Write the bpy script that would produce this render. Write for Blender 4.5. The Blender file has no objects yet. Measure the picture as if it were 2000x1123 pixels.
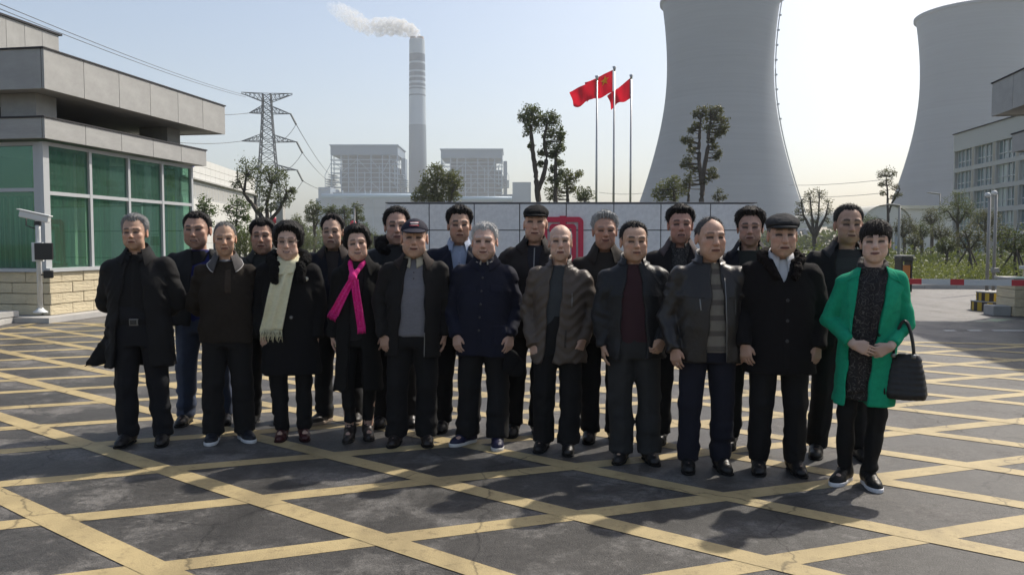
import bpy, bmesh, math, random
import numpy as np
from mathutils import Vector, Matrix
R = math.radians
random.seed(7)
rng = np.random.default_rng(11)
scene = bpy.context.scene
C = scene.collection

# ------------------------------------------------------------------ camera
FPX, HY, CAMH = 1600.0, 475.0, 1.48          # focal length and horizon of the 2000 x 1123 picture, eye height
PITCH = math.atan((561.5 - HY) / FPX)
cam = bpy.data.cameras.new('camera')
cam.sensor_fit = 'HORIZONTAL'; cam.sensor_width = 36.0; cam.lens = FPX / 2000 * 36.0
cam.clip_start = 0.1; cam.clip_end = 8000
camo = bpy.data.objects.new('camera', cam); C.objects.link(camo)
camo.location = (0, 0, CAMH); camo.rotation_euler = (R(90) - PITCH, 0, 0)
scene.camera = camo

# ------------------------------------------------------------------ light
SUN_DIR = Vector((0.76, 0.65, 1.0)).normalized()      # towards the sun: behind the group, to the right
SUN_EL = math.asin(SUN_DIR.z)
world = bpy.data.worlds.new('World'); scene.world = world; world.use_nodes = True
nt = world.node_tree; nt.nodes.clear()
wo = nt.nodes.new('ShaderNodeOutputWorld'); bg = nt.nodes.new('ShaderNodeBackground')
sky = nt.nodes.new('ShaderNodeTexSky'); sky.sky_type = 'NISHITA'; sky.sun_disc = False
sky.sun_elevation = SUN_EL; sky.sun_rotation = math.atan2(SUN_DIR.x, SUN_DIR.y)
sky.altitude = 20; sky.air_density = 1.0; sky.dust_density = 3.2; sky.ozone_density = 1.0
bg.inputs['Strength'].default_value = 0.079
nt.links.new(sky.outputs[0], bg.inputs[0]); nt.links.new(bg.outputs[0], wo.inputs[0])
sl = bpy.data.lights.new('sun', 'SUN'); sl.energy = 2.5; sl.angle = R(1.0); sl.color = (1.0, 0.93, 0.82)
so = bpy.data.objects.new('sun', sl); C.objects.link(so)
so.rotation_euler = (-SUN_DIR).to_track_quat('-Z', 'Y').to_euler()
vs = scene.view_settings
vs.view_transform = 'Standard'; vs.look = 'None'; vs.exposure = 1.05; vs.gamma = 1.0; vs.use_curve_mapping = False
scene.render.engine = 'CYCLES'
cy = scene.cycles
cy.use_denoising = True; cy.max_bounces = 8; cy.diffuse_bounces = 3; cy.glossy_bounces = 3
cy.transparent_max_bounces = 10; cy.transmission_bounces = 4; cy.volume_bounces = 1
cy.caustics_reflective = False; cy.caustics_refractive = False
cy.volume_step_rate = 1.0; cy.volume_max_steps = 128

# ------------------------------------------------------------------ helpers
def ray(px, py):
    x = (px - 1000) / FPX; y = -(py - 561.5) / FPX
    return Vector((x, math.cos(PITCH) + y * math.sin(PITCH), -math.sin(PITCH) + y * math.cos(PITCH)))
def W(px, py, D):                     # point seen at that picture position, D metres out
    d = ray(px, py); return Vector((0, 0, CAMH)) + d * (D / d.y)
def G(px, py, z=0.0):                 # point of the ground seen there
    d = ray(px, py); return Vector((0, 0, CAMH)) + d * ((z - CAMH) / d.z)

MATS = {}
def mat(name, col, rough=0.7, var=0.0, scale=4.0, bump=0.0, bscale=60.0, metal=0.0, spec=0.5, sheen=0.0, coords='Object', stretch=None, bdist=0.01):
    if name in MATS: return MATS[name]
    m = bpy.data.materials.new(name); m.use_nodes = True; MATS[name] = m
    n = m.node_tree.nodes; l = m.node_tree.links; b = n['Principled BSDF']
    b.inputs['Roughness'].default_value = rough; b.inputs['Metallic'].default_value = metal
    b.inputs['Specular IOR Level'].default_value = spec
    if sheen: b.inputs['Sheen Weight'].default_value = sheen
    c = (*col, 1.0)
    b.inputs['Base Color'].default_value = c
    tc = None
    if var or bump:
        t = n.new('ShaderNodeTexCoord'); tc = t.outputs[coords]
        if stretch:
            mp = n.new('ShaderNodeMapping'); mp.inputs['Scale'].default_value = stretch
            l.new(tc, mp.inputs[0]); tc = mp.outputs[0]
    if var:
        nz = n.new('ShaderNodeTexNoise'); nz.inputs['Scale'].default_value = scale; nz.inputs['Detail'].default_value = 6; nz.inputs['Roughness'].default_value = 0.65
        l.new(tc, nz.inputs['Vector'])
        rp = n.new('ShaderNodeMapRange'); rp.inputs[1].default_value = 0.25; rp.inputs[2].default_value = 0.75
        rp.inputs[3].default_value = 1 - var; rp.inputs[4].default_value = 1 + var
        l.new(nz.outputs[0], rp.inputs[0])
        mx = n.new('ShaderNodeVectorMath'); mx.operation = 'SCALE'; mx.inputs[0].default_value = col
        l.new(rp.outputs[0], mx.inputs['Scale']); l.new(mx.outputs[0], b.inputs['Base Color'])
    if bump:
        nb = n.new('ShaderNodeTexNoise'); nb.inputs['Scale'].default_value = bscale; nb.inputs['Detail'].default_value = 4
        l.new(tc, nb.inputs['Vector'])
        bp = n.new('ShaderNodeBump'); bp.inputs['Strength'].default_value = bump; bp.inputs['Distance'].default_value = bdist
        l.new(nb.outputs[0], bp.inputs['Height']); l.new(bp.outputs[0], b.inputs['Normal'])
    return m

def tag(o, label=None, cat=None, group=None, kind=None):
    if label: o['label'] = label
    if cat: o['category'] = cat
    if group: o['group'] = group
    if kind: o['kind'] = kind
    return o
def empty(name, loc, rz=0.0, label=None, cat=None, group=None):
    o = bpy.data.objects.new(name, None); C.objects.link(o)
    o.location = loc; o.rotation_euler = (0, 0, rz)
    return tag(o, label, cat, group)
def link(name, me, parent=None, loc=None, rot=None, scl=None):
    o = bpy.data.objects.new(name, me); C.objects.link(o)
    if parent: o.parent = parent
    if loc is not None: o.location = loc
    if rot is not None: o.rotation_euler = rot
    if scl is not None: o.scale = scl
    return o
def mesh(name, verts, faces, m, smooth=False):
    me = bpy.data.meshes.new(name); me.from_pydata([tuple(v) for v in verts], [], [tuple(f) for f in faces])
    me.materials.append(m)
    if smooth: me.polygons.foreach_set('use_smooth', [True] * len(me.polygons))
    me.update(); return me
_cube = {}
def cube_mesh(m, bev=0.0):
    k = (m.name, bev)
    if k not in _cube:
        bm = bmesh.new(); bmesh.ops.create_cube(bm, size=1.0)
        if bev: bmesh.ops.bevel(bm, geom=bm.edges[:], offset=bev, segments=1, affect='EDGES', profile=0.5)
        me = bpy.data.meshes.new('block'); bm.to_mesh(me); bm.free(); me.materials.append(m); _cube[k] = me
    return _cube[k]
def box(name, c, s, m, parent=None, rz=0.0, bev=0.0):
    return link(name, cube_mesh(m, bev), parent, c, (0, 0, rz), s)
def boxb(name, c, s, m, parent=None, rz=0.0, bev=0.01):       # own mesh, true bevel in metres
    bm = bmesh.new(); bmesh.ops.create_cube(bm, size=1.0)
    for v in bm.verts: v.co = Vector((v.co.x * s[0], v.co.y * s[1], v.co.z * s[2]))
    if bev: bmesh.ops.bevel(bm, geom=bm.edges[:], offset=bev, segments=2, affect='EDGES', profile=0.5)
    me = bpy.data.meshes.new(name); bm.to_mesh(me); bm.free(); me.materials.append(m)
    return link(name, me, parent, c, (0, 0, rz))
_bar = {}
def bar(name, a, b, w, m, parent=None, d=None):                # a straight member between two points
    a = Vector(a); b = Vector(b); v = b - a
    q = v.to_track_quat('Z', 'Y')
    o = link(name, cube_mesh(m), parent, (a + b) / 2, None, (w, d or w, v.length))
    o.rotation_mode = 'QUATERNION'; o.rotation_quaternion = q
    return o
def tube_geo(pts, rad, n=8, cap=True):
    pts = [Vector(p) for p in pts]; V = []; F = []
    up = Vector((0, 0, 1))
    for i, p in enumerate(pts):
        t = (pts[min(i + 1, len(pts) - 1)] - pts[max(i - 1, 0)]).normalized()
        x = t.cross(up)
        if x.length < 1e-3: x = Vector((1, 0, 0))
        x.normalize(); y = t.cross(x)
        r = rad[i] if hasattr(rad, '__len__') else rad
        for k in range(n):
            a = 2 * math.pi * k / n
            V.append(p + x * (r * math.cos(a)) + y * (r * math.sin(a)))
    for i in range(len(pts) - 1):
        for k in range(n):
            F.append((i * n + k, i * n + (k + 1) % n, (i + 1) * n + (k + 1) % n, (i + 1) * n + k))
    if cap:
        F.append(tuple(range(n))[::-1]); F.append(tuple((len(pts) - 1) * n + k for k in range(n)))
    return V, F
def tube(name, pts, rad, m, parent=None, n=8):
    V, F = tube_geo(pts, rad, n); return link(name, mesh(name, V, F, m, True), parent)
def lathe(name, prof, m, parent=None, loc=(0, 0, 0), n=32, smooth=True):      # prof: (radius, z)
    V = []; F = []
    for r, z in prof:
        for k in range(n):
            a = 2 * math.pi * k / n; V.append((r * math.cos(a), r * math.sin(a), z))
    for i in range(len(prof) - 1):
        for k in range(n):
            F.append((i * n + k, i * n + (k + 1) % n, (i + 1) * n + (k + 1) % n, (i + 1) * n + k))
    return link(name, mesh(name, V, F, m, smooth), parent, loc)
def prism(name, poly, y0, y1, m, parent=None, loc=(0, 0, 0), rz=0.0):          # polygon in x,z pushed along y
    n = len(poly); V = [(x, y0, z) for x, z in poly] + [(x, y1, z) for x, z in poly]
    F = [tuple(range(n)), tuple(range(2 * n - 1, n - 1, -1))] + [(i, i + n, (i + 1) % n + n, (i + 1) % n) for i in range(n)]
    me = mesh(name, V, F, m); bm = bmesh.new(); bm.from_mesh(me); bmesh.ops.recalc_face_normals(bm, faces=bm.faces); bm.to_mesh(me); bm.free()
    return link(name, me, parent, loc, (0, 0, rz))

# ------------------------------------------------------------------ materials of the place
def grime(n, l):                      # tyre tracks, oil drips and hairline cracks, as one darkening factor
    tc = n.new('ShaderNodeTexCoord')
    def mp(sc, rz): 
        k = n.new('ShaderNodeMapping'); k.inputs['Scale'].default_value = sc; k.inputs['Rotation'].default_value = (0, 0, rz); l.new(tc.outputs['Object'], k.inputs[0]); return k.outputs[0]
    def nz(vec, s, d=4, r=0.6):
        z = n.new('ShaderNodeTexNoise'); z.inputs['Scale'].default_value = s; z.inputs['Detail'].default_value = d; z.inputs['Roughness'].default_value = r; l.new(vec, z.inputs['Vector']); return z.outputs[0]
    def rg(i, a, b_, c, d):
        r = n.new('ShaderNodeMapRange'); r.inputs[1].default_value = a; r.inputs[2].default_value = b_; r.inputs[3].default_value = c; r.inputs[4].default_value = d; l.new(i, r.inputs[0]); return r.outputs[0]
    def mul(a, b_):
        k = n.new('ShaderNodeMath'); k.operation = 'MULTIPLY'; l.new(a, k.inputs[0]); l.new(b_, k.inputs[1]); return k.outputs[0]
    track = rg(nz(mp((1, 0.06, 1), 0.16), 1.6, 3, 0.6), 0.52, 0.66, 1.0, 0.72)
    oil = rg(nz(mp((1, 1, 1), 0), 2.7, 5, 0.6), 0.66, 0.72, 1.0, 0.55)
    v = n.new('ShaderNodeTexVoronoi'); v.feature = 'DISTANCE_TO_EDGE'; v.inputs['Scale'].default_value = 0.55
    wob = n.new('ShaderNodeTexNoise'); wob.inputs['Scale'].default_value = 3.0; wob.inputs['Detail'].default_value = 6; l.new(tc.outputs['Object'], wob.inputs['Vector'])
    ad = n.new('ShaderNodeMixRGB'); ad.blend_type = 'ADD'; ad.inputs[0].default_value = 0.35; l.new(tc.outputs['Object'], ad.inputs[1]); l.new(wob.outputs['Color'], ad.inputs[2]); l.new(ad.outputs[0], v.inputs['Vector'])
    crack = rg(v.outputs['Distance'], 0.0, 0.006, 0.45, 1.0)
    return mul(mul(track, oil), crack)
def asphalt():
    m = bpy.data.materials.new('asphalt'); m.use_nodes = True
    n = m.node_tree.nodes; l = m.node_tree.links; b = n['Principled BSDF']
    tc = n.new('ShaderNodeTexCoord')
    def noise(s, d=5, r=0.6):
        z = n.new('ShaderNodeTexNoise'); z.inputs['Scale'].default_value = s; z.inputs['Detail'].default_value = d; z.inputs['Roughness'].default_value = r
        l.new(tc.outputs['Object'], z.inputs['Vector']); return z.outputs[0]
    def ramp(i, a, b_, c=0.0, d=1.0):
        r = n.new('ShaderNodeMapRange'); r.inputs[1].default_value = a; r.inputs[2].default_value = b_; r.inputs[3].default_value = c; r.inputs[4].default_value = d
        l.new(i, r.inputs[0]); return r.outputs[0]
    def math_(op, a, b_):
        k = n.new('ShaderNodeMath'); k.operation = op
        for i, v in enumerate((a, b_)):
            if isinstance(v, (int, float)): k.inputs[i].default_value = v
            else: l.new(v, k.inputs[i])
        return k.outputs[0]
    patch = ramp(noise(1.1, 9, 0.78), 0.49, 0.58)                # dry, dusty patches on damp asphalt
    speck = ramp(noise(95, 3, 0.8), 0.3, 0.75, 0.55, 1.5)
    speck2 = math_('MULTIPLY', ramp(noise(22, 5, 0.8), 0.32, 0.68, 0.66, 1.34), ramp(noise(3.1, 7, 0.75), 0.35, 0.65, 0.8, 1.22))
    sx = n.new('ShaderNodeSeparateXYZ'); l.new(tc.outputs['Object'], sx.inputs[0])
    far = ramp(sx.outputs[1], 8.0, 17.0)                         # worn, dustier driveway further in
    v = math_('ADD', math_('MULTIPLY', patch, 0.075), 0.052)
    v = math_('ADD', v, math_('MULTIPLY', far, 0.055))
    v = math_('MULTIPLY', math_('MULTIPLY', v, speck), speck2)
    v = math_('MULTIPLY', v, grime(n, l))
    cm = n.new('ShaderNodeCombineColor')
    l.new(math_('MULTIPLY', v, 1.06), cm.inputs[0]); l.new(v, cm.inputs[1]); l.new(math_('MULTIPLY', v, 0.93), cm.inputs[2])
    l.new(cm.outputs[0], b.inputs['Base Color'])
    l.new(ramp(patch, 0, 1, 0.55, 0.85), b.inputs['Roughness'])
    b.inputs['Specular IOR Level'].default_value = 0.35
    bp = n.new('ShaderNodeBump'); bp.inputs['Strength'].default_value = 0.6; bp.inputs['Distance'].default_value = 0.008
    l.new(noise(120, 3, 0.7), bp.inputs['Height']); l.new(bp.outputs[0], b.inputs['Normal'])
    return m
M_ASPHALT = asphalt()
def paint_mat():
    m = mat('yellow_road_paint', (0.385, 0.30, 0.15), 0.7, 0.22, 2.2, 0.3, 120)
    n = m.node_tree.nodes; l = m.node_tree.links; b = n['Principled BSDF']
    src = b.inputs['Base Color'].links[0].from_socket
    tc = n.new('ShaderNodeTexCoord'); z = n.new('ShaderNodeTexNoise'); z.inputs['Scale'].default_value = 11; z.inputs['Detail'].default_value = 9; z.inputs['Roughness'].default_value = 0.82
    l.new(tc.outputs['Object'], z.inputs['Vector'])
    r = n.new('ShaderNodeMapRange'); r.inputs[1].default_value = 0.53; r.inputs[2].default_value = 0.68; r.inputs[4].default_value = 0.8
    l.new(z.outputs[0], r.inputs[0])
    mx = n.new('ShaderNodeMix'); mx.data_type = 'RGBA'; l.new(r.outputs[0], mx.inputs[0]); l.new(src, mx.inputs[6]); mx.inputs[7].default_value = (0.16, 0.12, 0.06, 1)
    gs = n.new('ShaderNodeVectorMath'); gs.operation = 'SCALE'; l.new(mx.outputs[2], gs.inputs[0]); l.new(grime(n, l), gs.inputs['Scale']); l.new(gs.outputs[0], b.inputs['Base Color'])
    return m
M_YEL = paint_mat()
M_WHITE = mat('white_paint', (0.62, 0.62, 0.60), 0.6, 0.1, 6)
M_GRAN = mat('granite', (0.72, 0.72, 0.72), 0.6, 0.12, 9, 0.15, 150)
M_FASC = mat('fascia_stone', (0.345, 0.345, 0.335), 0.75, 0.14, 3, 0.2, 90)
M_JOINT = mat('dark_joint', (0.035, 0.035, 0.04), 0.9)
M_ALU = mat('white_aluminium', (0.43, 0.45, 0.46), 0.45)
M_CONC = mat('pale_concrete', (0.42, 0.41, 0.39), 0.8, 0.15, 2.0, 0.3, 40)
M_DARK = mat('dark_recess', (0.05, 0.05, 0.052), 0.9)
M_WHITEWALL = mat('white_tile_wall', (0.66, 0.66, 0.64), 0.6, 0.06, 1.0)

# ------------------------------------------------------------------ ground
def disc(name, r, z, m, n=96, kind='structure'):
    V = [(0, 0, z)]; rings = [5, 12, 25, 50, 100, 250, 600, r]
    F = []
    for i, rr in enumerate(rings):
        for k in range(n):
            a = 2 * math.pi * k / n; V.append((rr * math.cos(a), rr * math.sin(a), z))
    for k in range(n): F.append((0, 1 + k, 1 + (k + 1) % n))
    for i in range(len(rings) - 1):
        for k in range(n):
            F.append((1 + i * n + k, 1 + (i + 1) * n + k, 1 + (i + 1) * n + (k + 1) % n, 1 + i * n + (k + 1) % n))
    return tag(link(name, mesh(name, V, F, m)), kind=kind)
M_EARTH = mat('dry_grass_earth', (0.10, 0.105, 0.05), 0.95, 0.35, 0.15)
disc('ground', 1600, -0.02, M_EARTH)
road = tag(link('road', mesh('road', [(-60, -25, 0), (60, -25, 0), (60, 27, 0), (-60, 27, 0)], [(0, 1, 2, 3)], M_ASPHALT)), kind='structure')

def strip(name, a, b, w, z, m, parent, clipx=None):
    a = Vector((a[0], a[1], 0)); b = Vector((b[0], b[1], 0)); t = (b - a).normalized(); nrm = Vector((-t.y, t.x, 0)) * (w / 2)
    n = max(1, int((b - a).length / 0.5)); V = []; F = []
    for i in range(n + 1):
        p = a.lerp(b, i / n); j = 1 + 0.05 * math.sin(i * 1.7 + a.x * 3) * random.random()
        V += [tuple(p + nrm * j + Vector((0, 0, z))), tuple(p - nrm * j + Vector((0, 0, z)))]
        if i: F.append((2 * i - 2, 2 * i - 1, 2 * i + 1, 2 * i))
    me = mesh(name, V, F, m); bm = bmesh.new(); bm.from_mesh(me); bmesh.ops.recalc_face_normals(bm, faces=bm.faces)
    for f in bm.faces:
        if f.normal.z < 0: f.normal_flip()
    bm.to_mesh(me); bm.free()
    return link(name, me, parent)
# the yellow lattice: two families of lines, each line at its own painted offset
NODES = [((160.5, 871), -1, -3), ((321, 917), -1, -2), ((484, 977), -1, -1), ((118, 1024), -2, -1), ((301, 1109), -2, 0), ((854, 932.5), 0, -1), ((1115, 908), 1, -1),
         ((1111, 1002), 0, 0), ((774, 1049), -1, 0), ((1400, 965), 1, 0), ((1781, 1049), 1, 1), ((1500, 1102), 0, 1), ((1726, 941), 2, 0), ((1907, 911), 3, 0),
         ((65, 834), -1, -4), ((343, 813), 0, -4), ((201, 785), 0, -5), ((111, 761), 0, -6), ((44, 742), 0, -7), ((1787, 843), 4, -1), ((1897, 779), 6, -2), ((1921, 735), 8, -3), ((1862, 712), 9, -4)]
A_ = []; bx = []; by = []
for (p, i, j) in NODES:
    g = G(*p); A_.append([1, i, j]); bx.append(g.x); by.append(g.y)
sx_ = np.linalg.lstsq(np.array(A_, float), np.array(bx), rcond=None)[0]; sy_ = np.linalg.lstsq(np.array(A_, float), np.array(by), rcond=None)[0]
O_ = np.array([sx_[0], sy_[0]]); VV = np.array([sx_[1], sy_[1]]); UU = np.array([sx_[2], sy_[2]])
EDGE_A = np.array([-8.8, 15.2]); EDGE_D = np.array([0.980, -0.199])          # far edge of the lattice
def inside(p):                      # nearer than the far edge
    d = p - EDGE_A; return EDGE_D[0] * d[1] - EDGE_D[1] * d[0] < 0 and p[1] > -6
def line_family(u, v, fixed, idx, z):
    base_n = np.array([-u[1], u[0]]) / np.hypot(*u)
    for k in range(-14, 26):
        nodes = [np.array(G(*p)[:2]) for (p, i, j) in NODES if (i, j)[fixed] == k]
        c = O_ + v * k
        if nodes:
            c = c + base_n * float(np.mean([np.dot(q - c, base_n) for q in nodes]))
        ts = [t for t in np.arange(-30, 30, 0.05) if inside(c + u * t) and -8.75 < (c + u * t)[0] < 20]
        if len(ts) < 8: continue
        a = c + u * ts[0]; b = c + u * ts[-1]
        strip('painted_line', a, b, 0.145, z, M_YEL, road)
line_family(VV, UU, 1, 0, 0.002)
line_family(UU, VV, 0, 1, 0.0038)
e0 = EDGE_A; e1 = EDGE_A + EDGE_D * 30
strip('painted_line', e0, e1, 0.15, 0.0056, M_YEL, road)
strip('painted_line', e0, e0 + np.array([0.15, -8.0]), 0.15, 0.0056, M_YEL, road)

# ------------------------------------------------------------------ driveway edges
YAW = R(-9.5)                                                   # the gate's axis runs off to the right
def L2W(o, rz, p):
    c, s = math.cos(rz), math.sin(rz); return Vector((o[0] + c * p[0] - s * p[1], o[1] + s * p[0] + c * p[1], (o[2] if len(o) > 2 else 0) + (p[2] if len(p) > 2 else 0)))
GH = (-8.8, 15.6)                                               # near corner of the gatehouse wall
pave = tag(prism('pavement', [(-14, 0.0), (0.35, 0.0), (0.35, 0.10), (-14, 0.10)], -0.5, 6.4, M_CONC, None, (GH[0], GH[1], 0.002), YAW), kind='structure')
kb = tag(empty('kerb', (0, 0, 0)), kind='structure')
KP = [G(-60, 650), G(0, 634), G(60, 623), G(120, 613), G(200, 604), G(330, 594), G(480, 585)]
def kerb_piece(a, b, w=0.16, h=0.1):
    a = Vector((a.x, a.y, 0)); b = Vector((b.x, b.y, 0)); d = b - a
    o = link('kerb_stone', cube_mesh(M_CONC, 0.03), kb, (a + b) / 2 + Vector((0, 0, h / 2)), (0, 0, math.atan2(d.y, d.x)), (d.length - 0.012, w, h)); return o
for i in range(len(KP) - 1):
    n = max(1, round((KP[i + 1] - KP[i]).length / 1.0))
    for k in range(n): kerb_piece(KP[i].lerp(KP[i + 1], k / n), KP[i].lerp(KP[i + 1], (k + 1) / n))
st = tag(empty('step', (0, 0, 0)), 'low grey stone step in front of the gatehouse at the camera pole', 'step')
p = L2W(GH, YAW, (-1.5, -0.78, 0)); boxb('lower_slab', (p.x - 2, p.y, 0.055), (6.0, 0.9, 0.11), M_CONC, st, YAW, 0.012)
p = L2W(GH, YAW, (-1.5, -0.42, 0)); boxb('upper_slab', (p.x - 2, p.y, 0.165), (6.2, 0.75, 0.11), M_CONC, st, YAW, 0.012)

# ------------------------------------------------------------------ gatehouse with green glass
def glass_mat(name, tint, opac=0.55, rough=0.02):
    m = bpy.data.materials.new(name); m.use_nodes = True; n = m.node_tree.nodes; l = m.node_tree.links; n.clear()
    o = n.new('ShaderNodeOutputMaterial'); g = n.new('ShaderNodeBsdfGlossy'); g.inputs['Roughness'].default_value = rough; g.inputs['Color'].default_value = (0.50, 0.78, 0.68, 1)
    t = n.new('ShaderNodeBsdfTransparent'); t.inputs['Color'].default_value = (*tint, 1)
    d = n.new('ShaderNodeBsdfDiffuse'); d.inputs['Color'].default_value = (tint[0] * 0.4, tint[1] * 0.45, tint[2] * 0.42, 1)
    lw = n.new('ShaderNodeLayerWeight'); lw.inputs['Blend'].default_value = 0.5; pw = n.new('ShaderNodeMath'); pw.operation = 'POWER'; pw.inputs[1].default_value = 2.2; l.new(lw.outputs['Facing'], pw.inputs[0]); fr = n.new('ShaderNodeMapRange'); fr.inputs[3].default_value = 0.10; fr.inputs[4].default_value = 0.60; l.new(pw.outputs[0], fr.inputs[0])
    a = n.new('ShaderNodeMixShader'); a.inputs[0].default_value = opac; l.new(t.outputs[0], a.inputs[1]); l.new(d.outputs[0], a.inputs[2])
    x = n.new('ShaderNodeMixShader'); l.new(fr.outputs[0], x.inputs[0]); l.new(a.outputs[0], x.inputs[1]); l.new(g.outputs[0], x.inputs[2]); l.new(x.outputs[0], o.inputs[0])
    return m
M_GREENGLASS = glass_mat('green_tinted_glass', (0.50, 0.73, 0.62), 0.14)
M_WINGLASS = mat('window_glass', (0.13, 0.17, 0.18), 0.08, 0.3, 0.8, spec=0.8)
def stone_block():
    m = mat('split_face_stone', (0.60, 0.52, 0.355), 0.85, 0.10, 2.5, 0.9, 11, coords='Object', bdist=0.03); return m
M_BLOCK = stone_block()
def gatehouse(origin, mir, label, full=True):
    s = -1 if mir else 1
    e = empty('gatehouse', (origin[0], origin[1], 0.102), YAW, label, 'gatehouse', 'gatehouses on either side of the drive')
    LW, DP = (7.0, 5.04)
    X = lambda x: s * x                                             # local: drive side at x=0, building runs to -x
    # base wall of split-face blocks
    zb, rows = 0.0, 4; zh = 0.83; rh = zh / rows
    box('base_core', (X(-LW / 2 - 0.06), DP / 2, zh / 2), (LW - 0.2, DP - 0.2, zh - 0.02), M_JOINT, e)
    for r in range(rows):
        off = 0.30 if r % 2 else 0.0
        y = -0.05 - off
        while y < DP:
            a = max(y, -0.05); b = min(y + 0.62, DP + 0.04)
            if b - a > 0.06: box('stone_block', (X(-0.04 - 0.02 * random.random()), (a + b) / 2, r * rh + rh / 2), (0.16, b - a - 0.012, rh - 0.012), M_BLOCK, e, bev=0.04)
            y += 0.62
        x = 0.18 - off
        while x < LW:
            a = max(x, 0.14); b = min(x + 0.62, LW)
            if b - a > 0.06: box('stone_block', (X(-(a + b) / 2), 0.03 + 0.02 * random.random(), r * rh + rh / 2), (b - a - 0.012, 0.16, rh - 0.012), M_BLOCK, e, bev=0.04)
            x += 0.62
    # sill, mullions, glazing
    z0, zm, z1 = 0.83, 2.33, 3.29
    box('sill', (X(-0.03), DP / 2 - 0.02, z0 + 0.035), (0.22, DP + 0.16, 0.07), M_ALU, e); box('sill', (X(-LW / 2 - 0.15), 0.0, z0 + 0.033), (LW, 0.2, 0.066), M_ALU, e)
    NB = 4
    for i in range(NB + 1):
        box('mullion', (X(-0.06), i * DP / NB, (z0 + z1) / 2 + 0.03), (0.09, 0.075 if i else 0.16, z1 - z0 - 0.07), M_ALU, e)
    for zz in (zm, z1 - 0.03): box('transom', (X(-0.055), DP / 2, zz), (0.07, DP, 0.07), M_ALU, e)
    for i in range(NB):
        for (a, b) in ((z0 + 0.07, zm - 0.035), (zm + 0.035, z1 - 0.06)):
            box('pane', (X(-0.075), (i + 0.5) * DP / NB, (a + b) / 2), (0.012, DP / NB - 0.075, b - a), M_GREENGLASS, e)
    box('mullion', (X(-0.16), -0.001, (z0 + z1) / 2 + 0.03), (0.18, 0.10, z1 - z0 - 0.074), M_ALU, e)
    xs = (0.25, 3.2, 6.2)
    for i, x in enumerate(xs):
        if i: box('mullion', (X(-x), 0.02, (z0 + z1) / 2 + 0.03), (0.08, 0.09, z1 - z0 - 0.072), M_ALU, e)
    for zz in (zm + 0.06, z1 - 0.031): box('transom', (X(-LW / 2 - 0.1), 0.022, zz), (LW - 0.3, 0.07, 0.07), M_ALU, e)
    for i in range(2):
        for (a, b) in ((z0 + 0.07, zm + 0.025), (zm + 0.095, z1 - 0.066)):
            box('pane', (X(-(xs[i] + xs[i + 1]) / 2), 0.045, (a + b) / 2), (xs[i + 1] - xs[i] - 0.08, 0.012, b - a), M_GREENGLASS, e)
    # a door leaf behind the third bay
    box('door_frame', (X(-0.10), 2.56, 1.6), (0.04, 0.05, 1.45), M_ALU, e); box('door_frame', (X(-0.10), 3.05, 1.6), (0.04, 0.05, 1.45), M_ALU, e)
    box('door_frame', (X(-0.10), 2.8, 2.25), (0.04, 0.55, 0.06), M_ALU, e)
    # room inside
    box('room_floor', (X(-LW / 2), DP / 2, z0 + 0.02), (LW - 0.3, DP - 0.3, 0.03), M_CONC, e)
    M_IN = mat('inner_wall', (0.50, 0.52, 0.40), 0.8)
    box('inner_wall', (X(-2.6), DP / 2 + 0.3, 2.05), (0.1, DP - 0.9, 2.4), M_IN, e)
    M_REFL = [mat('reflection_green', (0.22, 0.58, 0.42), 0.9, 0.5, 3.0, stretch=(6, 6, 0.3)), mat('reflection_yellow', (0.70, 0.68, 0.14), 0.9), mat('reflection_pale', (0.8, 0.82, 0.72), 0.9)]  # added pleated sheets, coloured like the streaks mirrored in the glass
    def reflection_sheet(name, a, b, zz0, zz1, m, axis):
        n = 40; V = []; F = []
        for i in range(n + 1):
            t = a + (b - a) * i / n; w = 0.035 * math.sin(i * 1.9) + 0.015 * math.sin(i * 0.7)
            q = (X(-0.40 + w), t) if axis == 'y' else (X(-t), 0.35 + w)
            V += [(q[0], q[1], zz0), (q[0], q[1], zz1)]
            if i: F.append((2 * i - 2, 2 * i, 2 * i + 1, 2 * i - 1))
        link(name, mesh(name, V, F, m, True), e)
    for (a, b, m) in ((0.12, 0.33, 1), (0.40, 1.2, 0), (1.35, 1.52, 1), (1.6, 2.35, 0), (3.15, 3.6, 0), (3.9, 4.5, 0), (4.5, 4.85, 1)): reflection_sheet('reflection_sheet', a, b, 0.92, 3.2, M_REFL[m], 'y')
    for k in range(13): box('reflection_slat', (X(-0.40 - k * 0.115 - 0.05 * random.random()), 0.20, 1.58), (0.012 + 0.05 * (k % 3 == 1), 0.02, 1.35), M_REFL[2], e)  # added pale slats in place of white reflected streaks
    for k in range(8): reflection_sheet('reflection_sheet', 0.5 + k * 0.7, 0.5 + k * 0.7 + 0.62, 0.92, 2.3, M_REFL[0], 'x')
    # lower canopy of stone panels
    def fascia(x1, y0, y1, zz0, zz1, depthx, pn, roofm):
        box('canopy_core', (X(x1 - depthx / 2 - 0.03), (y0 + y1) / 2 + 0.02, (zz0 + zz1) / 2), (depthx - 0.1, y1 - y0 - 0.12, zz1 - zz0 - 0.05), roofm, e)
        st = (y1 - y0) / pn
        for i in range(pn): box('stone_panel', (X(x1 - 0.025), y0 + (i + 0.5) * st, (zz0 + zz1) / 2), (0.05, st - 0.014, zz1 - zz0), M_FASC, e, bev=0.012)
        nx = max(1, round(depthx / 1.45)); sx = depthx / nx
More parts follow.
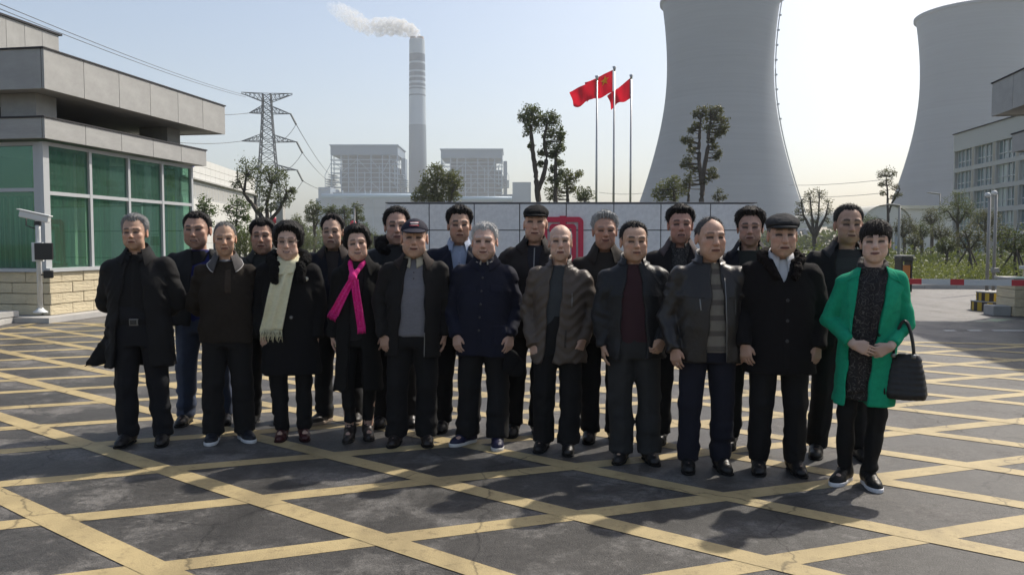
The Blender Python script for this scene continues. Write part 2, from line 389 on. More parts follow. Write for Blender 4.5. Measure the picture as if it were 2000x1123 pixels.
        for i in range(nx):
            box('stone_panel', (X(x1 - 0.055 - (i + 0.5) * sx), y0 + 0.027, (zz0 + zz1) / 2), (sx - 0.014, 0.05, zz1 - zz0 - 0.004), M_FASC, e, bev=0.012)
            box('stone_panel', (X(x1 - 0.055 - (i + 0.5) * sx), y1 - 0.027, (zz0 + zz1) / 2), (sx - 0.014, 0.05, zz1 - zz0 - 0.004), M_FASC, e, bev=0.012)
        box('coping', (X(x1 - depthx / 2), (y0 + y1) / 2, zz1 + 0.015), (depthx + 0.04, y1 - y0 + 0.05, 0.028), M_JOINT, e)
    fascia(0.20, -0.28, 5.35, 3.32, 3.70, 7.4, 5, M_FASC)
    fascia(0.40, -0.50, 5.95, 4.18, 4.90, 7.8, 6, M_FASC)
    for (x, y) in ((-0.55, 0.25), (-0.75, 4.85), (-3.6, 0.25), (-3.6, 4.85)):
        box('roof_column', (X(x), y, 3.95), (0.75, 0.55, 0.50), M_FASC, e)
    box('roof_core', (X(-3.4), 2.6, 3.94), (3.0, 3.0, 0.45), M_DARK, e)
    return e
gatehouse(GH, False, 'stone-clad gatehouse with green glass walls beside the grey-haired man in the open coat')
cr = W(1937, 195, 18.4); go = Vector((cr.x, cr.y, 0)) - (L2W((0, 0), YAW, (-0.40, 5.95)))
gatehouse((go.x, go.y), True, 'gatehouse at the picture edge whose stone canopy juts in over the drive')
# tall wing behind the left gatehouse
wg = empty('gate_tower', W(115, 475, 27) * Vector((1, 1, 0)).x if False else (0, 0, 0), 0, 'tall stone-panelled gate wing rising behind the green glass gatehouse', 'building')
q = W(115, 70, 27); wg.location = (q.x, q.y, 0); wg.rotation_euler = (0, 0, YAW)
box('wing_body', (-3.2, -4.4, q.z / 2 - 0.05), (6.2, 8.6, q.z - 0.3), M_JOINT, wg)
for i in range(12):
    for j in range(4): box('stone_panel', (-0.03, -0.38 - i * 0.74, q.z - 0.62 - j * 1.24), (0.06, 0.725, 1.225), M_FASC, wg, bev=0.012)
for i in range(6): box('stone_panel', (-0.55 - i * 1.0, -0.0, q.z - 0.62), (0.985, 0.06, 1.225), M_FASC, wg, bev=0.012)
box('coping', (-3.1, -4.45, q.z + 0.03), (6.3, 9.1, 0.06), M_JOINT, wg)

# camera pole in front of the gatehouse
cp0 = W(75, 475, 14.75); cp = empty('camera_pole', (cp0.x, cp0.y, 0.222), 0, 'white surveillance camera pole with a black screen box by the glass gatehouse', 'camera pole')
M_CAMW = mat('camera_white', (0.62, 0.64, 0.64), 0.4); M_BLK = mat('black_plastic', (0.012, 0.012, 0.013), 0.35)
sc_ = cp0.y / FPX
lathe('pole', [(0, 0.03), (0.045, 0.03), (0.042, 1.5), (0.042, 1.58), (0, 1.58)], M_CAMW, cp, n=16)
lathe('base_plate', [(0, 0), (0.14, 0), (0.14, 0.025), (0.08, 0.06), (0.05, 0.10), (0, 0.10)], M_CAMW, cp, n=4)
hc = boxb('camera_housing', (-0.02, -0.05, 1.73), (0.50, 0.13, 0.12), M_CAMW, cp, 0.15, 0.02); hc.rotation_euler = (0, R(13), 0.15)
hd = boxb('sun_shield', (-0.02, -0.05, 1.80), (0.56, 0.17, 0.02), M_CAMW, cp, 0.15, 0.006); hd.rotation_euler = (0, R(13), 0.15)
box('bracket', (0, 0, 1.61), (0.1, 0.06, 0.08), M_BLK, cp)
tube('cable', [(-0.2, 0, 1.72), (-0.2, -0.02, 1.58), (-0.12, 0, 1.54), (-0.04, 0, 1.52)], 0.012, M_BLK, cp)
boxb('screen_back', (0.02, -0.06, 1.10), (0.20, 0.05, 0.34), M_CAMW, cp, 0, 0.006); boxb('screen', (0.16, -0.115, 1.11), (0.32, 0.05, 0.30), M_BLK, cp, 0, 0.008)
fl = boxb('floodlight', (0.20, -0.06, 0.70), (0.16, 0.09, 0.14), M_BLK, cp, 0.4, 0.02); tube('floodlight_arm', [(0.03, 0, 0.69), (0.16, -0.03, 0.69)], 0.014, M_BLK, cp)

# ------------------------------------------------------------------ monument wall with red emblem
MW = empty('monument_wall', (W(755, 475, 25).x, 25, 0), 0, 'long low grey granite wall carrying a red emblem behind the group', 'wall')
ZT = W(1000, 396, 25).z; WL = W(1475, 396, 25).x - W(752, 396, 25).x
box('wall_core', (WL / 2, 0.35, ZT / 2 - 0.02), (WL - 0.06, 0.6, ZT - 0.03), M_JOINT, MW)
jx = [0] + [W(v, 396, 25).x - MW.location.x for v in (838, 926, 1015, 1106, 1199, 1291, 1388)] + [WL]
jz = [0.0, 0.12, 1.0, 1.87, ZT - 0.03]
for r in range(4):
    for i in range(len(jx) - 1): boxb('granite_panel', ((jx[i] + jx[i + 1]) / 2, 0.02, (jz[r] + jz[r + 1]) / 2), (jx[i + 1] - jx[i] - 0.028, 0.06, jz[r + 1] - jz[r] - 0.028), M_GRAN, MW, 0, 0.006)
    for sx in (0.0, WL): box('granite_panel', (sx, 0.36, (jz[r] + jz[r + 1]) / 2), (0.05, 0.60, jz[r + 1] - jz[r] - 0.028), M_GRAN, MW)
boxb('coping', (WL / 2, 0.33, ZT), (WL + 0.06, 0.70, 0.032), mat('dark_granite', (0.16, 0.16, 0.17), 0.5), MW, 0, 0.008)
# emblem: a rounded arch frame with a knob on top and a second arch nested inside
M_RED = mat('emblem_red', (0.55, 0.015, 0.06), 0.5, 0.08, 8)
def rr_frame(w, h, r, t, openb=0.0, n=8):                            # outline of a rounded arch band, x,z about its top centre
    out = []; 
    for cx, a0 in ((-w / 2 + r, 180), (w / 2 - r, 90)):
        for k in range(n + 1): a = R(a0 - 90 * k / n); out.append((cx + r * math.cos(a), -r + r * math.sin(a)))
    pts = [(-w / 2, -h)] + out + [(w / 2, -h)]
    ri = max(r - t, 0.02); inn = []
    for cx, a0 in ((-w / 2 + t + ri, 180), (w / 2 - t - ri, 90)):
        for k in range(n + 1): a = R(a0 - 90 * k / n); inn.append((cx + ri * math.cos(a), -t - ri + ri * math.sin(a)))
    return pts, [(-w / 2 + t, -h)] + inn + [(w / 2 - t, -h)]
def band(name, o, i, y0, y1, m, parent, off):
    n = len(o); V = [(x + off[0], y, z + off[1]) for y in (y0, y1) for (x, z) in o] + [(x + off[0], y, z + off[1]) for y in (y0, y1) for (x, z) in i]
    F = []
    for k in range(n - 1):
        F += [(k, k + 1, 2 * n + k + 1, 2 * n + k), (k + 1, k, n + k, n + k + 1), (2 * n + k, 2 * n + k + 1, 3 * n + k + 1, 3 * n + k)]
    F += [(0, 2 * n, 3 * n, n), (n - 1, 2 * n - 1, 4 * n - 1, 3 * n - 1)]
    me = mesh(name, V, F, m); bm = bmesh.new(); bm.from_mesh(me); bmesh.ops.recalc_face_normals(bm, faces=bm.faces); bm.to_mesh(me); bm.free()
    return link(name, me, parent)
ec = W(1099, 424, 25); k = 25 / FPX
eo = empty('emblem', (ec.x - MW.location.x, -0.05, ec.z)); eo.parent = MW
a, b = rr_frame(80 * k, 100 * k, 11 * k, 10 * k); band('outer_arch', a, b, -0.04, 0.03, M_RED, eo, (0, 0))
a, b = rr_frame(52 * k, 76 * k, 8 * k, 9 * k); band('inner_arch', a, b, -0.036, 0.03, M_RED, eo, (0, -13.5 * k))
prism('knob', [(-7 * k, -4 * k), (-6 * k, 2 * k), (6 * k, 2 * k), (7 * k, -4 * k)], -0.045, 0.03, M_RED, eo)
box('stem', (0, -0.004, -12 * k), (11 * k, 0.06, 7 * k), M_RED, eo)
box('foot_bar', (0, -0.003, -98 * k), (92 * k, 0.062, 9 * k), M_RED, eo)

# ------------------------------------------------------------------ flags
M_POLE = mat('flagpole_steel', (0.42, 0.42, 0.42), 0.35, metal=0.6)
M_FLAG = mat('red_flag_cloth', (0.55, 0.012, 0.03), 0.8, 0.08, 2.0)
M_STAR = mat('flag_yellow', (0.9, 0.72, 0.06), 0.8)
def thin_cloth(m):
    n = m.node_tree.nodes; l = m.node_tree.links; b = n['Principled BSDF']; o = n['Material Output']
    t = n.new('ShaderNodeBsdfTranslucent'); t.inputs['Color'].default_value = b.inputs['Base Color'].default_value
    x = n.new('ShaderNodeMixShader'); x.inputs[0].default_value = 0.55; l.new(b.outputs[0], x.inputs[1]); l.new(t.outputs[0], x.inputs[2]); l.new(x.outputs[0], o.inputs[0])
thin_cloth(M_FLAG); thin_cloth(M_STAR)
FD = 45.0
def flag(pxx, ptop, corners, star, label_p, label_f, D):
    top = W(pxx, ptop, D); b = Vector((top.x, top.y, 0))
    fp = empty('flagpole', b, 0, label_p, 'flagpole', 'flagpoles behind the wall')
    lathe('pole', [(0, 0.05), (0.075, 0.05), (0.04, top.z - 0.25), (0, top.z - 0.25)], M_POLE, fp, n=12); lathe('finial', [(0, top.z - 0.27), (0.05, top.z - 0.25), (0.11, top.z - 0.02), (0, top.z)], M_POLE, fp, n=12)
    lathe('base', [(0, -0.02), (0.2, -0.02), (0.2, 0.12), (0.09, 0.2), (0, 0.2)], M_CONC, fp, n=16)
    P = [W(x, y, D - 0.06) for x, y in corners]                      # hoist top, fly top, fly bottom, hoist bottom
    nx, nz = 26, 16; V = []; F = []
    def surf(u, v):
        p = P[0].lerp(P[1], u).lerp(P[3].lerp(P[2], u), v)
        wv = math.sin(u * 9 + v * 2.2 + pxx) * 0.12 * u + math.sin(u * 17 - v * 3) * 0.04 * u
        return p + Vector((0.03 * math.sin(v * 6 + u * 5) * u, wv, 0.10 * math.sin(u * 8 + 1.5 * v + pxx) * u * (0.4 + v)))
    for j in range(nz + 1):
        for i in range(nx + 1): V.append(surf(i / nx, j / nz))
    for j in range(nz):
        for i in range(nx): a = j * (nx + 1) + i; F.append((a, a + 1, a + nx + 2, a + nx + 1))
    fo = tag(link('flag', mesh('flag', V, F, M_FLAG, True)), label_f, 'flag', 'red flags on the poles')
    if star:
        def stars(cu, cv, r, rot=0.0):
            for side in (-0.02, 0.02):
                pts = [(cu, cv)]
                for q in range(10):
                    rr = r if q % 2 == 0 else r * 0.42; a = rot + math.pi / 2 + q * math.pi / 5; pts.append((cu + rr * math.cos(a) * 0.67, cv - rr * math.sin(a)))
                V = [surf(u, v) + Vector((0, side, 0)) for u, v in pts]
                link('star', mesh('star', V, [(0, q + 1, (q + 1) % 10 + 1) for q in range(10)], M_STAR, True), fo)
        stars(0.30, 0.33, 0.24)
        for (u, v) in ((0.62, 0.16), (0.72, 0.34), (0.72, 0.56), (0.62, 0.74)): stars(u, v, 0.10, 0.4)
flag(1200, 130, [(1197, 137), (1143, 163), (1147, 201), (1197, 180)], True, 'tallest steel flagpole, the middle one of three', 'red flag with yellow stars on the middle flagpole', FD)
flag(1166, 148, [(1164, 155), (1113, 180), (1122, 210), (1164, 191)], False, 'steel flagpole nearest the tall twin-trunked tree', 'plain red flag with a notched fly end beside the twin-trunked tree', FD - 1.2)
flag(1233, 146, [(1231, 153), (1186, 189), (1195, 210), (1231, 193)], False, 'steel flagpole nearest the cooling tower', 'pinkish red flag hanging nearest the cooling tower', FD + 1.2)

# ------------------------------------------------------------------ cooling towers
def tower_mat():
    m = mat('tower_concrete', (0.105, 0.135, 0.175), 0.85, 0.10, 0.02, stretch=(1, 1, 9))
    n = m.node_tree.nodes; l = m.node_tree.links; b = n['Principled BSDF']
    src = b.inputs['Base Color'].links[0].from_socket
    tc = n.new('ShaderNodeTexCoord'); mp = n.new('ShaderNodeMapping'); mp.inputs['Scale'].default_value = (0.005, 0.005, 0.75); l.new(tc.outputs['Object'], mp.inputs[0])
    z = n.new('ShaderNodeTexNoise'); z.inputs['Scale'].default_value = 1; z.inputs['Detail'].default_value = 3; l.new(mp.outputs[0], z.inputs['Vector'])
    r = n.new('ShaderNodeMapRange'); r.inputs[1].default_value = 0.3; r.inputs[2].default_value = 0.7; r.inputs[3].default_value = 0.93; r.inputs[4].default_value = 1.06; l.new(z.outputs[0], r.inputs[0])
    v = n.new('ShaderNodeVectorMath'); v.operation = 'SCALE'; l.new(src, v.inputs[0]); l.new(r.outputs[0], v.inputs['Scale']); l.new(v.outputs[0], b.inputs['Base Color'])
    return m
M_TOWER = tower_mat(); M_STEEL = mat('painted_steel', (0.40, 0.43, 0.46), 0.6)
def cooling_tower(px, D, k, label, ladder):
    c = W(px, 475, D); e = empty('cooling_tower', (c.x, c.y, 0), 0, label, 'cooling tower', 'cooling towers of the power station')
    H, zt, rt = 153 * k, 110 * k, 32.5 * k
    rad = lambda z: rt * math.sqrt(1 + ((z - zt) / (73 * k if z < zt else 90 * k)) ** 2)
    prof = [(rad(z), z) for z in np.linspace(9 * k, H, 48)]
    inner = [(r - 0.9, z) for r, z in reversed(prof)]
    lathe('shell', prof + inner + [prof[0]], M_TOWER, e, n=128)
    r = prof[-1][0]; lathe('rim', [(r - 0.5, H - 2.2 * k), (r + 1.3, H - 2.0 * k), (r + 1.3, H - 0.2), (r - 0.9, H)], M_TOWER, e, n=128)
    lathe('basin', [(rad(0) + 3, 0), (rad(0) + 3, 1.5), (rad(0) + 2.4, 1.5), (rad(0) + 2.4, 0)], M_TOWER, e, n=96)
    n = 40
    for i in range(n):
        for sgn in (-1, 1):
            a0 = 2 * math.pi * i / n; a1 = a0 + sgn * math.pi / n
            bar('leg_column', (rad(0) * math.cos(a0), rad(0) * math.sin(a0), 0), (rad(9 * k) * math.cos(a1), rad(9 * k) * math.sin(a1), 9.4 * k), 0.9, M_TOWER, e)
    if ladder:
        aL = R(-15)
        zz = [z for z in np.linspace(10 * k, H, 26)]
        pts = [((rad(z) + 0.9) * math.cos(aL), (rad(z) + 0.9) * math.sin(aL), z) for z in zz]
        pts2 = [Vector(((rad(z) + 0.9) * math.cos(aL), (rad(z) + 0.9) * math.sin(aL), z)) for z in zz]
        tube('ladder', pts2, 0.4, M_STEEL, e, 6)
        for z in np.linspace(78 * k, 150 * k, 9): box('ladder_landing', ((rad(z) + 1.2) * math.cos(aL), (rad(z) + 1.2) * math.sin(aL), z), (1.6, 1.4, 0.9), M_STEEL, e, aL)
    return e
cooling_tower(1401, 520, 1.0, 'cooling tower whose top leaves the picture, with a ladder up its side', True)
cooling_tower(1893, 552, 1.0, 'cooling tower cut off by the picture edge, behind the office block', False)

# ------------------------------------------------------------------ chimney and boiler houses
CD = 900.0; ch = W(817, 475, CD); chi = empty('chimney', (ch.x, ch.y, 0), 0, 'tall banded power station chimney giving off white smoke', 'chimney')
M_CHL = mat('chimney_pale', (0.32, 0.37, 0.42), 0.8, 0.05, 0.05); M_CHD = mat('chimney_blue_grey', (0.03, 0.06, 0.105), 0.8, 0.05, 0.05)
ZC = lambda y: W(817, y, CD).z
RC = lambda y: (14.8 + (y - 75) / 400 * 4.2) / FPX * CD
bands = [(475, 245, M_CHL), (245, 189, M_CHL), (189, 186, M_CHD), (186, 176, M_CHL), (176, 173, M_CHD), (173, 170, M_CHL), (170, 165, M_CHD), (165, 160, M_CHL), (160, 154, M_CHD), (154, 150, M_CHL), (150, 143, M_CHD), (143, 139, M_CHL), (139, 126, M_CHD), (126, 122, M_CHL), (122, 107, M_CHD), (107, 79, M_CHL)]
for i, (y0, y1, m) in enumerate(bands):
    mm = mat('chimney_grey_foot', (0.135, 0.17, 0.21), 0.8, 0.05, 0.05) if i == 0 else m
    z0 = 0 if i == 0 else ZC(y0); lathe('shaft' if i == 0 else 'painted_band', [(RC(y0), z0), (RC(y1), ZC(y1))], mm, chi, n=40)
lathe('cap', [(RC(79), ZC(79)), (RC(79) - 1, ZC(79) + 0.5), (0, ZC(79) + 0.5)], M_CHL, chi, n=40)
for sx in (-3.9, 3.9): lathe('flue', [(3.5, ZC(79)), (3.5, ZC(73)), (3.0, ZC(73)), (3.0, ZC(79))], mat('flue_rust', (0.20, 0.15, 0.13), 0.8), chi, (sx, -1.0, 0), n=24)
M_BSTEEL = mat('boiler_steel', (0.22, 0.29, 0.37), 0.6); M_BDARK = mat('boiler_casing', (0.022, 0.04, 0.07), 0.8); M_BPALE = mat('pale_cladding', (0.23, 0.28, 0.34), 0.7, 0.05, 0.05); M_BROOF = mat('boiler_roof_cladding', (0.14, 0.19, 0.25), 0.7)
def boiler(x0, ytop, s, D, label):
    o = W(x0, 475, D); e = empty('boiler_house', (o.x, o.y, 0), 0, label, 'boiler house', 'boiler houses of the power station')
    X = lambda px: px * s / FPX * D                                   # offsets in pixels of the nearer one
    Z = lambda py: max(0.0, W(800, ytop + (py - 283) * s, D).z)
    depth = X(110)
    boxz = lambda nm, a, b, y0, y1, d0, d1, m: box(nm, ((X(a) + X(b)) / 2, (d0 + d1) / 2, (Z(y0) + Z(y1)) / 2), (X(b) - X(a), d1 - d0, Z(y0) - Z(y1)), m, e)
    boxz('roof_box', 12, 142, 303, 285, -1, depth, M_BROOF); boxz('roof_edge', 10, 144, 285, 283, -2, depth + 1, M_BSTEEL)
    for k in range(9): boxz('roof_vent', 20 + 13 * k, 24 + 13 * k, 283, 281.5, 5, 9, M_BROOF)
    boxz('boiler_casing', 30, 128, 470, 308, depth * 0.18, depth * 0.8, M_BDARK)
    boxz('side_casing', 22, 40, 470, 330, depth * 0.4, depth * 0.9, M_BDARK); boxz('side_casing', 118, 140, 470, 325, depth * 0.4, depth * 0.9, M_BDARK)
    boxz('stair_tower', 144, 152, 470, 306, depth * 0.3, depth * 0.6, M_BROOF)
    w = X(1.7)
    cols = (13, 32, 46, 64, 90, 112, 126, 141)
    lev = (312, 320, 329, 338, 347, 356, 366, 376)
    for dpt in (0.0, depth * 0.22):
        for cx in cols: bar('column', (X(cx), dpt, Z(475)), (X(cx), dpt, Z(303)), w if dpt == 0 else w * 0.8, M_BSTEEL, e)
        for ly in lev: bar('beam', (X(11), dpt, Z(ly)), (X(143), dpt, Z(ly)), w * 0.8, M_BSTEEL, e)
    for (a, b, y0, y1) in ((32, 64, 338, 312), (64, 90, 312, 338), (90, 112, 312, 338), (112, 126, 338, 312), (13, 46, 366, 338), (112, 141, 338, 366), (46, 64, 347, 376), (64, 90, 376, 347), (90, 112, 356, 376), (13, 32, 312, 329), (126, 141, 329, 312)):
        bar('brace', (X(a), -0.6, Z(y0)), (X(b), -0.6, Z(y1)), w * 0.6, M_BSTEEL, e)
    for k in range(6):
        boxz('platform', -2 if k > 1 else 4, 14, 341 + 4.5 * k, 340 + 4.5 * k, depth * 0.1, depth * 0.5, M_BSTEEL); boxz('platform', 141, 156 if k > 1 else 151, 341 + 4.5 * k, 340 + 4.5 * k, depth * 0.1, depth * 0.5, M_BSTEEL)
    for cx, sx in ((-2, 12), (156, 143)):
        bar('brace', (X(cx), depth * 0.1, Z(341)), (X(sx), depth * 0.1, Z(314)), w * 0.5, M_BSTEEL, e); bar('post', (X(cx), depth * 0.1, Z(364)), (X(cx), depth * 0.1, Z(341)), w * 0.5, M_BSTEEL, e)
        bar('brace', (X(cx), depth * 0.1, Z(364)), (X(sx), depth * 0.1, Z(372)), w * 0.5, M_BSTEEL, e)
    for k, (cx, y0, y1) in enumerate(((57, 376, 322), (75, 376, 335), (104, 376, 322), (28, 360, 330), (134, 360, 320))): bar('pipe', (X(cx), depth * 0.12, Z(y0)), (X(cx), depth * 0.12, Z(y1)), w * 1.3, M_BSTEEL, e)
    return e
boiler(636, 283, 1.0, 800, 'steel-framed boiler house standing between the pylon and the chimney')
boiler(851, 291, 0.915, 850, 'steel-framed boiler house on the flagpole side of the chimney')
tb = empty('turbine_hall', W(830, 475, 740) * 1.0, 0, 'long pale turbine hall with a blue pipe at the foot of the boiler houses', 'building'); tb.location.z = 0
def tbox(nm, x0, x1, y0, y1, D, m, th=40):
    a = W(x0, y1, D); b = W(x1, y0, D); z0 = max(0.0, a.z if y1 < 474 else 0.0)
    return box(nm, ((a.x + b.x) / 2 - tb.location.x, D + th / 2 - tb.location.y, (z0 + b.z) / 2), (b.x - a.x, th, b.z - z0), m, tb)
M_BAND = mat('cladding_blue_band', (0.20, 0.25, 0.31), 0.7)
tbox('hall', 618, 985, 388, 480, 730, M_BPALE, 45); tbox('upper_bay', 650, 850, 376, 392, 745, M_BROOF); tbox('upper_bay', 622, 645, 366, 395, 745, M_BPALE); tbox('end_block', 1001, 1037, 356, 480, 730, M_BPALE); tbox('low_link', 980, 1010, 380, 480, 735, M_BROOF)
tbox('window_band', 619, 985, 404, 409, 729.4, M_BAND, 1); tbox('window_band', 619, 985, 424, 436, 729.3, M_BAND, 1)
for y, x0, x1 in ((383.5, 628, 848), (388.5, 885, 1000)):
    a = W(x0, y, 722); b = W(x1, y, 722); tube('pipe', [a - tb.location, b - tb.location], 2.1, mat('pale_blue_pipe', (0.28, 0.40, 0.50), 0.5), tb, 12)
for x in (645, 675, 700, 728, 760, 790, 820, 905, 930, 960): tbox('pilaster', x, x + 1.2, 390, 480, 728.6, M_BSTEEL, 1)
for x in (668, 712, 722): tbox('vent_pipe', x, x + 1.6, 372, 390, 726, M_BSTEEL, 1.5)

# ------------------------------------------------------------------ pylon and wires
PD = 230.0; M_PYL = mat('galvanised_steel', (0.10, 0.11, 0.125), 0.6); M_INS = mat('insulator', (0.06, 0.08, 0.075), 0.4); M_WIRE = mat('wire', (0.10, 0.10, 0.105), 0.6)
po = W(526, 475, PD); py_ = empty('pylon', (po.x, po.y, 0), R(8), 'tall lattice electricity pylon behind the leafy tree on the left', 'pylon')
kz = lambda y: W(526, y, PD).z; kx = lambda p: p / FPX * PD
def hw(z): 
    zt, zb = kz(182), 0.0; t = (z - zb) / (zt - zb); return kx(7.5) + (kx(30) - kx(7.5)) * max(0, 1 - t) ** 1.35
lv = [0] + [kz(y) for y in (440, 400, 365, 340, 318, 300, 285, 270, 255, 243, 231, 219, 208, 197, 184)]
th = 0.24
for sx in (-1, 1):
    for sy in (-1, 1):
        for i in range(len(lv) - 1): bar('leg', (sx * hw(lv[i]), sy * hw(lv[i]), lv[i]), (sx * hw(lv[i + 1]), sy * hw(lv[i + 1]), lv[i + 1]), th, M_PYL, py_)
for i in range(len(lv) - 1):
    a, b = lv[i], lv[i + 1]; ha, hb = hw(a), hw(b)
    for f in range(4):
        def P_(h, z, s):
            return ((s * h, -h, z), (h, s * h, z), (-s * h, h, z), (-h, -s * h, z))[f]
        bar('brace', P_(ha, a, -1), P_(hb, b, 1), th * 0.55, M_PYL, py_); bar('brace', P_(ha, a, 1), P_(hb, b, -1), th * 0.55, M_PYL, py_); bar('strut', P_(hb, b, -1), P_(hb, b, 1), th * 0.55, M_PYL, py_)
tips = []
for (y, yl, l, r) in ((184, 199, 48, 48), (222, 208, 34, 44), (277, 264, 49, 55), (332, 322, 30, 55)):
    up = y < 190
    for sgn, ln in ((-1, l), (1, r)):
        z = kz(y); zl = kz(yl); X = kx(ln) * sgn; h = hw(z); h2 = hw(zl)
        for sy in (-1, 1):
            bar('cross_arm_chord', (sgn * h, sy * h, z), (X, 0, z + (0.0 if not up else 0.3)), th * 0.7, M_PYL, py_); bar('cross_arm_chord', (sgn * h2, sy * h2, zl), (X, 0, z), th * 0.7, M_PYL, py_)
            for q in (0.2, 0.4, 0.6, 0.8):
                pa = Vector((sgn * h, sy * h, z)).lerp(Vector((X, 0, z)), q); pb = Vector((sgn * h2, sy * h2, zl)).lerp(Vector((X, 0, z)), max(0, q - 0.2)); pc = Vector((sgn * h2, sy * h2, zl)).lerp(Vector((X, 0, z)), q)
                bar('cross_arm_lacing', pa, pb, th * 0.4, M_PYL, py_); bar('cross_arm_lacing', pa, pc, th * 0.4, M_PYL, py_)
        tips.append((sgn, Vector((X, 0, z)), up))
rotm = Matrix.Rotation(R(8), 4, 'Z')
def wire(name, a, b, sag, r, label, n=24, parent=None, ins=0):
    a = Vector(a); b = Vector(b); pts = [a.lerp(b, i / n) - Vector((0, 0, sag * 4 * (i / n) * (1 - i / n))) for i in range(n + 1)]
    V, F = tube_geo(pts, r, 4); o = link(name, mesh(name, V, F, M_WIRE, True), parent)
    if label: tag(o, label, 'wire', 'power lines')
    return o
for sgn, tip, up in tips:
    t = rotm @ tip + py_.location
    if up: continue
    if sgn > 0:
        i1 = t + Vector((kx(14), -2, -kx(22))); V, F = tube_geo([rotm.inverted() @ (q - py_.location) for q in (t, i1)], 0.28, 6); link('insulator_string', mesh('insulator_string', V, F, M_INS), py_)
        wire('jumper', rotm.inverted() @ (t - py_.location + Vector((-8, 0, -6))), rotm.inverted() @ (i1 - py_.location), 3.2, 0.07, None, 14, py_)
        dst = W(660, 352 + (t.z - 30) * -0.5, 640); wire('power_line', i1, dst, 4, 0.10, {222: 'upper', 277: 'middle', 332: 'lowest'}[min((222, 277, 332), key=lambda y: abs(kz(y) - t.z))] + ' of three power lines sagging from the pylon insulators towards the boiler house')
    else:
        wire('power_line', t, W(-30, 470 - (t.z - 1.5) / (PD) * FPX * 1.45 if False else 430 - t.z * 8.2, 120), 3.0, 0.07, {222: 'upper', 277: 'middle', 332: 'lowest'}[min((222, 277, 332), key=lambda y: abs(kz(y) - t.z))] + ' of three power lines running from the pylon arms behind the stone gatehouse')
for (p0, p1, lab) in (((-20, 0, 90), (478, 186, 230), 'high power line crossing the sky above the gatehouse roof'), ((-20, 10, 90), (480, 190, 228), 'lower of the two power lines crossing above the gatehouse roof'), ((1540, 362, 420), (1745, 349, 300), 'thin upper power line in the gap between the cooling towers'), ((1560, 384, 420), (1735, 376, 300), 'thin lower power line in the gap between the cooling towers'), ((1170, 376, 420), (1262, 377, 420), 'faint power line behind the foot of the flagpoles')):
    wire('power_line', W(*p0), W(*p1), 0.8, 0.05 if p0[2] < 100 else 0.10, lab)

# ------------------------------------------------------------------ white office building behind the gatehouse
lo = empty('office_building', (0, 0, 0), 0, 'white tiled low office building with a ribbon of windows behind the gatehouse', 'building')
A0 = W(360, 475, 52); A1 = W(500, 475, 72); dv = (A1 - A0); dv.z = 0; LEN = dv.length; rz = math.atan2(dv.y, dv.x)
lo.location = (A0.x, A0.y, 0); lo.rotation_euler = (0, 0, rz)
M_TILE = mat('white_wall_tile', (0.60, 0.60, 0.58), 0.55, 0.05, 0.8); M_GROUT = mat('tile_joint', (0.36, 0.36, 0.35), 0.8)
ZT2 = W(410, 319, 59).z
box('wall_core', (LEN / 2, 4.1, ZT2 / 2 - 0.03), (LEN - 0.05, 8, ZT2 - 0.06), M_GROUT, lo)
zw0, zw1 = ZT2 - 2.75, ZT2 - 1.55
def tiles(z0, z1, nrow, ncol, L, par, x0=0.0):
    h = (z1 - z0) / nrow; w = L / ncol
    for r in range(nrow):
        for c_ in range(ncol): box('wall_panel', (x0 + (c_ + 0.5) * w, 0.06, z0 + (r + 0.5) * h), (w - 0.02, 0.08, h - 0.02), M_TILE, par)
tiles(ZT2 - 1.5, ZT2, 3, 16, LEN, lo); tiles(0.0, zw0, 6, 16, LEN, lo)
box('window_reveal', (LEN / 2, 0.22, (zw0 + zw1) / 2), (LEN, 0.06, zw1 - zw0), M_DARK, lo)
nW = 14
for i in range(nW):
    w_ = LEN / nW; wi = empty('window', ((i + 0.5) * w_, 0.12, (zw0 + zw1) / 2)); wi.parent = lo
    box('pane', (0, 0.03, -0.05), (w_ - 0.1, 0.02, 0.9), M_WINGLASS, wi)
    for sx in (-1, 0, 1): box('frame', (sx * (w_ / 2 - 0.04), 0, -0.05), (0.06, 0.05, 0.95), M_ALU, wi)
    box('frame', (0, -0.002, 0.44), (w_ - 0.1, 0.05, 0.06), M_ALU, wi); box('frame', (0, -0.002, -0.52), (w_ - 0.1, 0.05, 0.06), M_ALU, wi)
box('eave', (LEN / 2, 0.0, zw1 + 0.08), (LEN + 0.1, 0.3, 0.10), M_GROUT, lo)
for i in range(6): box('lower_opening', (LEN * (0.35 + 0.11 * i), 0.0, 1.15), (0.55, 0.3, 2.2), M_DARK, lo)
box('corner_pier', (LEN + 0.25, 1.5, ZT2 * 0.42), (0.5, 3.2, ZT2 * 0.84), M_DARK, lo)
sg = tag(boxb('sign', L2W(lo.location, rz, (1.65, -0.03, ZT2 - 0.42)), (1.15, 0.06, 0.62), mat('sign_blue', (0.03, 0.05, 0.28), 0.5), None, rz, 0.01), 'small blue sign with white lettering on the white office wall', 'sign')
for i, (x, w_, z) in enumerate(((-0.38, 0.10, 0.02), (-0.2, 0.12, 0.0), (-0.02, 0.08, 0.03), (0.17, 0.13, 0.0), (0.38, 0.1, 0.02))):
    box('character', (x, -0.04, z), (0.035, 0.012, 0.26), M_WHITE, sg); box('character', (x, -0.043, z + 0.09), (w_, 0.012, 0.03), M_WHITE, sg); box('character', (x, -0.041, z - 0.06), (w_ * 0.9, 0.012, 0.03), M_WHITE, sg)
l2 = empty('low_wing', L2W(lo.location, rz, (LEN + 0.8, 1.0)), rz, 'lower white wing beyond the tiled office, partly behind trees', 'building')
tiles(0, 4.9, 7, 12, 17, l2); box('wall_core', (8.5, 3.1, 2.42), (16.95, 6, 4.84), M_GROUT, l2)
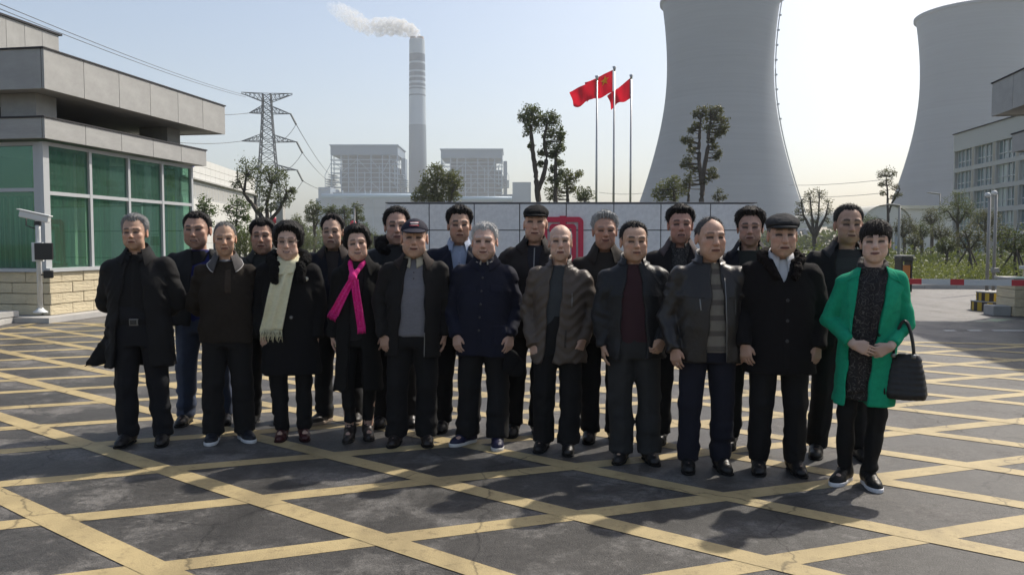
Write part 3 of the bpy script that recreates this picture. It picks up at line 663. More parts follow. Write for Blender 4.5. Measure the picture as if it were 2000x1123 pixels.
for i in range(5): box('lower_opening', (1.5 + 2.6 * i, 0.0, 1.4), (0.9, 0.12, 2.0), M_DARK, l2)
gp = W(548, 398, 44); g2 = empty('grey_pillar', (gp.x, gp.y, 0), R(-5), 'plain grey square pillar beside the leafy tree on the left', 'pillar'); boxb('shaft', (0, 0, gp.z / 2), (0.38, 0.38, gp.z), M_CONC, g2, 0, 0.02); boxb('base', (0, 0, 0.1), (0.55, 0.55, 0.2), M_CONC, g2, 0, 0.02)

# ------------------------------------------------------------------ five-storey office block on the right
ro = empty('office_block', (0, 0, 0), 0, 'five-storey office block with bands of tall windows before the second cooling tower', 'building')
B1 = W(1862, 475, 105); V_ = Vector((1165 - 1000, FPX)).normalized()         # its front runs back towards this vanishing point
ro.location = (B1.x, B1.y, 0); ro.rotation_euler = (0, 0, math.atan2(-V_.y, -V_.x))      # local x runs towards the camera
ZB = W(1862, 264, 105).z; RL = 60.0; sh = 41 / FPX * 105
M_OFF = mat('office_render', (0.42, 0.42, 0.41), 0.8, 0.06, 0.3); M_PIER = mat('office_tan_pier', (0.36, 0.33, 0.28), 0.8, 0.06, 0.3)
box('wall_core', (RL / 2, 7.3, ZB / 2), (RL, 14, ZB - 0.05), M_DARK, ro)
box('parapet', (RL / 2, 0.1, ZB - 0.4 * sh), (RL + 0.3, 0.7, 0.8 * sh), M_OFF, ro); box('end_wall', (-0.15, 7.2, ZB / 2 - 0.02), (0.3, 14.6, ZB - 0.04), M_OFF, ro); box('coping', (RL / 2, 0.05, ZB + 0.06), (RL + 0.5, 0.9, 0.12), M_JOINT, ro)
M_OGL = mat('office_glass', (0.10, 0.16, 0.18), 0.08, 0.35, 0.4, spec=0.8); M_OGP = mat('office_glass_pale', (0.34, 0.40, 0.38), 0.3, 0.2, 0.4)
for s_ in range(6):
    zt = ZB - 0.8 * sh - s_ * sh * 0.985
    if zt < 0.5: break
    z0 = max(0.0, zt - 0.80 * sh); z1 = zt
    box('spandrel', (RL / 2, 0.12, max(0.1, z0 - 0.095 * sh)), (RL, 0.55, 0.20 * sh), M_OFF, ro)
    x = 0.35
    while x < 34:
        for wd in (2.2, 2.2):
            wi = empty('window', (x + wd / 2, 0.12, (z0 + z1) / 2)); wi.parent = ro
            box('pane', (0, 0.1, 0), (wd - 0.15, 0.03, z1 - z0), M_OGL if random.random() < 0.75 else M_OGP, wi)
            for q in (-wd / 2 + 0.1, 0, wd / 2 - 0.1): box('frame', (q, 0.04, 0), (0.12, 0.1, z1 - z0), M_ALU, wi)
            box('frame', (0, 0.03, -0.16 * (z1 - z0)), (wd - 0.15, 0.1, 0.1), M_ALU, wi)
            x += wd
        box('pier', (x + 0.45, 0.02, (z0 + z1) / 2), (0.55, 0.42, z1 - z0), M_PIER, ro); box('pier', (x + 0.1, 0.06, (z0 + z1) / 2), (0.2, 0.44, z1 - z0), M_OFF, ro); box('pier', (x + 0.8, 0.06, (z0 + z1) / 2), (0.2, 0.44, z1 - z0), M_OFF, ro)
        x += 0.9
# arched hall
ah = empty('arched_hall', W(1730, 475, 150), 0, 'pale hall with a barrel roof in the gap between the cooling towers', 'building'); ah.location.z = 0
k = 150 / FPX; M_HALL = mat('hall_white', (0.55, 0.55, 0.53), 0.6, 0.05, 0.3); M_HROOF = mat('hall_roof', (0.52, 0.50, 0.42), 0.6)
zc = W(1730, 440, 150).z
def arch(w, h, z0, n=20): return [(-w / 2, 0)] + [(w / 2 * -math.cos(math.pi * i / n), z0 + h * math.sin(math.pi * i / n)) for i in range(n + 1)] + [(w / 2, 0)]
prism('end_wall', arch(96 * k, 38 * k, zc), 0, 0.3, M_HALL, ah)
n_ = 20; V = []; F = []
for i in range(n_ + 1):
    for yy in (-0.4, 40): V.append((98 * k / 2 * -math.cos(math.pi * i / n_), yy, zc + 40 * k * math.sin(math.pi * i / n_)))
    if i: F.append((2 * i - 2, 2 * i - 1, 2 * i + 1, 2 * i))
link('barrel_roof', mesh('barrel_roof', V, F, M_HROOF, True), ah)
box('long_wing', (75 * k, 12, (zc + 32 * k) / 2), (140 * k, 18, zc + 32 * k), M_HALL, ah); box('wing_roof', (75 * k, 12, zc + 36 * k), (142 * k, 19, 7 * k), M_HROOF, ah)
for i in range(6): box('roller_door', (-30 * k + 13 * k * i, -0.05, 2.2), (9 * k, 0.1, 4.2), M_WINGLASS if i % 2 else M_BAND, ah)

# ------------------------------------------------------------------ trees and shrubs
def leaf_mat(name, col, var=0.45):
    m = mat(name, col, 0.6, var, 1.3, coords='Object'); n = m.node_tree.nodes; l = m.node_tree.links; b = n['Principled BSDF']; o = n['Material Output']
    t = n.new('ShaderNodeBsdfTranslucent'); t.inputs['Color'].default_value = (col[0] * 1.6, col[1] * 1.7, col[2] * 0.8, 1)
    x = n.new('ShaderNodeMixShader'); x.inputs[0].default_value = 0.3; l.new(b.outputs[0], x.inputs[1]); l.new(t.outputs[0], x.inputs[2]); l.new(x.outputs[0], o.inputs[0]); return m
M_LEAF = leaf_mat('leaf_dark', (0.085, 0.10, 0.045)); M_LEAF2 = leaf_mat('leaf_olive', (0.105, 0.112, 0.042)); M_LEAF3 = leaf_mat('leaf_fresh', (0.075, 0.11, 0.035)); M_LEAF4 = leaf_mat('leaf_brownish', (0.088, 0.088, 0.05))
M_BARK = mat('bark', (0.075, 0.062, 0.052), 0.9, 0.3, 5, 0.5, 25)
def leaf_geo(cent, nrm_jit, size, rg):
    n = len(cent); a = rg.normal(size=(n, 3)); a /= np.linalg.norm(a, axis=1)[:, None]; b = rg.normal(size=(n, 3)); b -= a * (a * b).sum(1)[:, None]; b /= np.linalg.norm(b, axis=1)[:, None]
    s = size * (0.6 + 0.8 * rg.random(n))[:, None]
    V = np.stack([cent - a * s, cent + b * s * 0.42, cent + a * s, cent - b * s * 0.42], 1).reshape(-1, 3)
    return V
def np_mesh(name, V, quads, m, smooth=False):
    me = bpy.data.meshes.new(name); V = np.asarray(V, np.float32); quads = np.asarray(quads, np.int32)
    me.vertices.add(len(V)); me.vertices.foreach_set('co', V.ravel()); me.loops.add(quads.size); me.loops.foreach_set('vertex_index', quads.ravel())
    me.polygons.add(len(quads)); me.polygons.foreach_set('loop_start', np.arange(0, quads.size, quads.shape[1], dtype=np.int32))
    me.materials.append(m); me.update(calc_edges=True)
    if smooth: me.polygons.foreach_set('use_smooth', np.ones(len(quads), bool))
    return me
def crown_mesh(blobs, per_m3, leaf, rg, m, name='crown', minn=60):
    allc = []
    for (c, r) in blobs:
        nt = max(6, int(minn * 0.25))
        tw = rg.normal(size=(nt, 3)); tw /= np.linalg.norm(tw, axis=1)[:, None]; tw *= (rg.random(nt) ** 0.45)[:, None] * np.array([r, r * 0.95, r * 0.9])
        nl = max(minn, int(per_m3 * r ** 2.3))
        idx = rg.integers(0, nt, nl); sp = max(leaf * 1.6, r * 0.34)
        allc.append(np.array(c) + tw[idx] + rg.normal(size=(nl, 3)) * sp * 0.55)
    c = np.concatenate(allc); V = leaf_geo(c, 0, leaf, rg)
    return np_mesh(name, V, np.arange(len(V)).reshape(-1, 4), m), c
def tree(name, D, base, trunks, blobs, label, cat='tree', leaf=0.10, dens=900, m=M_LEAF, twigs=26, seed=0, group=None, stake=False):
    rg = np.random.default_rng(1000 + seed)
    b0 = W(base[0], 475, D); e = empty(name, (b0.x, b0.y, 0), 0, label, cat, group); O = Vector((b0.x, b0.y, 0))
    k = D / FPX; ends = []
    allp = []
    for tr in trunks:
        pts = []
        for i, (x, y, r) in enumerate(tr):
            p = W(x, y, D) - O; p.y = (rg.random() - 0.5) * 0.25 * (i > 0) + (0.0); pts.append(p)
        if pts[0].z < 0.5 or len(trunks[0]) and tr is trunks[0]: pts[0].z = min(pts[0].z, -0.02)
        # smooth it by subdividing
        P = []; Rr = []
        for i in range(len(pts) - 1):
            for s_ in range(5):
                t = s_ / 5; P.append(pts[i].lerp(pts[i + 1], t) + Vector(rg.normal(size=3)) * 0.012); Rr.append((tr[i][2] * (1 - t) + tr[i + 1][2] * t) * k)
        P.append(pts[-1]); Rr.append(tr[-1][2] * k)
        V, F = tube_geo(P, Rr, 8); link('trunk', mesh('trunk', V, F, M_BARK, True), e); allp += [(p, r) for p, r in zip(P, Rr)]
    bl = []
    for (x, y, r) in blobs:
        c = W(x, y, D) - O; c.y = (rg.random() - 0.5) * r * k * 1.1; bl.append((tuple(c), r * k * 1.16))
    me, cen = crown_mesh(bl, dens * 2.6, leaf * 0.62, rg, m, minn=170); link('crown', me, e)
    # twigs from the nearest trunk point into the crown
    V = []; F = []
    for i in rg.integers(0, len(cen), twigs * max(1, len(bl) // 3)):
        p = Vector(cen[i]); q, r = min(allp, key=lambda a: (a[0] - p).length + (0.6 * max(0, a[0].z - p.z)))
        if (p - q).length > 1.1 + 0.012 * D: continue
        mid = q.lerp(p, 0.5) + Vector((0, 0, -0.05)) * (p - q).length
        v, f = tube_geo([q, mid, p], [min(r * 0.55, 0.03), 0.014, 0.006], 5, False); n0 = len(V); V += v; F += [tuple(a + n0 for a in ff) for ff in f]
    if V: tag(link('branches', mesh('branches', V, F, M_BARK, True), e), kind='stuff')
    if stake:
        for a in (0.3, 2.4, 4.5): tube('stake', [(0.75 * math.cos(a), 0.75 * math.sin(a), -0.02), (0.05 * math.cos(a), 0.05 * math.sin(a), 1.25)], 0.035, M_BARK, e, 6)
    return e
tree('leafy_tree', 36, (528, 475), [[(528, 520, 6), (524, 440, 5.5), (512, 425, 5), (490, 398, 4), (478, 378, 3), (482, 345, 2)], [(524, 440, 4.5), (520, 400, 3.5), (530, 360, 2)], [(524, 438, 4), (548, 405, 3), (560, 375, 2)], [(478, 378, 2.4), (465, 350, 1.2)]],
     [(487, 322, 17), (470, 340, 14), (463, 360, 10), (495, 345, 16), (515, 335, 16), (505, 365, 14), (532, 345, 18), (545, 360, 18), (552, 338, 10), (520, 380, 16), (545, 385, 14), (566, 382, 10), (572, 372, 6), (560, 398, 9), (530, 405, 10), (510, 410, 8)], 'sprawling leafy tree with forked branches in front of the white office', leaf=0.085, dens=700, m=M_LEAF, seed=1)
tree('small_tree', 30, (400, 475), [[(400, 500, 3), (400, 420, 2), (402, 395, 1)]], [(402, 393, 12), (395, 405, 12), (410, 410, 12), (398, 425, 12), (408, 440, 10)], 'slim young tree against the end of the green glass', leaf=0.08, m=M_LEAF3, seed=2)
tree('small_tree', 30, (465, 475), [[(465, 500, 3), (464, 430, 2), (463, 395, 1)]], [(463, 397, 14), (450, 408, 12), (478, 405, 12), (465, 420, 15), (445, 440, 8), (480, 428, 8), (462, 440, 14)], 'young fresh green tree standing before the white office wall', leaf=0.08, m=M_LEAF3, seed=3)
for i, (x, y, r, D, lab) in enumerate(((482, 470, 26, 24, 'rounded dark shrub between the crew-cut man and the man behind the cream scarf'), (470, 452, 20, 26, 'shrub rising behind the crew-cut man in the dark pullover'), (590, 462, 22, 40, 'soft green shrub showing above the cream scarf woman'), (640, 478, 16, 40, 'low shrub by the ear of the man in the dark jacket'), (722, 460, 18, 46, 'grey-green shrub at the end of the granite wall'), (710, 440, 10, 60, 'small loose shrub behind the woman with the pink scarf'))):
    tree('shrub', D, (x, 475), [[(x, 520, 2.5), (x, y, 1.5)]], [(x, y, r * 0.8), (x - r * 0.6, y + r * 0.5, r * 0.7), (x + r * 0.6, y + r * 0.5, r * 0.7), (x, y + r, r * 0.9)], lab, 'shrub', leaf=0.06, dens=1500, m=(M_LEAF, M_LEAF3)[i % 2], seed=20 + i, twigs=8, group='shrubs along the drive')
tree('young_tree', 62, (615, 475), [[(615, 505, 3.5), (614, 455, 3), (612, 420, 1.6)], [(614, 450, 2), (622, 430, 1.2)]], [(613, 402, 10), (605, 412, 9), (622, 412, 11), (612, 425, 11), (603, 428, 6), (620, 432, 7)], 'staked young tree nearest the edge of the turbine hall', leaf=0.11, m=M_LEAF, seed=5, stake=True)
tree('young_tree', 62, (646, 475), [[(646, 500, 2.5), (645, 440, 2), (645, 415, 1.2)]], [(648, 408, 10), (641, 412, 8), (655, 418, 8), (648, 424, 9)], 'young tree directly above the thin-faced man in the back row', leaf=0.11, m=M_LEAF, seed=6)
tree('young_tree', 62, (676, 475), [[(676, 500, 2.5), (675, 445, 2), (672, 410, 1.2)]], [(672, 408, 8), (666, 414, 6), (678, 420, 8), (674, 436, 8)], 'sparse young tree behind the street lamp post', leaf=0.11, m=M_LEAF, seed=7)
tree('young_tree', 64, (705, 475), [[(705, 500, 2.5), (700, 450, 2), (694, 410, 1.2)]], [(694, 405, 9), (688, 415, 8), (704, 412, 8), (698, 425, 8), (690, 432, 6), (708, 428, 5)], 'leaning young tree above the woman with the pink scarf', leaf=0.11, m=M_LEAF, seed=8)
tree('young_tree', 64, (580, 475), [[(580, 500, 2.5), (580, 450, 2), (580, 430, 1.2)]], [(580, 428, 10), (574, 440, 10), (588, 440, 10), (580, 455, 12)], 'cone-shaped young tree between the two front-row women', leaf=0.1, m=M_LEAF, seed=9)
tree('bushy_tree', 55, (855, 475), [[(860, 480, 5), (858, 400, 4), (850, 360, 2)], [(875, 480, 5), (878, 395, 3.5), (888, 365, 2)]], [(852, 330, 12), (840, 345, 15), (862, 345, 15), (832, 365, 15), (850, 370, 18), (872, 352, 15), (885, 345, 14), (893, 360, 12), (880, 372, 16), (820, 380, 14), (840, 388, 18), (865, 390, 16), (890, 385, 10), (812, 390, 8)], 'bushy tree rising over the granite wall in front of the chimney foot', leaf=0.13, dens=650, m=M_LEAF2, seed=10)
tree('tall_tree', 40, (1055, 475), [[(1052, 480, 7), (1051, 390, 6), (1047, 345, 5), (1042, 310, 4.5), (1038, 268, 4), (1036, 240, 2)], [(1050, 375, 5), (1063, 340, 4.5), (1068, 305, 4), (1062, 270, 3.5), (1070, 240, 2)]],
     [(1030, 220, 14), (1020, 232, 9), (1042, 215, 12), (1035, 240, 14), (1052, 228, 13), (1046, 248, 12), (1030, 255, 10), (1065, 235, 13), (1075, 225, 9), (1085, 238, 11), (1090, 255, 11), (1075, 260, 14), (1095, 272, 8), (1088, 290, 9), (1070, 285, 9), (1078, 305, 7), (1058, 300, 5), (1055, 320, 5), (1037, 285, 4)], 'tall pruned tree with two bare trunks left of the flags', leaf=0.11, dens=900, m=M_LEAF, seed=11)
tree('slender_tree', 40, (1085, 475), [[(1085, 480, 5), (1085, 390, 4.5), (1085, 330, 4), (1087, 300, 3), (1098, 265, 1.5)]], [(1098, 262, 7), (1094, 290, 9), (1080, 300, 7), (1092, 318, 8), (1078, 330, 6), (1098, 338, 8), (1075, 352, 7), (1090, 355, 8)], 'slender tree standing just beside the twin bare trunks', leaf=0.11, dens=900, m=M_LEAF, seed=12)
tree('bushy_tree', 42, (1108, 475), [[(1108, 480, 4), (1108, 390, 3.5), (1108, 355, 1.5)]], [(1110, 340, 9), (1098, 350, 11), (1120, 348, 11), (1130, 340, 6), (1108, 362, 13), (1075, 372, 10), (1090, 375, 12), (1120, 372, 10), (1075, 385, 8)], 'loose bushy tree just over the wall near the flagpoles', leaf=0.10, dens=800, m=M_LEAF2, seed=13)
tree('shrub', 40, (1142, 475), [[(1142, 490, 3), (1142, 390, 2)]], [(1142, 372, 10), (1132, 382, 10), (1152, 382, 10), (1142, 388, 12)], 'round dark shrub at the foot of the flagpoles behind the wall', 'shrub', leaf=0.09, dens=1200, m=M_LEAF, seed=14, group='shrubs along the drive')
tree('tall_tree', 40, (1372, 475), [[(1370, 480, 6), (1371, 390, 5.5), (1374, 340, 4.5), (1380, 300, 4), (1383, 265, 3.5), (1388, 235, 1.5)], [(1371, 360, 5), (1366, 320, 4.2), (1366, 270, 3.5), (1368, 235, 1.5)]],
     [(1370, 215, 9), (1390, 215, 11), (1405, 215, 10), (1360, 222, 7), (1378, 230, 10), (1398, 232, 12), (1412, 235, 9), (1410, 250, 9), (1360, 245, 8), (1350, 255, 6), (1385, 250, 10), (1398, 262, 9), (1412, 258, 5), (1345, 278, 9), (1335, 275, 5), (1352, 292, 9), (1395, 288, 6), (1404, 300, 5), (1392, 275, 6), (1345, 312, 11), (1336, 322, 8), (1355, 330, 10), (1398, 308, 4), (1390, 335, 8), (1382, 350, 9), (1348, 350, 11), (1338, 362, 9), (1395, 345, 5)], 'tall pruned tree with paired trunks against the cooling tower', leaf=0.10, dens=900, m=M_LEAF4, seed=15)
tree('bushy_tree', 46, (1318, 475), [[(1318, 480, 4), (1318, 395, 3), (1315, 370, 1.5)], [(1340, 480, 4), (1345, 390, 3), (1348, 350, 2)]], [(1318, 350, 9), (1305, 358, 11), (1325, 362, 12), (1290, 368, 10), (1280, 378, 9), (1300, 378, 13), (1318, 382, 13), (1335, 376, 9), (1288, 388, 10)], 'olive bushy tree over the wall at the cooling tower foot', leaf=0.10, dens=900, m=M_LEAF2, seed=16)
tree('sparse_bush', 46, (1405, 475), [[(1405, 480, 2), (1405, 395, 1.4), (1402, 378, 0.8)]], [(1405, 375, 7), (1396, 384, 6), (1414, 384, 6), (1405, 390, 8)], 'sparse little bush over the wall right of the paired trunks', 'bush', leaf=0.07, dens=500, m=M_LEAF4, seed=17)
tree('fan_shaped_tree', 60, (1592, 475), [[(1592, 500, 5), (1590, 460, 4), (1570, 420, 2), (1565, 390, 1)], [(1590, 462, 4), (1585, 420, 2), (1582, 380, 1)], [(1592, 460, 4), (1600, 420, 2), (1600, 378, 1)], [(1592, 462, 4), (1612, 425, 2), (1618, 395, 1)]],
     [(1590, 375, 9), (1575, 382, 10), (1605, 382, 10), (1564, 398, 10), (1588, 395, 12), (1615, 398, 11), (1560, 415, 9), (1580, 415, 10), (1600, 412, 10), (1620, 415, 9), (1562, 430, 7), (1615, 432, 8), (1590, 432, 7)], 'dense fan-shaped tree in the gap between the cooling towers', leaf=0.09, dens=380, m=M_LEAF4, seed=18, twigs=60)
tree('sapling', 48, (1735, 475), [[(1733, 530, 4), (1734, 440, 3), (1734, 390, 2), (1732, 345, 1)], [(1734, 420, 2), (1745, 395, 1.6), (1757, 370, 0.8)]], [(1732, 335, 9), (1720, 342, 8), (1745, 340, 7), (1738, 355, 9), (1722, 360, 6), (1750, 365, 7), (1755, 380, 6), (1725, 378, 5), (1745, 385, 6)], 'thin sapling with an airy crown above the woman in green', leaf=0.075, dens=420, m=M_LEAF4, seed=19)
RT = [(1700, 440, 22, 55, 'scruffy tree beside the head of the big man in the back row'), (1765, 445, 24, 52, 'scruffy tree behind the lamp post near the litter bin'), (1800, 450, 20, 55, 'thin tree just right of the litter bin'), (1838, 455, 20, 52, 'thin tree in the middle of the planted bed'), (1872, 410, 34, 50, 'broad tree in front of the end of the office block'), (1893, 465, 32, 36, 'umbrella-shaped staked tree in the planted bed'), (1985, 470, 34, 30, 'staked tree at the picture edge above the stone pillar'), (1955, 455, 20, 45, 'thin tree behind the two pale poles'), (1722, 470, 18, 44, 'low bushy tree just above the shoulder of the woman in green'), (1785, 470, 17, 46, 'low bushy tree between the litter bin and the umbrella-shaped tree'), (1848, 480, 18, 40, 'low bushy tree left of the umbrella-shaped staked tree'), (1925, 430, 26, 62, 'taller tree close before the office windows'), (1680, 470, 16, 60, 'low tree glimpsed past the ear of the heavy-set man'), (1820, 425, 20, 66, 'upright tree before the long wing of the pale hall')]
for i, (x, y, r, D, lab) in enumerate(RT):
    tree('garden_tree', D, (x, 475), [[(x, 560, 3.5), (x, y + r * 0.8, 3), (x - 2, y, 2)], [(x, y + r * 0.8, 2), (x + r * 0.5, y, 1.2)], [(x, y + r * 0.9, 2), (x - r * 0.6, y + 2, 1.2)]],
         [(x, y - r * 0.55, r * 0.5), (x - r * 0.55, y - r * 0.2, r * 0.48), (x + r * 0.55, y - r * 0.2, r * 0.48), (x, y + r * 0.1, r * 0.55), (x - r * 0.8, y + r * 0.25, r * 0.34), (x + r * 0.8, y + r * 0.25, r * 0.34), (x - r * 0.3, y + r * 0.45, r * 0.35), (x + r * 0.35, y + r * 0.45, r * 0.35)], lab, leaf=0.07, dens=900 if r < 30 else 650, m=(M_LEAF, M_LEAF4)[i % 2], seed=40 + i, group='trees in the planted bed', stake=r > 30)
# planted bed: ground cover, kerb
bd = [G(1600, 562), G(2040, 569), G(2120, 530), W(2100, 475, 60) * Vector((1, 1, 0)).length if False else Vector((42, 60, 0)), Vector((14, 60, 0)), Vector((16, 40, 0))]
bed = tag(link('planted_bed', mesh('planted_bed', [(10.0, 27.3, 0.03), (40, 24.5, 0.03), (60, 75, 0.03), (12, 75, 0.03)], [(0, 1, 2, 3)], M_EARTH)), kind='structure')
rgb = np.random.default_rng(5)
def cover(name, xr, yr, n, h, leaf, m, label):
    y = yr[0] + (yr[1] - yr[0]) * rgb.random(n) ** 1.4; x = xr[0] + (xr[1] - xr[0]) * rgb.random(n)
    hh = h * (0.45 + 0.55 * np.sin(x * 1.3 + 0.5 * np.sin(y * 2)) ** 2) * (0.6 + 0.4 * np.sin(y * 1.1 + x * 0.4) ** 2)
    c = np.stack([x, y, 0.03 + hh * rgb.random(n) ** 0.6], 1); V = leaf_geo(c, 0, leaf, rgb)
    return tag(link(name, np_mesh(name, V, np.arange(len(V)).reshape(-1, 4), m)), label, 'ground cover', kind='stuff')
cover('ground_cover', (9.5, 34), (27.7, 44), 60000, 0.8, 0.055, leaf_mat('leaf_yellow_green', (0.125, 0.14, 0.05)), 'yellow-green ground cover filling the bed behind the barrier')
cover('undergrowth', (13, 44), (40, 62), 12000, 1.5, 0.12, M_LEAF, 'dark undergrowth at the back of the planted bed')
cover('lawn_shrubbery', (-22, -4.5), (27, 40), 16000, 0.6, 0.085, M_LEAF3, 'green ground cover left of the granite wall')
kb2 = tag(empty('kerb_stones', (0, 0, 0)), kind='structure')
a = Vector((4.5, 27.4, 0)); b = Vector((40, 24.2, 0))
for i in range(36):
    p = a.lerp(b, i / 36); q = a.lerp(b, (i + 1) / 36); d = q - p
    link('kerb_stone', cube_mesh(M_CONC, 0.03), kb2, (p + q) / 2 + Vector((0, 0, 0.07)), (0, 0, math.atan2(d.y, d.x)), (d.length - 0.012, 0.2, 0.14))
# far tree line
def treeline(name, x0, x1, D, h, n, label):
    x = x0 + (x1 - x0) * rgb.random(n); hh = h * (0.5 + 0.5 * np.abs(np.sin(x * 0.09) * np.sin(x * 0.041 + 1)))
    c = np.stack([x, D + 12 * rgb.random(n), hh * rgb.random(n)], 1); V = leaf_geo(c, 0, 0.75, rgb)
    tag(link(name, np_mesh(name, V, np.arange(len(V)).reshape(-1, 4), M_LEAF)), label, 'treeline', kind='stuff')
treeline('treeline', -150, 200, 190, 6.5, 16000, 'low far treeline along the horizon')

# ------------------------------------------------------------------ right-hand street furniture
bp0 = W(1640, 548, 17.2); bp1 = W(2010, 553, 14.9)
bo = empty('boom_barrier', (0, 0, 0), 0, 'white boom barrier with red stripes lowered across the drive', 'barrier'); dvec = bp1 - bp0
nseg = 11; M_BOOMR = mat('boom_red', (0.50, 0.03, 0.04), 0.5)
cuts = [0, 0.30, 0.335, 0.40, 0.48, 0.555, 0.645, 0.73, 0.89, 0.97, 1.0]
red = {5: 1, 7: 1, 9: 1}
for (t0, t1, r) in ((0, .10, 0), (.10, .17, 1), (.17, .40, 0), (.40, .47, 1), (.47, .62, 0), (.62, .69, 1), (.69, .92, 0), (.92, 1.0, 1)):
    bar('boom_segment', bp0 + dvec * t0, bp0 + dvec * t1, 0.05, M_BOOMR if r else M_WHITE, bo, 0.11)
for t in (0.0,): box('boom_post', (bp0.x, bp0.y, bp0.z / 2), (0.08, 0.08, bp0.z - 0.04), M_WHITE, bo)
pl0 = G(1978, 618); pr = empty('stone_pillar', (pl0.x, pl0.y, 0), YAW, 'pale stone block pillar at the picture edge holding the barrier end', 'pillar')
for r in range(4): boxb('stone_block', (0.62, 0.45, 0.09 + r * 0.18), (1.2 - 0.01, 0.9, 0.172), M_BLOCK, pr, 0, 0.008)
boxb('cap_stone', (0.62, 0.45, 0.75), (1.28, 0.98, 0.06), M_FASC, pr, 0, 0.008); boxb('foot_block', (-0.16, 0.35, 0.1), (0.34, 0.5, 0.2), M_FASC, pr, 0, 0.01)
M_HZY = mat('hazard_yellow', (0.50, 0.34, 0.03), 0.6, 0.15, 6); M_HZB = mat('hazard_black', (0.03, 0.02, 0.018), 0.6, 0.2, 6)
hz0 = G(1946, 606); hz = empty('hazard_block', (hz0.x, hz0.y, 0), 0, 'two-tier round kerb island striped black and yellow beside the stone pillar', 'kerb island')
def striped(r, z0, z1, off):
    n = 28
    for i in range(n):
        a0 = 2 * math.pi * i / n; a1 = 2 * math.pi * (i + 1) / n; P = [(r * math.cos(a), r * math.sin(a)) for a in (a0, (a0 + a1) / 2, a1)]
        V = [(0, 0, z0)] + [(x, y, z0) for x, y in P] + [(0, 0, z1)] + [(x, y, z1) for x, y in P]
        F = [(1, 2, 6, 5), (2, 3, 7, 6), (4, 5, 6), (4, 6, 7)]
        link('stripe', mesh('stripe', V, F, M_HZY if (i + off) % 2 else M_HZB), hz)
    lathe('top_slab', [(0, z1 + 0.012), (r + 0.01, z1 + 0.012), (r + 0.01, z1 - 0.006), (0, z1 - 0.006)], M_FASC, hz, n=28)
striped(0.50, 0.0, 0.20, 0); 
striped(0.40, 0.213, 0.40, 1)
# litter bin
lb0 = W(1766, 475, 25); lb = empty('litter_bin', (lb0.x, lb0.y, 0), 0.15, 'orange litter bin with a black hood behind the woman in green', 'bin')
M_ORG = mat('bin_orange', (0.48, 0.17, 0.03), 0.5); boxb('body', (0, 0, 0.42), (0.26, 0.30, 0.78), M_ORG, lb, 0, 0.01); boxb('post', (-0.16, 0, 0.5), (0.05, 0.34, 1.0), M_BLK, lb, 0, 0.005); boxb('post', (0.16, 0, 0.5), (0.05, 0.34, 1.0), M_BLK, lb, 0, 0.005); boxb('hood', (0, 0, 1.0), (0.40, 0.40, 0.14), M_BLK, lb, 0, 0.03); boxb('hood_lid', (0, 0, 1.10), (0.42, 0.42, 0.03), M_CONC, lb, 0, 0.01)
M_LPOST = mat('pale_lamp_post', (0.30, 0.295, 0.28), 0.5)
def lamp(px, ytop, D, arm, label, head=0.6):
    t = W(px, ytop, D); e = empty('street_lamp', (t.x, t.y, 0), 0, label, 'street lamp', 'street lamps along the drive')
    lathe('post', [(0, 0), (0.07, 0), (0.05, t.z), (0, t.z)], M_LPOST, e, n=10); lathe('base', [(0, 0), (0.14, 0), (0.14, 0.06), (0.08, 0.12), (0.0, 0.12)], M_LPOST, e, n=10)
    hd = boxb('lamp_head', (arm * head / 2, 0, t.z + 0.04), (head, 0.22, 0.07), M_LPOST, e, 0, 0.02); hd.rotation_euler = (0, -0.12 * arm, 0)
lamp(1757, 402, 40, -1, 'street lamp post with a flat head beside the litter bin'); lamp(529, 398, 40, 1, 'street lamp partly hidden in the leafy tree', 0.7); lamp(692, 402, 50, 1, 'street lamp in front of the pale turbine hall'); lamp(1836, 379, 60, -1, 'distant lamp head over the planted bed', 0.9)
for i, (px, yt, lab) in enumerate(((1933, 384, 'pale camera mast with a dome, the left of two before the office block'), (1946, 380, 'pale camera mast with a dome, the right of two before the office block'))):
    t = W(px, yt, 24 + 0.3 * i); e = empty('camera_mast', (t.x, t.y, 0), 0, lab, 'mast', 'paired camera masts')
    lathe('mast', [(0, 0), (0.05, 0), (0.04, t.z), (0, t.z)], M_LPOST, e, n=10); lathe('dome', [(0, -0.07), (0.06, -0.05), (0.085, 0.02), (0.06, 0.07), (0, 0.085)], M_CAMW, e, (-0.06, 0, t.z + 0.03), n=12); box('bracket', (-0.03, 0, t.z - 0.02), (0.2, 0.05, 0.05), M_LPOST, e)
    if i: boxb('junction_box', (0, -0.05, 0.68), (0.2, 0.12, 0.14), M_LPOST, e, 0, 0.01)
# two pale road marks in the shade on the right
for (x, y, w) in ((1855, 646, 22), (1904, 646, 25), (1970, 646, 62)):
    a = G(x - w / 2, y); b = G(x + w / 2, y); strip('white_mark', a, b, 0.12, 0.005, M_WHITE, road)
# red lanterns far left
for (x, y, lab) in ((537, 431, 'small red lantern above the man behind the cream scarf'), (690, 437, 'small red lantern just above the pink scarf woman')):
    p = W(x, y, 55); e = empty('red_lantern', (p.x, p.y, 0), 0, lab, 'lantern'); lathe('lantern_body', [(0, -0.2), (0.14, -0.18), (0.24, 0), (0.14, 0.18), (0, 0.2)], mat('lantern_red', (0.55, 0.03, 0.06), 0.6), e, (0, 0, p.z), n=14); lathe('lantern_post', [(0.03, 0), (0.03, p.z - 0.18)], M_LPOST, e, n=8)
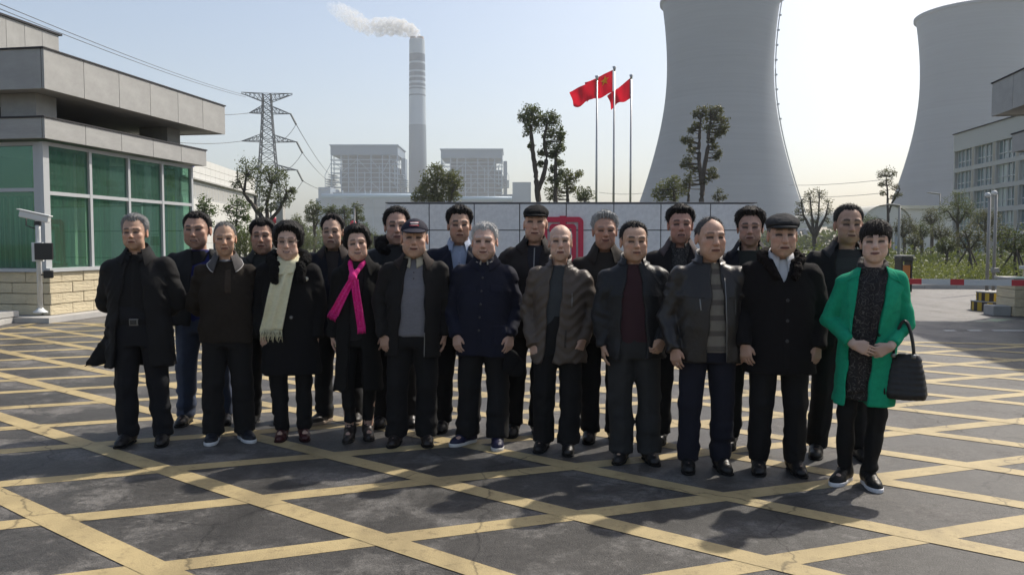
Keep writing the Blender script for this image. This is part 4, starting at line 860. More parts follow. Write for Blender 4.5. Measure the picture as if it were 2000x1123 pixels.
# bicycle-like metal turnstile by the wall end
ts = W(742, 475, 24); te = empty('metal_turnstile', (ts.x, ts.y, 0), 0.2, 'grey metal turnstile post at the end of the granite wall', 'turnstile')
for dx in (-0.12, 0.0, 0.12): box('post', (dx, 0, 0.7), (0.05, 0.05, 1.4), M_STEEL, te)
boxb('head_box', (0, 0, 1.55), (0.38, 0.25, 0.28), M_BLK, te, 0, 0.02); boxb('tilted_cover', (0.1, -0.05, 1.74), (0.42, 0.3, 0.03), M_ALU, te, 0, 0.005)

# ================================================================== people
# ---- signed distance fields on a rectilinear grid, meshed by surface nets
def axis(lo, hi, step, fine=()):
    cuts = []
    for a, b, s in sorted(fine):
        a = max(a, lo); b = min(b, hi)
        if cuts and a < cuts[-1][1]: cuts[-1] = (cuts[-1][0], max(b, cuts[-1][1]), min(s, cuts[-1][2]))
        else: cuts.append((a, b, s))
    out = []; cur = lo
    for a, b, s in cuts:
        if a > cur: out.append(np.linspace(cur, a, max(2, int(math.ceil((a - cur) / step)) + 1))[:-1])
        out.append(np.linspace(a, b, max(2, int(math.ceil((b - a) / s)) + 1))[:-1]); cur = b
    if hi > cur: out.append(np.linspace(cur, hi, max(2, int(math.ceil((hi - cur) / step)) + 1)))
    else: out.append(np.array([hi]))
    return np.concatenate(out).astype(np.float32)
def smin(a, b, k):
    if k <= 0: return np.minimum(a, b)
    h = np.clip(0.5 + 0.5 * (b - a) / k, 0, 1); return b + (a - b) * h - k * h * (1 - h)
def smax(a, b, k): return -smin(-a, -b, k)
_lat = np.random.default_rng(3).random((32, 32, 32)).astype(np.float32) * 2 - 1
def vnoise(x, y, z):
    xi = np.floor(x).astype(np.int32); yi = np.floor(y).astype(np.int32); zi = np.floor(z).astype(np.int32)
    fx = x - xi; fy = y - yi; fz = z - zi
    fx = fx * fx * (3 - 2 * fx); fy = fy * fy * (3 - 2 * fy); fz = fz * fz * (3 - 2 * fz)
    x0 = xi & 31; x1 = (xi + 1) & 31; y0 = yi & 31; y1 = (yi + 1) & 31; z0 = zi & 31; z1 = (zi + 1) & 31
    a = _lat[x0, y0, z0] * (1 - fx) + _lat[x1, y0, z0] * fx; b = _lat[x0, y1, z0] * (1 - fx) + _lat[x1, y1, z0] * fx
    c = _lat[x0, y0, z1] * (1 - fx) + _lat[x1, y0, z1] * fx; d = _lat[x0, y1, z1] * (1 - fx) + _lat[x1, y1, z1] * fx
    return (a * (1 - fy) + b * fy) * (1 - fz) + (c * (1 - fy) + d * fy) * fz
class Grid:
    def __init__(g, xs, ys, zs):
        g.xs, g.ys, g.zs = xs, ys, zs; g.F = np.full((len(xs), len(ys), len(zs)), 0.5, np.float32)
    def sl(g, lo, hi):
        r = []
        for ax, a, b in zip((g.xs, g.ys, g.zs), lo, hi): r.append(slice(max(0, np.searchsorted(ax, a) - 1), min(len(ax), np.searchsorted(ax, b) + 1)))
        return tuple(r)
    def pts(g, s): return g.xs[s[0]][:, None, None], g.ys[s[1]][None, :, None], g.zs[s[2]][None, None, :]
    def op(g, prim, k=0.0, mode='add', pad=0.03):
        fn, lo, hi = prim; s = g.sl([v - pad - k for v in lo], [v + pad + k for v in hi])
        if any(q.stop <= q.start for q in s): return
        d = fn(*g.pts(s)); a = g.F[s]
        if mode == 'add': g.F[s] = smin(a, d, k)
        elif mode == 'sub': g.F[s] = smax(a, -d, k)
    def wrinkle(g, fns, band=0.035):
        m = np.nonzero(np.abs(g.F) < band)
        x, y, z = g.xs[m[0]], g.ys[m[1]], g.zs[m[2]]
        t = np.zeros(len(x), np.float32)
        for f in fns: t += f(x, y, z)
        g.F[m] += t
    def sample(g, P):
        P = np.asarray(P, np.float32); out = []
        idx = []; fr = []
        for ax, c in zip((g.xs, g.ys, g.zs), P.T):
            i = np.clip(np.searchsorted(ax, c) - 1, 0, len(ax) - 2); idx.append(i); fr.append(np.clip((c - ax[i]) / (ax[i + 1] - ax[i]), 0, 1))
        r = 0
        for dx in (0, 1):
            for dy in (0, 1):
                for dz in (0, 1):
                    w = (fr[0] if dx else 1 - fr[0]) * (fr[1] if dy else 1 - fr[1]) * (fr[2] if dz else 1 - fr[2]); r = r + w * g.F[idx[0] + dx, idx[1] + dy, idx[2] + dz]
        return r
    def front(g, x, z):                       # y of the first surface met from the front at x,z
        x = np.atleast_1d(np.asarray(x, np.float32)); z = np.atleast_1d(np.asarray(z, np.float32))
        ys = np.arange(g.ys[0], g.ys[-1], 0.004, dtype=np.float32)
        n = len(x); P = np.empty((n, len(ys), 3), np.float32); P[:, :, 0] = x[:, None]; P[:, :, 1] = ys[None]; P[:, :, 2] = z[:, None]
        d = g.sample(P.reshape(-1, 3)).reshape(n, -1); ins = d < 0; hit = ins.any(1); i = ins.argmax(1)
        return np.where(hit, ys[i], np.nan)
    def mesh(g):
        F, xs, ys, zs = g.F, g.xs, g.ys, g.zs; S = F < 0
        c = np.zeros(tuple(n - 1 for n in F.shape), np.int8)
        for dx in (0, 1):
            for dy in (0, 1):
                for dz in (0, 1): c += S[dx:F.shape[0] - 1 + dx, dy:F.shape[1] - 1 + dy, dz:F.shape[2] - 1 + dz]
        act = (c > 0) & (c < 8); I, J, K = np.nonzero(act); n = len(I)
        vid = np.full(act.shape, -1, np.int32); vid[I, J, K] = np.arange(n)
        cv = {(dx, dy, dz): F[I + dx, J + dy, K + dz] for dx in (0, 1) for dy in (0, 1) for dz in (0, 1)}
        acc = np.zeros((n, 3), np.float32); cnt = np.zeros(n, np.float32)
        E = []
        for a in ((0, 0), (0, 1), (1, 0), (1, 1)):
            E += [((0, *a), (1, *a)), ((a[0], 0, a[1]), (a[0], 1, a[1])), ((*a, 0), (*a, 1))]
        for p, q in E:
            va, vb = cv[p], cv[q]; m = (va < 0) != (vb < 0); dd = np.where(m, va - vb, 1); t = np.where(m, va / dd, 0)
            for ax in range(3): acc[:, ax] += m * (p[ax] + (q[ax] - p[ax]) * t)
            cnt += m
        acc /= cnt[:, None]
        V = np.stack([xs[I] + (xs[I + 1] - xs[I]) * acc[:, 0], ys[J] + (ys[J + 1] - ys[J]) * acc[:, 1], zs[K] + (zs[K + 1] - zs[K]) * acc[:, 2]], 1)
        Q = []
        def quads(mask, sgn, o, offs, flip):
            i, j, k = np.nonzero(mask); i = i + o[0]; j = j + o[1]; k = k + o[2]
            q = np.stack([vid[i + a, j + b, k + d] for a, b, d in offs], 1); s = sgn[mask]
            q = np.where((s ^ flip)[:, None], q, q[:, ::-1]); Q.append(q)
        A = S[:-1, 1:-1, 1:-1]; B = S[1:, 1:-1, 1:-1]; quads(A != B, A, (0, 1, 1), ((0, -1, -1), (0, 0, -1), (0, 0, 0), (0, -1, 0)), False)
        A = S[1:-1, :-1, 1:-1]; B = S[1:-1, 1:, 1:-1]; quads(A != B, A, (1, 0, 1), ((-1, 0, -1), (0, 0, -1), (0, 0, 0), (-1, 0, 0)), True)
        A = S[1:-1, 1:-1, :-1]; B = S[1:-1, 1:-1, 1:]; quads(A != B, A, (1, 1, 0), ((-1, -1, 0), (0, -1, 0), (0, 0, 0), (-1, 0, 0)), False)
        Q = np.concatenate(Q); return V, Q
def capsule(a, b, ra, rb, s=(1, 1, 1), flat_end=None):
    a = np.array(a, np.float32); b = np.array(b, np.float32); s = np.array(s, np.float32); ba = (b - a) / s; L2 = float((ba * ba).sum()) + 1e-9
    def fn(X, Y, Z):
        x = (X - a[0]) / s[0]; y = (Y - a[1]) / s[1]; z = (Z - a[2]) / s[2]
        t = np.clip((x * ba[0] + y * ba[1] + z * ba[2]) / L2, 0, 1)
        d = np.sqrt((x - t * ba[0]) ** 2 + (y - t * ba[1]) ** 2 + (z - t * ba[2]) ** 2) - (ra + (rb - ra) * t)
        if flat_end is not None:
            n = (b - a) / np.linalg.norm(b - a); d = np.maximum(d, (X - b[0]) * n[0] + (Y - b[1]) * n[1] + (Z - b[2]) * n[2] - flat_end)
        return d
    r = max(ra, rb) * s; return fn, np.minimum(a, b) - r, np.maximum(a, b) + r
def ellip(c, r, rot=None):
    c = np.array(c, np.float32); r = np.array(r, np.float32); M = None if rot is None else np.array(Matrix.Rotation(rot[0], 3, rot[1]), np.float32).T
    def fn(X, Y, Z):
        x, y, z = X - c[0], Y - c[1], Z - c[2]
        if M is not None: x, y, z = M[0, 0] * x + M[0, 1] * y + M[0, 2] * z, M[1, 0] * x + M[1, 1] * y + M[1, 2] * z, M[2, 0] * x + M[2, 1] * y + M[2, 2] * z
        k0 = np.sqrt((x / r[0]) ** 2 + (y / r[1]) ** 2 + (z / r[2]) ** 2); k1 = np.sqrt((x / r[0] ** 2) ** 2 + (y / r[1] ** 2) ** 2 + (z / r[2] ** 2) ** 2)
        return k0 * (k0 - 1) / np.maximum(k1, 1e-4)
    m = r if M is None else np.full(3, r.max()); return fn, c - m, c + m
def loft(st, n=2.4, cap=True):
    st = sorted(st); zz = np.array([s[0] for s in st]); 
    # rounded interpolation of the stations
    zd = np.linspace(zz[0], zz[-1], 160); pr = []
    for q in range(1, 5):
        v = np.interp(zd, zz, [s[q] for s in st]); ker = np.ones(9) / 9; vp = np.pad(v, 4, mode='edge'); pr.append(np.convolve(vp, ker, 'valid'))
    def fn(X, Y, Z):
        cx, cy, rx, ry = [np.interp(Z, zd, p).astype(np.float32) for p in pr]
        d = ((np.abs(X - cx) / rx) ** n + (np.abs(Y - cy) / ry) ** n) ** (1 / n)
        d = (d - 1) * np.minimum(rx, ry)
        return np.maximum(d, np.maximum(zz[0] - Z, Z - zz[-1])) if cap else d
    mx = max(s[3] + abs(s[1]) for s in st); my = max(s[4] + abs(s[2]) for s in st)
    return fn, np.array([-mx, -my, zz[0]]), np.array([mx, my, zz[-1]])
def slab(poly, y0, y1, bow=0.0):                # polygon in x,z with a depth
    poly = np.array(poly, np.float32)
    def fn(X, Y, Z):
        d = None; sgn = None
        n = len(poly); ins = np.zeros(np.broadcast(X, Z).shape, bool); dm = np.full(ins.shape, 9.0, np.float32)
        for i in range(n):
            a = poly[i]; b = poly[(i + 1) % n]; e = b - a; t = np.clip(((X - a[0]) * e[0] + (Z - a[1]) * e[1]) / (e @ e + 1e-9), 0, 1)
            dm = np.minimum(dm, np.hypot(X - a[0] - t * e[0], Z - a[1] - t * e[1]))
            if abs(e[1]) > 1e-9: ins ^= ((a[1] > Z) != (b[1] > Z)) & (X < a[0] + (Z - a[1]) / e[1] * e[0])
        dp = np.where(ins, -dm, dm); return np.maximum(dp, np.maximum(y0 - Y, Y - y1))
    return fn, np.array([poly[:, 0].min(), y0, poly[:, 1].min()]), np.array([poly[:, 0].max(), y1, poly[:, 1].max()])

# ---- cloth and skin materials
def skin_mat():
    m = bpy.data.materials.new('skin'); m.use_nodes = True; n = m.node_tree.nodes; l = m.node_tree.links; b = n['Principled BSDF']
    a = n.new('ShaderNodeAttribute'); a.attribute_name = 'tint'
    l.new(a.outputs['Color'], b.inputs['Base Color']); b.inputs['Roughness'].default_value = 0.6; b.inputs['Specular IOR Level'].default_value = 0.35
    b.inputs['Subsurface Weight'].default_value = 0.10; b.inputs['Subsurface Radius'].default_value = (1.0, 0.35, 0.2); b.inputs['Subsurface Scale'].default_value = 0.012
    t = n.new('ShaderNodeTexCoord'); z = n.new('ShaderNodeTexNoise'); z.inputs['Scale'].default_value = 130; z.inputs['Detail'].default_value = 3; l.new(t.outputs['Object'], z.inputs['Vector'])
    bp = n.new('ShaderNodeBump'); bp.inputs['Strength'].default_value = 0.25; bp.inputs['Distance'].default_value = 0.003; l.new(z.outputs[0], bp.inputs['Height']); l.new(bp.outputs[0], b.inputs['Normal'])
    return m
M_SKIN = skin_mat()
def cloth(col, kind='cloth'):
    if max(col) < .06: col = tuple(c * .8 for c in col)
    nm = kind + '_' + '_'.join('%d' % round(c * 10000) for c in col)
    if kind == 'leather': return mat(nm, col, 0.42, 0.2, 9, 0.35, 45, spec=0.4)
    if kind == 'satin': return mat(nm, col, 0.45, 0.15, 9, 0.35, 60, spec=0.22)
    if kind == 'fur': return mat(nm, col, 0.9, 0.4, 40, 1.0, 85, spec=.15, bdist=0.03)
    if kind == 'knit': return mat(nm, col, 0.9, 0.12, 25, 0.7, 160, sheen=0.1, stretch=(1, 1, 2.4))
    if kind == 'denim': return mat(nm, col, 0.85, 0.35, 5, 0.4, 240)
    if kind == 'wool': return mat(nm, col, 0.92, 0.15, 30, 0.6, 220, spec=.2)
    return mat(nm, col, 0.8, 0.18, 7, 0.4, 200, spec=.22)
def hair_mat(col):
    nm = 'hair_' + '_'.join('%d' % round(c * 1000) for c in col)
    return mat(nm, col, 0.6, 0.35, 60, 0.6, 120, spec=0.25, stretch=(1.6, 1.6, 0.35), bdist=0.02)
def stripe_mat(name, a, b, f, c=None):
    m = mat(name, a, 0.9, 0.12, 25, 0.6, 160); n = m.node_tree.nodes; l = m.node_tree.links; bs = n['Principled BSDF']; src = bs.inputs['Base Color'].links[0].from_socket
    tc = n.new('ShaderNodeTexCoord'); sx = n.new('ShaderNodeSeparateXYZ'); l.new(tc.outputs['Object'], sx.inputs[0])
    w = n.new('ShaderNodeMath'); w.operation = 'MULTIPLY'; w.inputs[1].default_value = f; l.new(sx.outputs[2], w.inputs[0])
    s = n.new('ShaderNodeMath'); s.operation = 'SINE'; l.new(w.outputs[0], s.inputs[0])
    r = n.new('ShaderNodeMapRange'); r.inputs[1].default_value = 0.35; r.inputs[2].default_value = 0.6; l.new(s.outputs[0], r.inputs[0])
    mx = n.new('ShaderNodeMix'); mx.data_type = 'RGBA'; l.new(r.outputs[0], mx.inputs[0]); l.new(src, mx.inputs[6]); mx.inputs[7].default_value = (*b, 1); l.new(mx.outputs[2], bs.inputs['Base Color']); return m
def print_mat(name, a, b, sc):              # dark cloth with a pale scribbled print
    m = mat(name, a, 0.85, 0.1, 20, 0.3, 150); n = m.node_tree.nodes; l = m.node_tree.links; bs = n['Principled BSDF']; src = bs.inputs['Base Color'].links[0].from_socket
    tc = n.new('ShaderNodeTexCoord'); v = n.new('ShaderNodeTexVoronoi'); v.feature = 'F1'; v.inputs['Scale'].default_value = sc; l.new(tc.outputs['Object'], v.inputs['Vector'])
    nz = n.new('ShaderNodeTexNoise'); nz.inputs['Scale'].default_value = sc * 2.2; nz.inputs['Detail'].default_value = 1; l.new(tc.outputs['Object'], nz.inputs['Vector'])
    ad = n.new('ShaderNodeMath'); ad.operation = 'ADD'; l.new(v.outputs['Distance'], ad.inputs[0]); l.new(nz.outputs[0], ad.inputs[1])
    f = n.new('ShaderNodeMath'); f.operation = 'PINGPONG'; f.inputs[1].default_value = 0.16; l.new(ad.outputs[0], f.inputs[0])
    r = n.new('ShaderNodeMapRange'); r.inputs[1].default_value = 0.125; r.inputs[2].default_value = 0.15; r.inputs[4].default_value = 0.55; l.new(f.outputs[0], r.inputs[0])
    mx = n.new('ShaderNodeMix'); mx.data_type = 'RGBA'; l.new(r.outputs[0], mx.inputs[0]); l.new(src, mx.inputs[6]); mx.inputs[7].default_value = (*b, 1); l.new(mx.outputs[2], bs.inputs['Base Color']); return m
M_ZIP = mat('zip_metal', (0.22, 0.22, 0.22), 0.45, metal=0.7); M_BTN = mat('dark_button', (0.03, 0.03, 0.032), 0.3)

SH, NB = 1.305, 1.395                        # shoulder joint and neck base for a 1.70 m figure
POSES = {  # elbow, wrist, finger direction, palm normal, thumb side, curl   (for the side +x; x is mirrored for the other)
    'down': ((.243, .030, 1.055), (.238, -.030, .835), (-.05, -.12, -1), (-1, 0, .05), (0, -1, .1), .45),
    'down_in': ((.245, .030, 1.055), (.215, -.075, .84), (-.15, -.25, -1), (-.6, .8, 0), (-.8, -.6, 0), .55),
    'fist': ((.255, .030, 1.06), (.215, -.10, .86), (-.35, -.35, -.85), (-.7, .6, 0), (-.6, -.7, .2), 1.15),
    'fist_up': ((.262, .040, 1.07), (.150, -.185, .905), (-.85, -.25, -.45), (-.2, .9, -.3), (-.1, -.3, .95), 1.1),
    'back': ((.275, .085, 1.06), (.09, .205, .93), (-1, .1, -.3), (0, 1, 0), (0, 0, 1), .5),
    'clasp': ((.262, .020, 1.045), (.105, -.205, .925), (-.93, -.25, -.30), (0, 1, -.15), (.1, -.2, 1), .55),
    'clasp_under': ((.262, .015, 1.045), (.105, -.190, .915), (-.90, -.15, -.42), (0, .95, .1), (.1, -.1, 1), .75),
}
def norm(v): v = np.array(v, float); return v / np.linalg.norm(v)
def hand_prims(wr, d, n, t, curl, sc=1.0):
    u = norm(d); n = norm(np.array(n) - u * np.dot(n, u)); t = np.array(t, float); t = norm(t - u * np.dot(t, u) - n * np.dot(t, n)); w = np.array(wr, float); P = []
    for o, ln, kl in ((.033, .070, .088), (.011, .078, .093), (-.0115, .072, .090), (-.033, .056, .082)):
        k0 = w + (u * .012 + t * o * .55) * sc; k1 = w + (u * kl + t * o) * sc
        P.append((capsule(k0, k1, .0155 * sc, .0135 * sc), .010))
        a = curl * 0.55; p = k1; dr = u
        for seg, r0, r1 in ((.46, .0092, .0086), (.32, .0086, .0080), (.26, .0080, .0068)):
            dr = norm(u * math.cos(a) + n * math.sin(a)); q = p + dr * ln * seg * sc * 1.05; P.append((capsule(p, q, r0 * sc, r1 * sc), .002)); p = q; a += curl * 0.75
    b0 = w + (u * .020 + t * .026) * sc; b1 = b0 + (u * .034 + t * .022 + n * .014) * sc; b2 = b1 + (u * .032 + t * (.004 if curl < .9 else -.02) + n * .014) * sc
    P += [(capsule(b0, b1, .0165 * sc, .0125 * sc), .010), (capsule(b1, b2, .0115 * sc, .009 * sc), .004)]
    return P
HEADC = {}
def face_warp(x, y, z, p):                  # every face is a little different
    q = p['seed'] * 5.37; ax = np.abs(x); sh = np.broadcast(x, y, z).shape
    X = np.broadcast_to(ax * 13, sh) + q; Y = np.broadcast_to(y * 13, sh) + q * 1.3; Z = np.broadcast_to(z * 13, sh) + q * .7
    w = .0075
    return x * (1 + .06 * vnoise(Z * 1.1, 0 * Z + q, 0 * Z)), y + w * .8 * vnoise(X + 7, Y, Z), z + w * vnoise(X, Y + 9, Z) + .003 * vnoise(np.broadcast_to(x * 11, sh) + q, Y, Z + 5)
def head_field(x, y, z, p):
    x, y, z = face_warp(x, y, z, p)
    fw, jw, age = p.get('fw', 1.0) * 0.98, p.get('jw', 1.0), p.get('age', 0.6); fat = p.get('fat', 0.0)
    ax = np.abs(x)
    f = lambda prim, X=x: prim[0](X, y, z)
    d = f(ellip((0, .014, .036), (.0775 * fw, .096, .084)))
    d = smin(d, f(ellip((0, -.020, -.030), (.066 * fw, .074, .088))), .03)
    d = smin(d, f(ellip((0, -.026, -.080), ((.050 + .012 * fat) * fw * jw, .054, .042))), .03)
    d = smin(d, f(ellip((0, -.066, -.104), (.021, .018, .019))), .022)
    d = smin(d, f(ellip((.044 * fw, -.062, -.020), (.022, .020, .018)), ax), .02)
    d = smin(d, f(ellip((.040 * fw * jw, -.050, -.060), (.022 + .010 * fat, .026, .030)), ax), .025)
    d = smin(d, f(capsule((.010, -.083, .027), (.046 * fw, -.068, .027), .0125, .011), ax), .014)
    # sockets, lids
    d = smax(d, -f(ellip((.032, -.101, .006), (.022, .0175, .0125)), ax), .012)
    d = smin(d, f(ellip((.0315, -.0715, .006), (.0150, .0135, .0115)), ax), .006)
    d = smin(d, f(ellip((.032, -.0800, -.007), (.0135, .006, .0045)), ax), .006)          # bag under the eye
    # nose
    d = smin(d, f(capsule((0, -.083, .014), (0, -.108, -.026), .0085, .0125)), .012)
    d = smin(d, f(ellip((0, -.109, -.030), (.0125, .0115, .0105))), .006)
    d = smin(d, f(ellip((.0135, -.098, -.033), (.0085, .0100, .0080)), ax), .005)
    d = smax(d, -f(ellip((.0065, -.104, -.0425), (.0040, .0055, .0035)), ax), .003)
    # mouth
    d = smin(d, f(ellip((0, -.080, -.066), (.030, .017, .022))), .014)
    up = p.get('smile', 0.0) * .006
    zz = z - up * (ax / .024) ** 2
    d = smin(d, ellip((0, -.0935, -.0615), (.0245, .0070, .0052))[0](x, y, zz), .005); d = smin(d, ellip((0, -.0915, -.0725), (.0215, .0080, .0060))[0](x, y, zz), .005)
    d = smax(d, -ellip((0, -.1010, -.0668), (.0265, .0085, .0020 + .0025 * p.get('open', 0)))[0](x, y, zz), .004)
    # folds of age
    if age > 0:
        c1 = capsule((.0195, -.0985, -.036), (.034, -.083, -.070), .0040, .0035); d = smax(d, -(f(c1, ax) + .0012 - .0014 * age), .009)
    # ears
    e = f(ellip((.0800 * fw, .012, -.006), (.0090, .0200, .0330), (0.15, 'X')), ax); e = smax(e, -f(ellip((.0890 * fw, .006, -.004), (.0060, .0100, .0180)), ax), .006)
    d = smin(d, e, .006)
    return d
def skin_tint(h, col, p):                    # skin colour: lips, brows, ruddy cheeks, shaved chin; shade painted into lids, sockets, wrinkles
    x, y, z = face_warp(h[:, 0], h[:, 1], h[:, 2], p); ax = np.abs(x); front = np.clip((-.045 - y) / .02, 0, 1)
    c = np.tile(np.array(col, np.float32), (len(x), 1)); g = lambda a, s: np.exp(-(a / s) ** 2)
    def blend(w, t): 
        nonlocal c
        w = np.clip(w, 0, 1)[:, None]; c = c * (1 - w) + np.array(t, np.float32) * w
    n = vnoise(x * 55 + 9 * p['seed'], y * 55, z * 55) * .09 + vnoise(x * 140, y * 140, z * 140 + p['seed']) * .09
    c = c * (1 + n)[:, None]
    r = np.array(col)
    blend(.45 * g(ax - .042, .020) * g(z + .030, .022) * front, (r[0] * 1.02, r[1] * .72, r[2] * .68))
    blend(.40 * g(x, .013) * g(z + .030, .014) * front, (r[0] * 1.02, r[1] * .72, r[2] * .66))
    blend(.35 * np.clip((ax - .070) / .01, 0, 1) * g(z, .05), (r[0] * 1.0, r[1] * .62, r[2] * .55))
    if p.get('beard', .25): blend(p.get('beard', .25) * np.clip((-.052 - z) / .02, 0, 1) * front * (1 - g(x, .02) * g(z + .067, .010)), (r[0] * .55, r[1] * .58, r[2] * .62))
    up = p.get('smile', 0.0) * .006; zz = z - up * (ax / .024) ** 2
    lip = np.clip(1.25 - np.maximum(ax / .0245, 0) ** 2 - ((zz + .0668) / .0115) ** 2, 0, 1) * front; blend(.75 * lip, p.get('lip', (r[0] * .72, r[1] * .42, r[2] * .42)))
    blend(1.0 * g(zz + .0668, .0050) * np.clip((.0265 - ax) / .004, 0, 1) * front, (.06, .025, .022))
    if p.get('open', 0): blend(p['open'] * g(zz + .0660, .0030) * np.clip((.016 - ax) / .004, 0, 1) * front, (.55, .52, .47))
    arch = .0365 - .10 * (ax - .030) ** 2 / .03 + .0
    blend(min(1, p.get('brow', .8) * 1.6) * g(z - (.033 - 9 * (ax - .030) ** 2), .0068) * np.clip((ax - .011) / .005, 0, 1) * np.clip((.052 - ax) / .006, 0, 1) * front, p.get('browcol', (.025, .018, .015)))
    sl = .0050 - 7.0 * (ax - .032) ** 2
    blend(.75 * g(z - .009, .010) * g(ax - .032, .016) * front, (r[0] * .62, r[1] * .55, r[2] * .52))  # eye socket darkened, brow shade painted into the skin
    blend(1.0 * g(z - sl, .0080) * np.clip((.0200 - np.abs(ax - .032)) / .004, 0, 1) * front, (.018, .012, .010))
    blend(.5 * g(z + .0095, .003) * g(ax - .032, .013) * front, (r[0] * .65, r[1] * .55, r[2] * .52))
    blend(.5 * g(z + .042, .004) * g(ax - .0065, .005) * front * g(y + .10, .02), (.08, .03, .025))  # nostril hollows painted dark
    ag = p.get('age', .5)
    for zz_, a_ in ((.052, .35), (.062, .3), (.073, .2)): blend(a_ * ag * g(z - zz_ - .004 * np.cos(x * 60 + p['seed']) , .0028) * np.clip((.042 - ax) / .012, 0, 1) * front, (r[0] * .55, r[1] * .48, r[2] * .45))  # forehead wrinkles as darker lines, crease shade painted in
    blend(.30 * ag * g((ax - .024) - (-.036 - z) * .38, .0035) * np.clip((-.034 - z) / .006, 0, 1) * np.clip((z + .076) / .008, 0, 1) * front, (r[0] * .5, r[1] * .42, r[2] * .4))  # painted shade along the fold beside the mouth
    blend(.35 * ag * g(ax - .056, .006) * g(z - .004, .008), (r[0] * .6, r[1] * .52, r[2] * .5))
    if p.get('stubble'): # cropped hair reading as a shadow on the scalp
        az = np.arctan2(ax, -y); zl = np.interp(az, [0, .8, 1.25, 1.6, 2.1, 3.2], [.092, .084, .045, .01, -.03, -.055]); blend(p['stubble'] * np.clip((z - zl) / .012, 0, 1), p.get('stubcol', (.10, .085, .075)))
    return c
def add_mesh_obj(name, V, Q, m, parent, lean, shade=True):
    V = np.asarray(V, np.float32).copy(); V[:, 0] += lean[0] * np.clip(V[:, 2] / 1.5, 0, 2) ; V[:, 1] += lean[1] * np.clip((V[:, 2] - .75) / .8, 0, 2) ** 1.3
    me = np_mesh(name, V, Q, m, shade); return link(name, me, parent)
_shoes = {}
def shoe_meshes(kind, col, solecol):
    key = (kind, col, solecol)
    if key in _shoes: return _shoes[key]
    g = Grid(axis(-.07, .07, .007), axis(-.19, .11, .007), axis(-.01, .26 if kind == 'boot' else .13, .007))
    k = .03; w = .9 if kind in ('boot',) else 1.0
    g.op(ellip((0, -.105, .030), (.043 * w, .070, .036)), 0); g.op(capsule((0, -.06, .040), (0, .05, .045), .042 * w, .040 * w), k); g.op(ellip((0, .045, .055), (.036, .042, .05)), k); g.op(capsule((0, -.07, .05), (0, .03, .082), .030, .040), k)
    if kind == 'boot': g.op(capsule((0, .03, .08), (0, .035, .26), .042, .046), k)
    else: g.op(capsule((0, .03, .07), (0, .035, .115), .040, .040), k)
    if kind == 'sneaker': g.op(ellip((0, -.10, .034), (.048, .074, .038)), .01)
    if kind == 'boot':
        for q in range(5): g.op(capsule((-.02, -.015 - .004 * q, .10 + .022 * q), (.02, -.015 - .004 * q, .10 + .022 * q), .006, .006), .006)
    z0 = .022 if kind != 'leather' else .012
    g.F = np.maximum(g.F, (z0 - .004 - g.zs)[None, None, :]).astype(np.float32); g.wrinkle([lambda x, y, z: .0018 * vnoise(x * 50, y * 50, z * 50)])
    V, Q = g.mesh(); up = np_mesh('shoe', V, Q, cloth(col, 'satin' if kind == 'sneaker' else 'leather'), True)
    s = Grid(axis(-.07, .07, .006), axis(-.20, .11, .006), axis(-.008, .05, .005)); e = .005 if kind == 'sneaker' else .002
    s.op(ellip((0, -.105, .02), (.045 + e, .075 + e, .2)), 0); s.op(capsule((0, -.05, .02), (0, .05, .02), .040 + e, .037 + e, (1, 1, 8)), .03)
    s.F = np.maximum(s.F, np.maximum(.001 - s.zs, s.zs - z0 - (.006 if kind == 'sneaker' else 0))[None, None, :]).astype(np.float32)
    V, Q = s.mesh(); so_ = np_mesh('sole', V, Q, cloth(solecol), True); _shoes[key] = (up, so_); return _shoes[key]
HAIRLINE = ([0, .45, .8, 1.05, 1.2, 1.32, 1.42, 1.5, 1.9, 2.1, 2.4, 3.2], [.084, .088, .090, .074, .048, .012, .008, .030, .032, -.010, -.05, -.062])
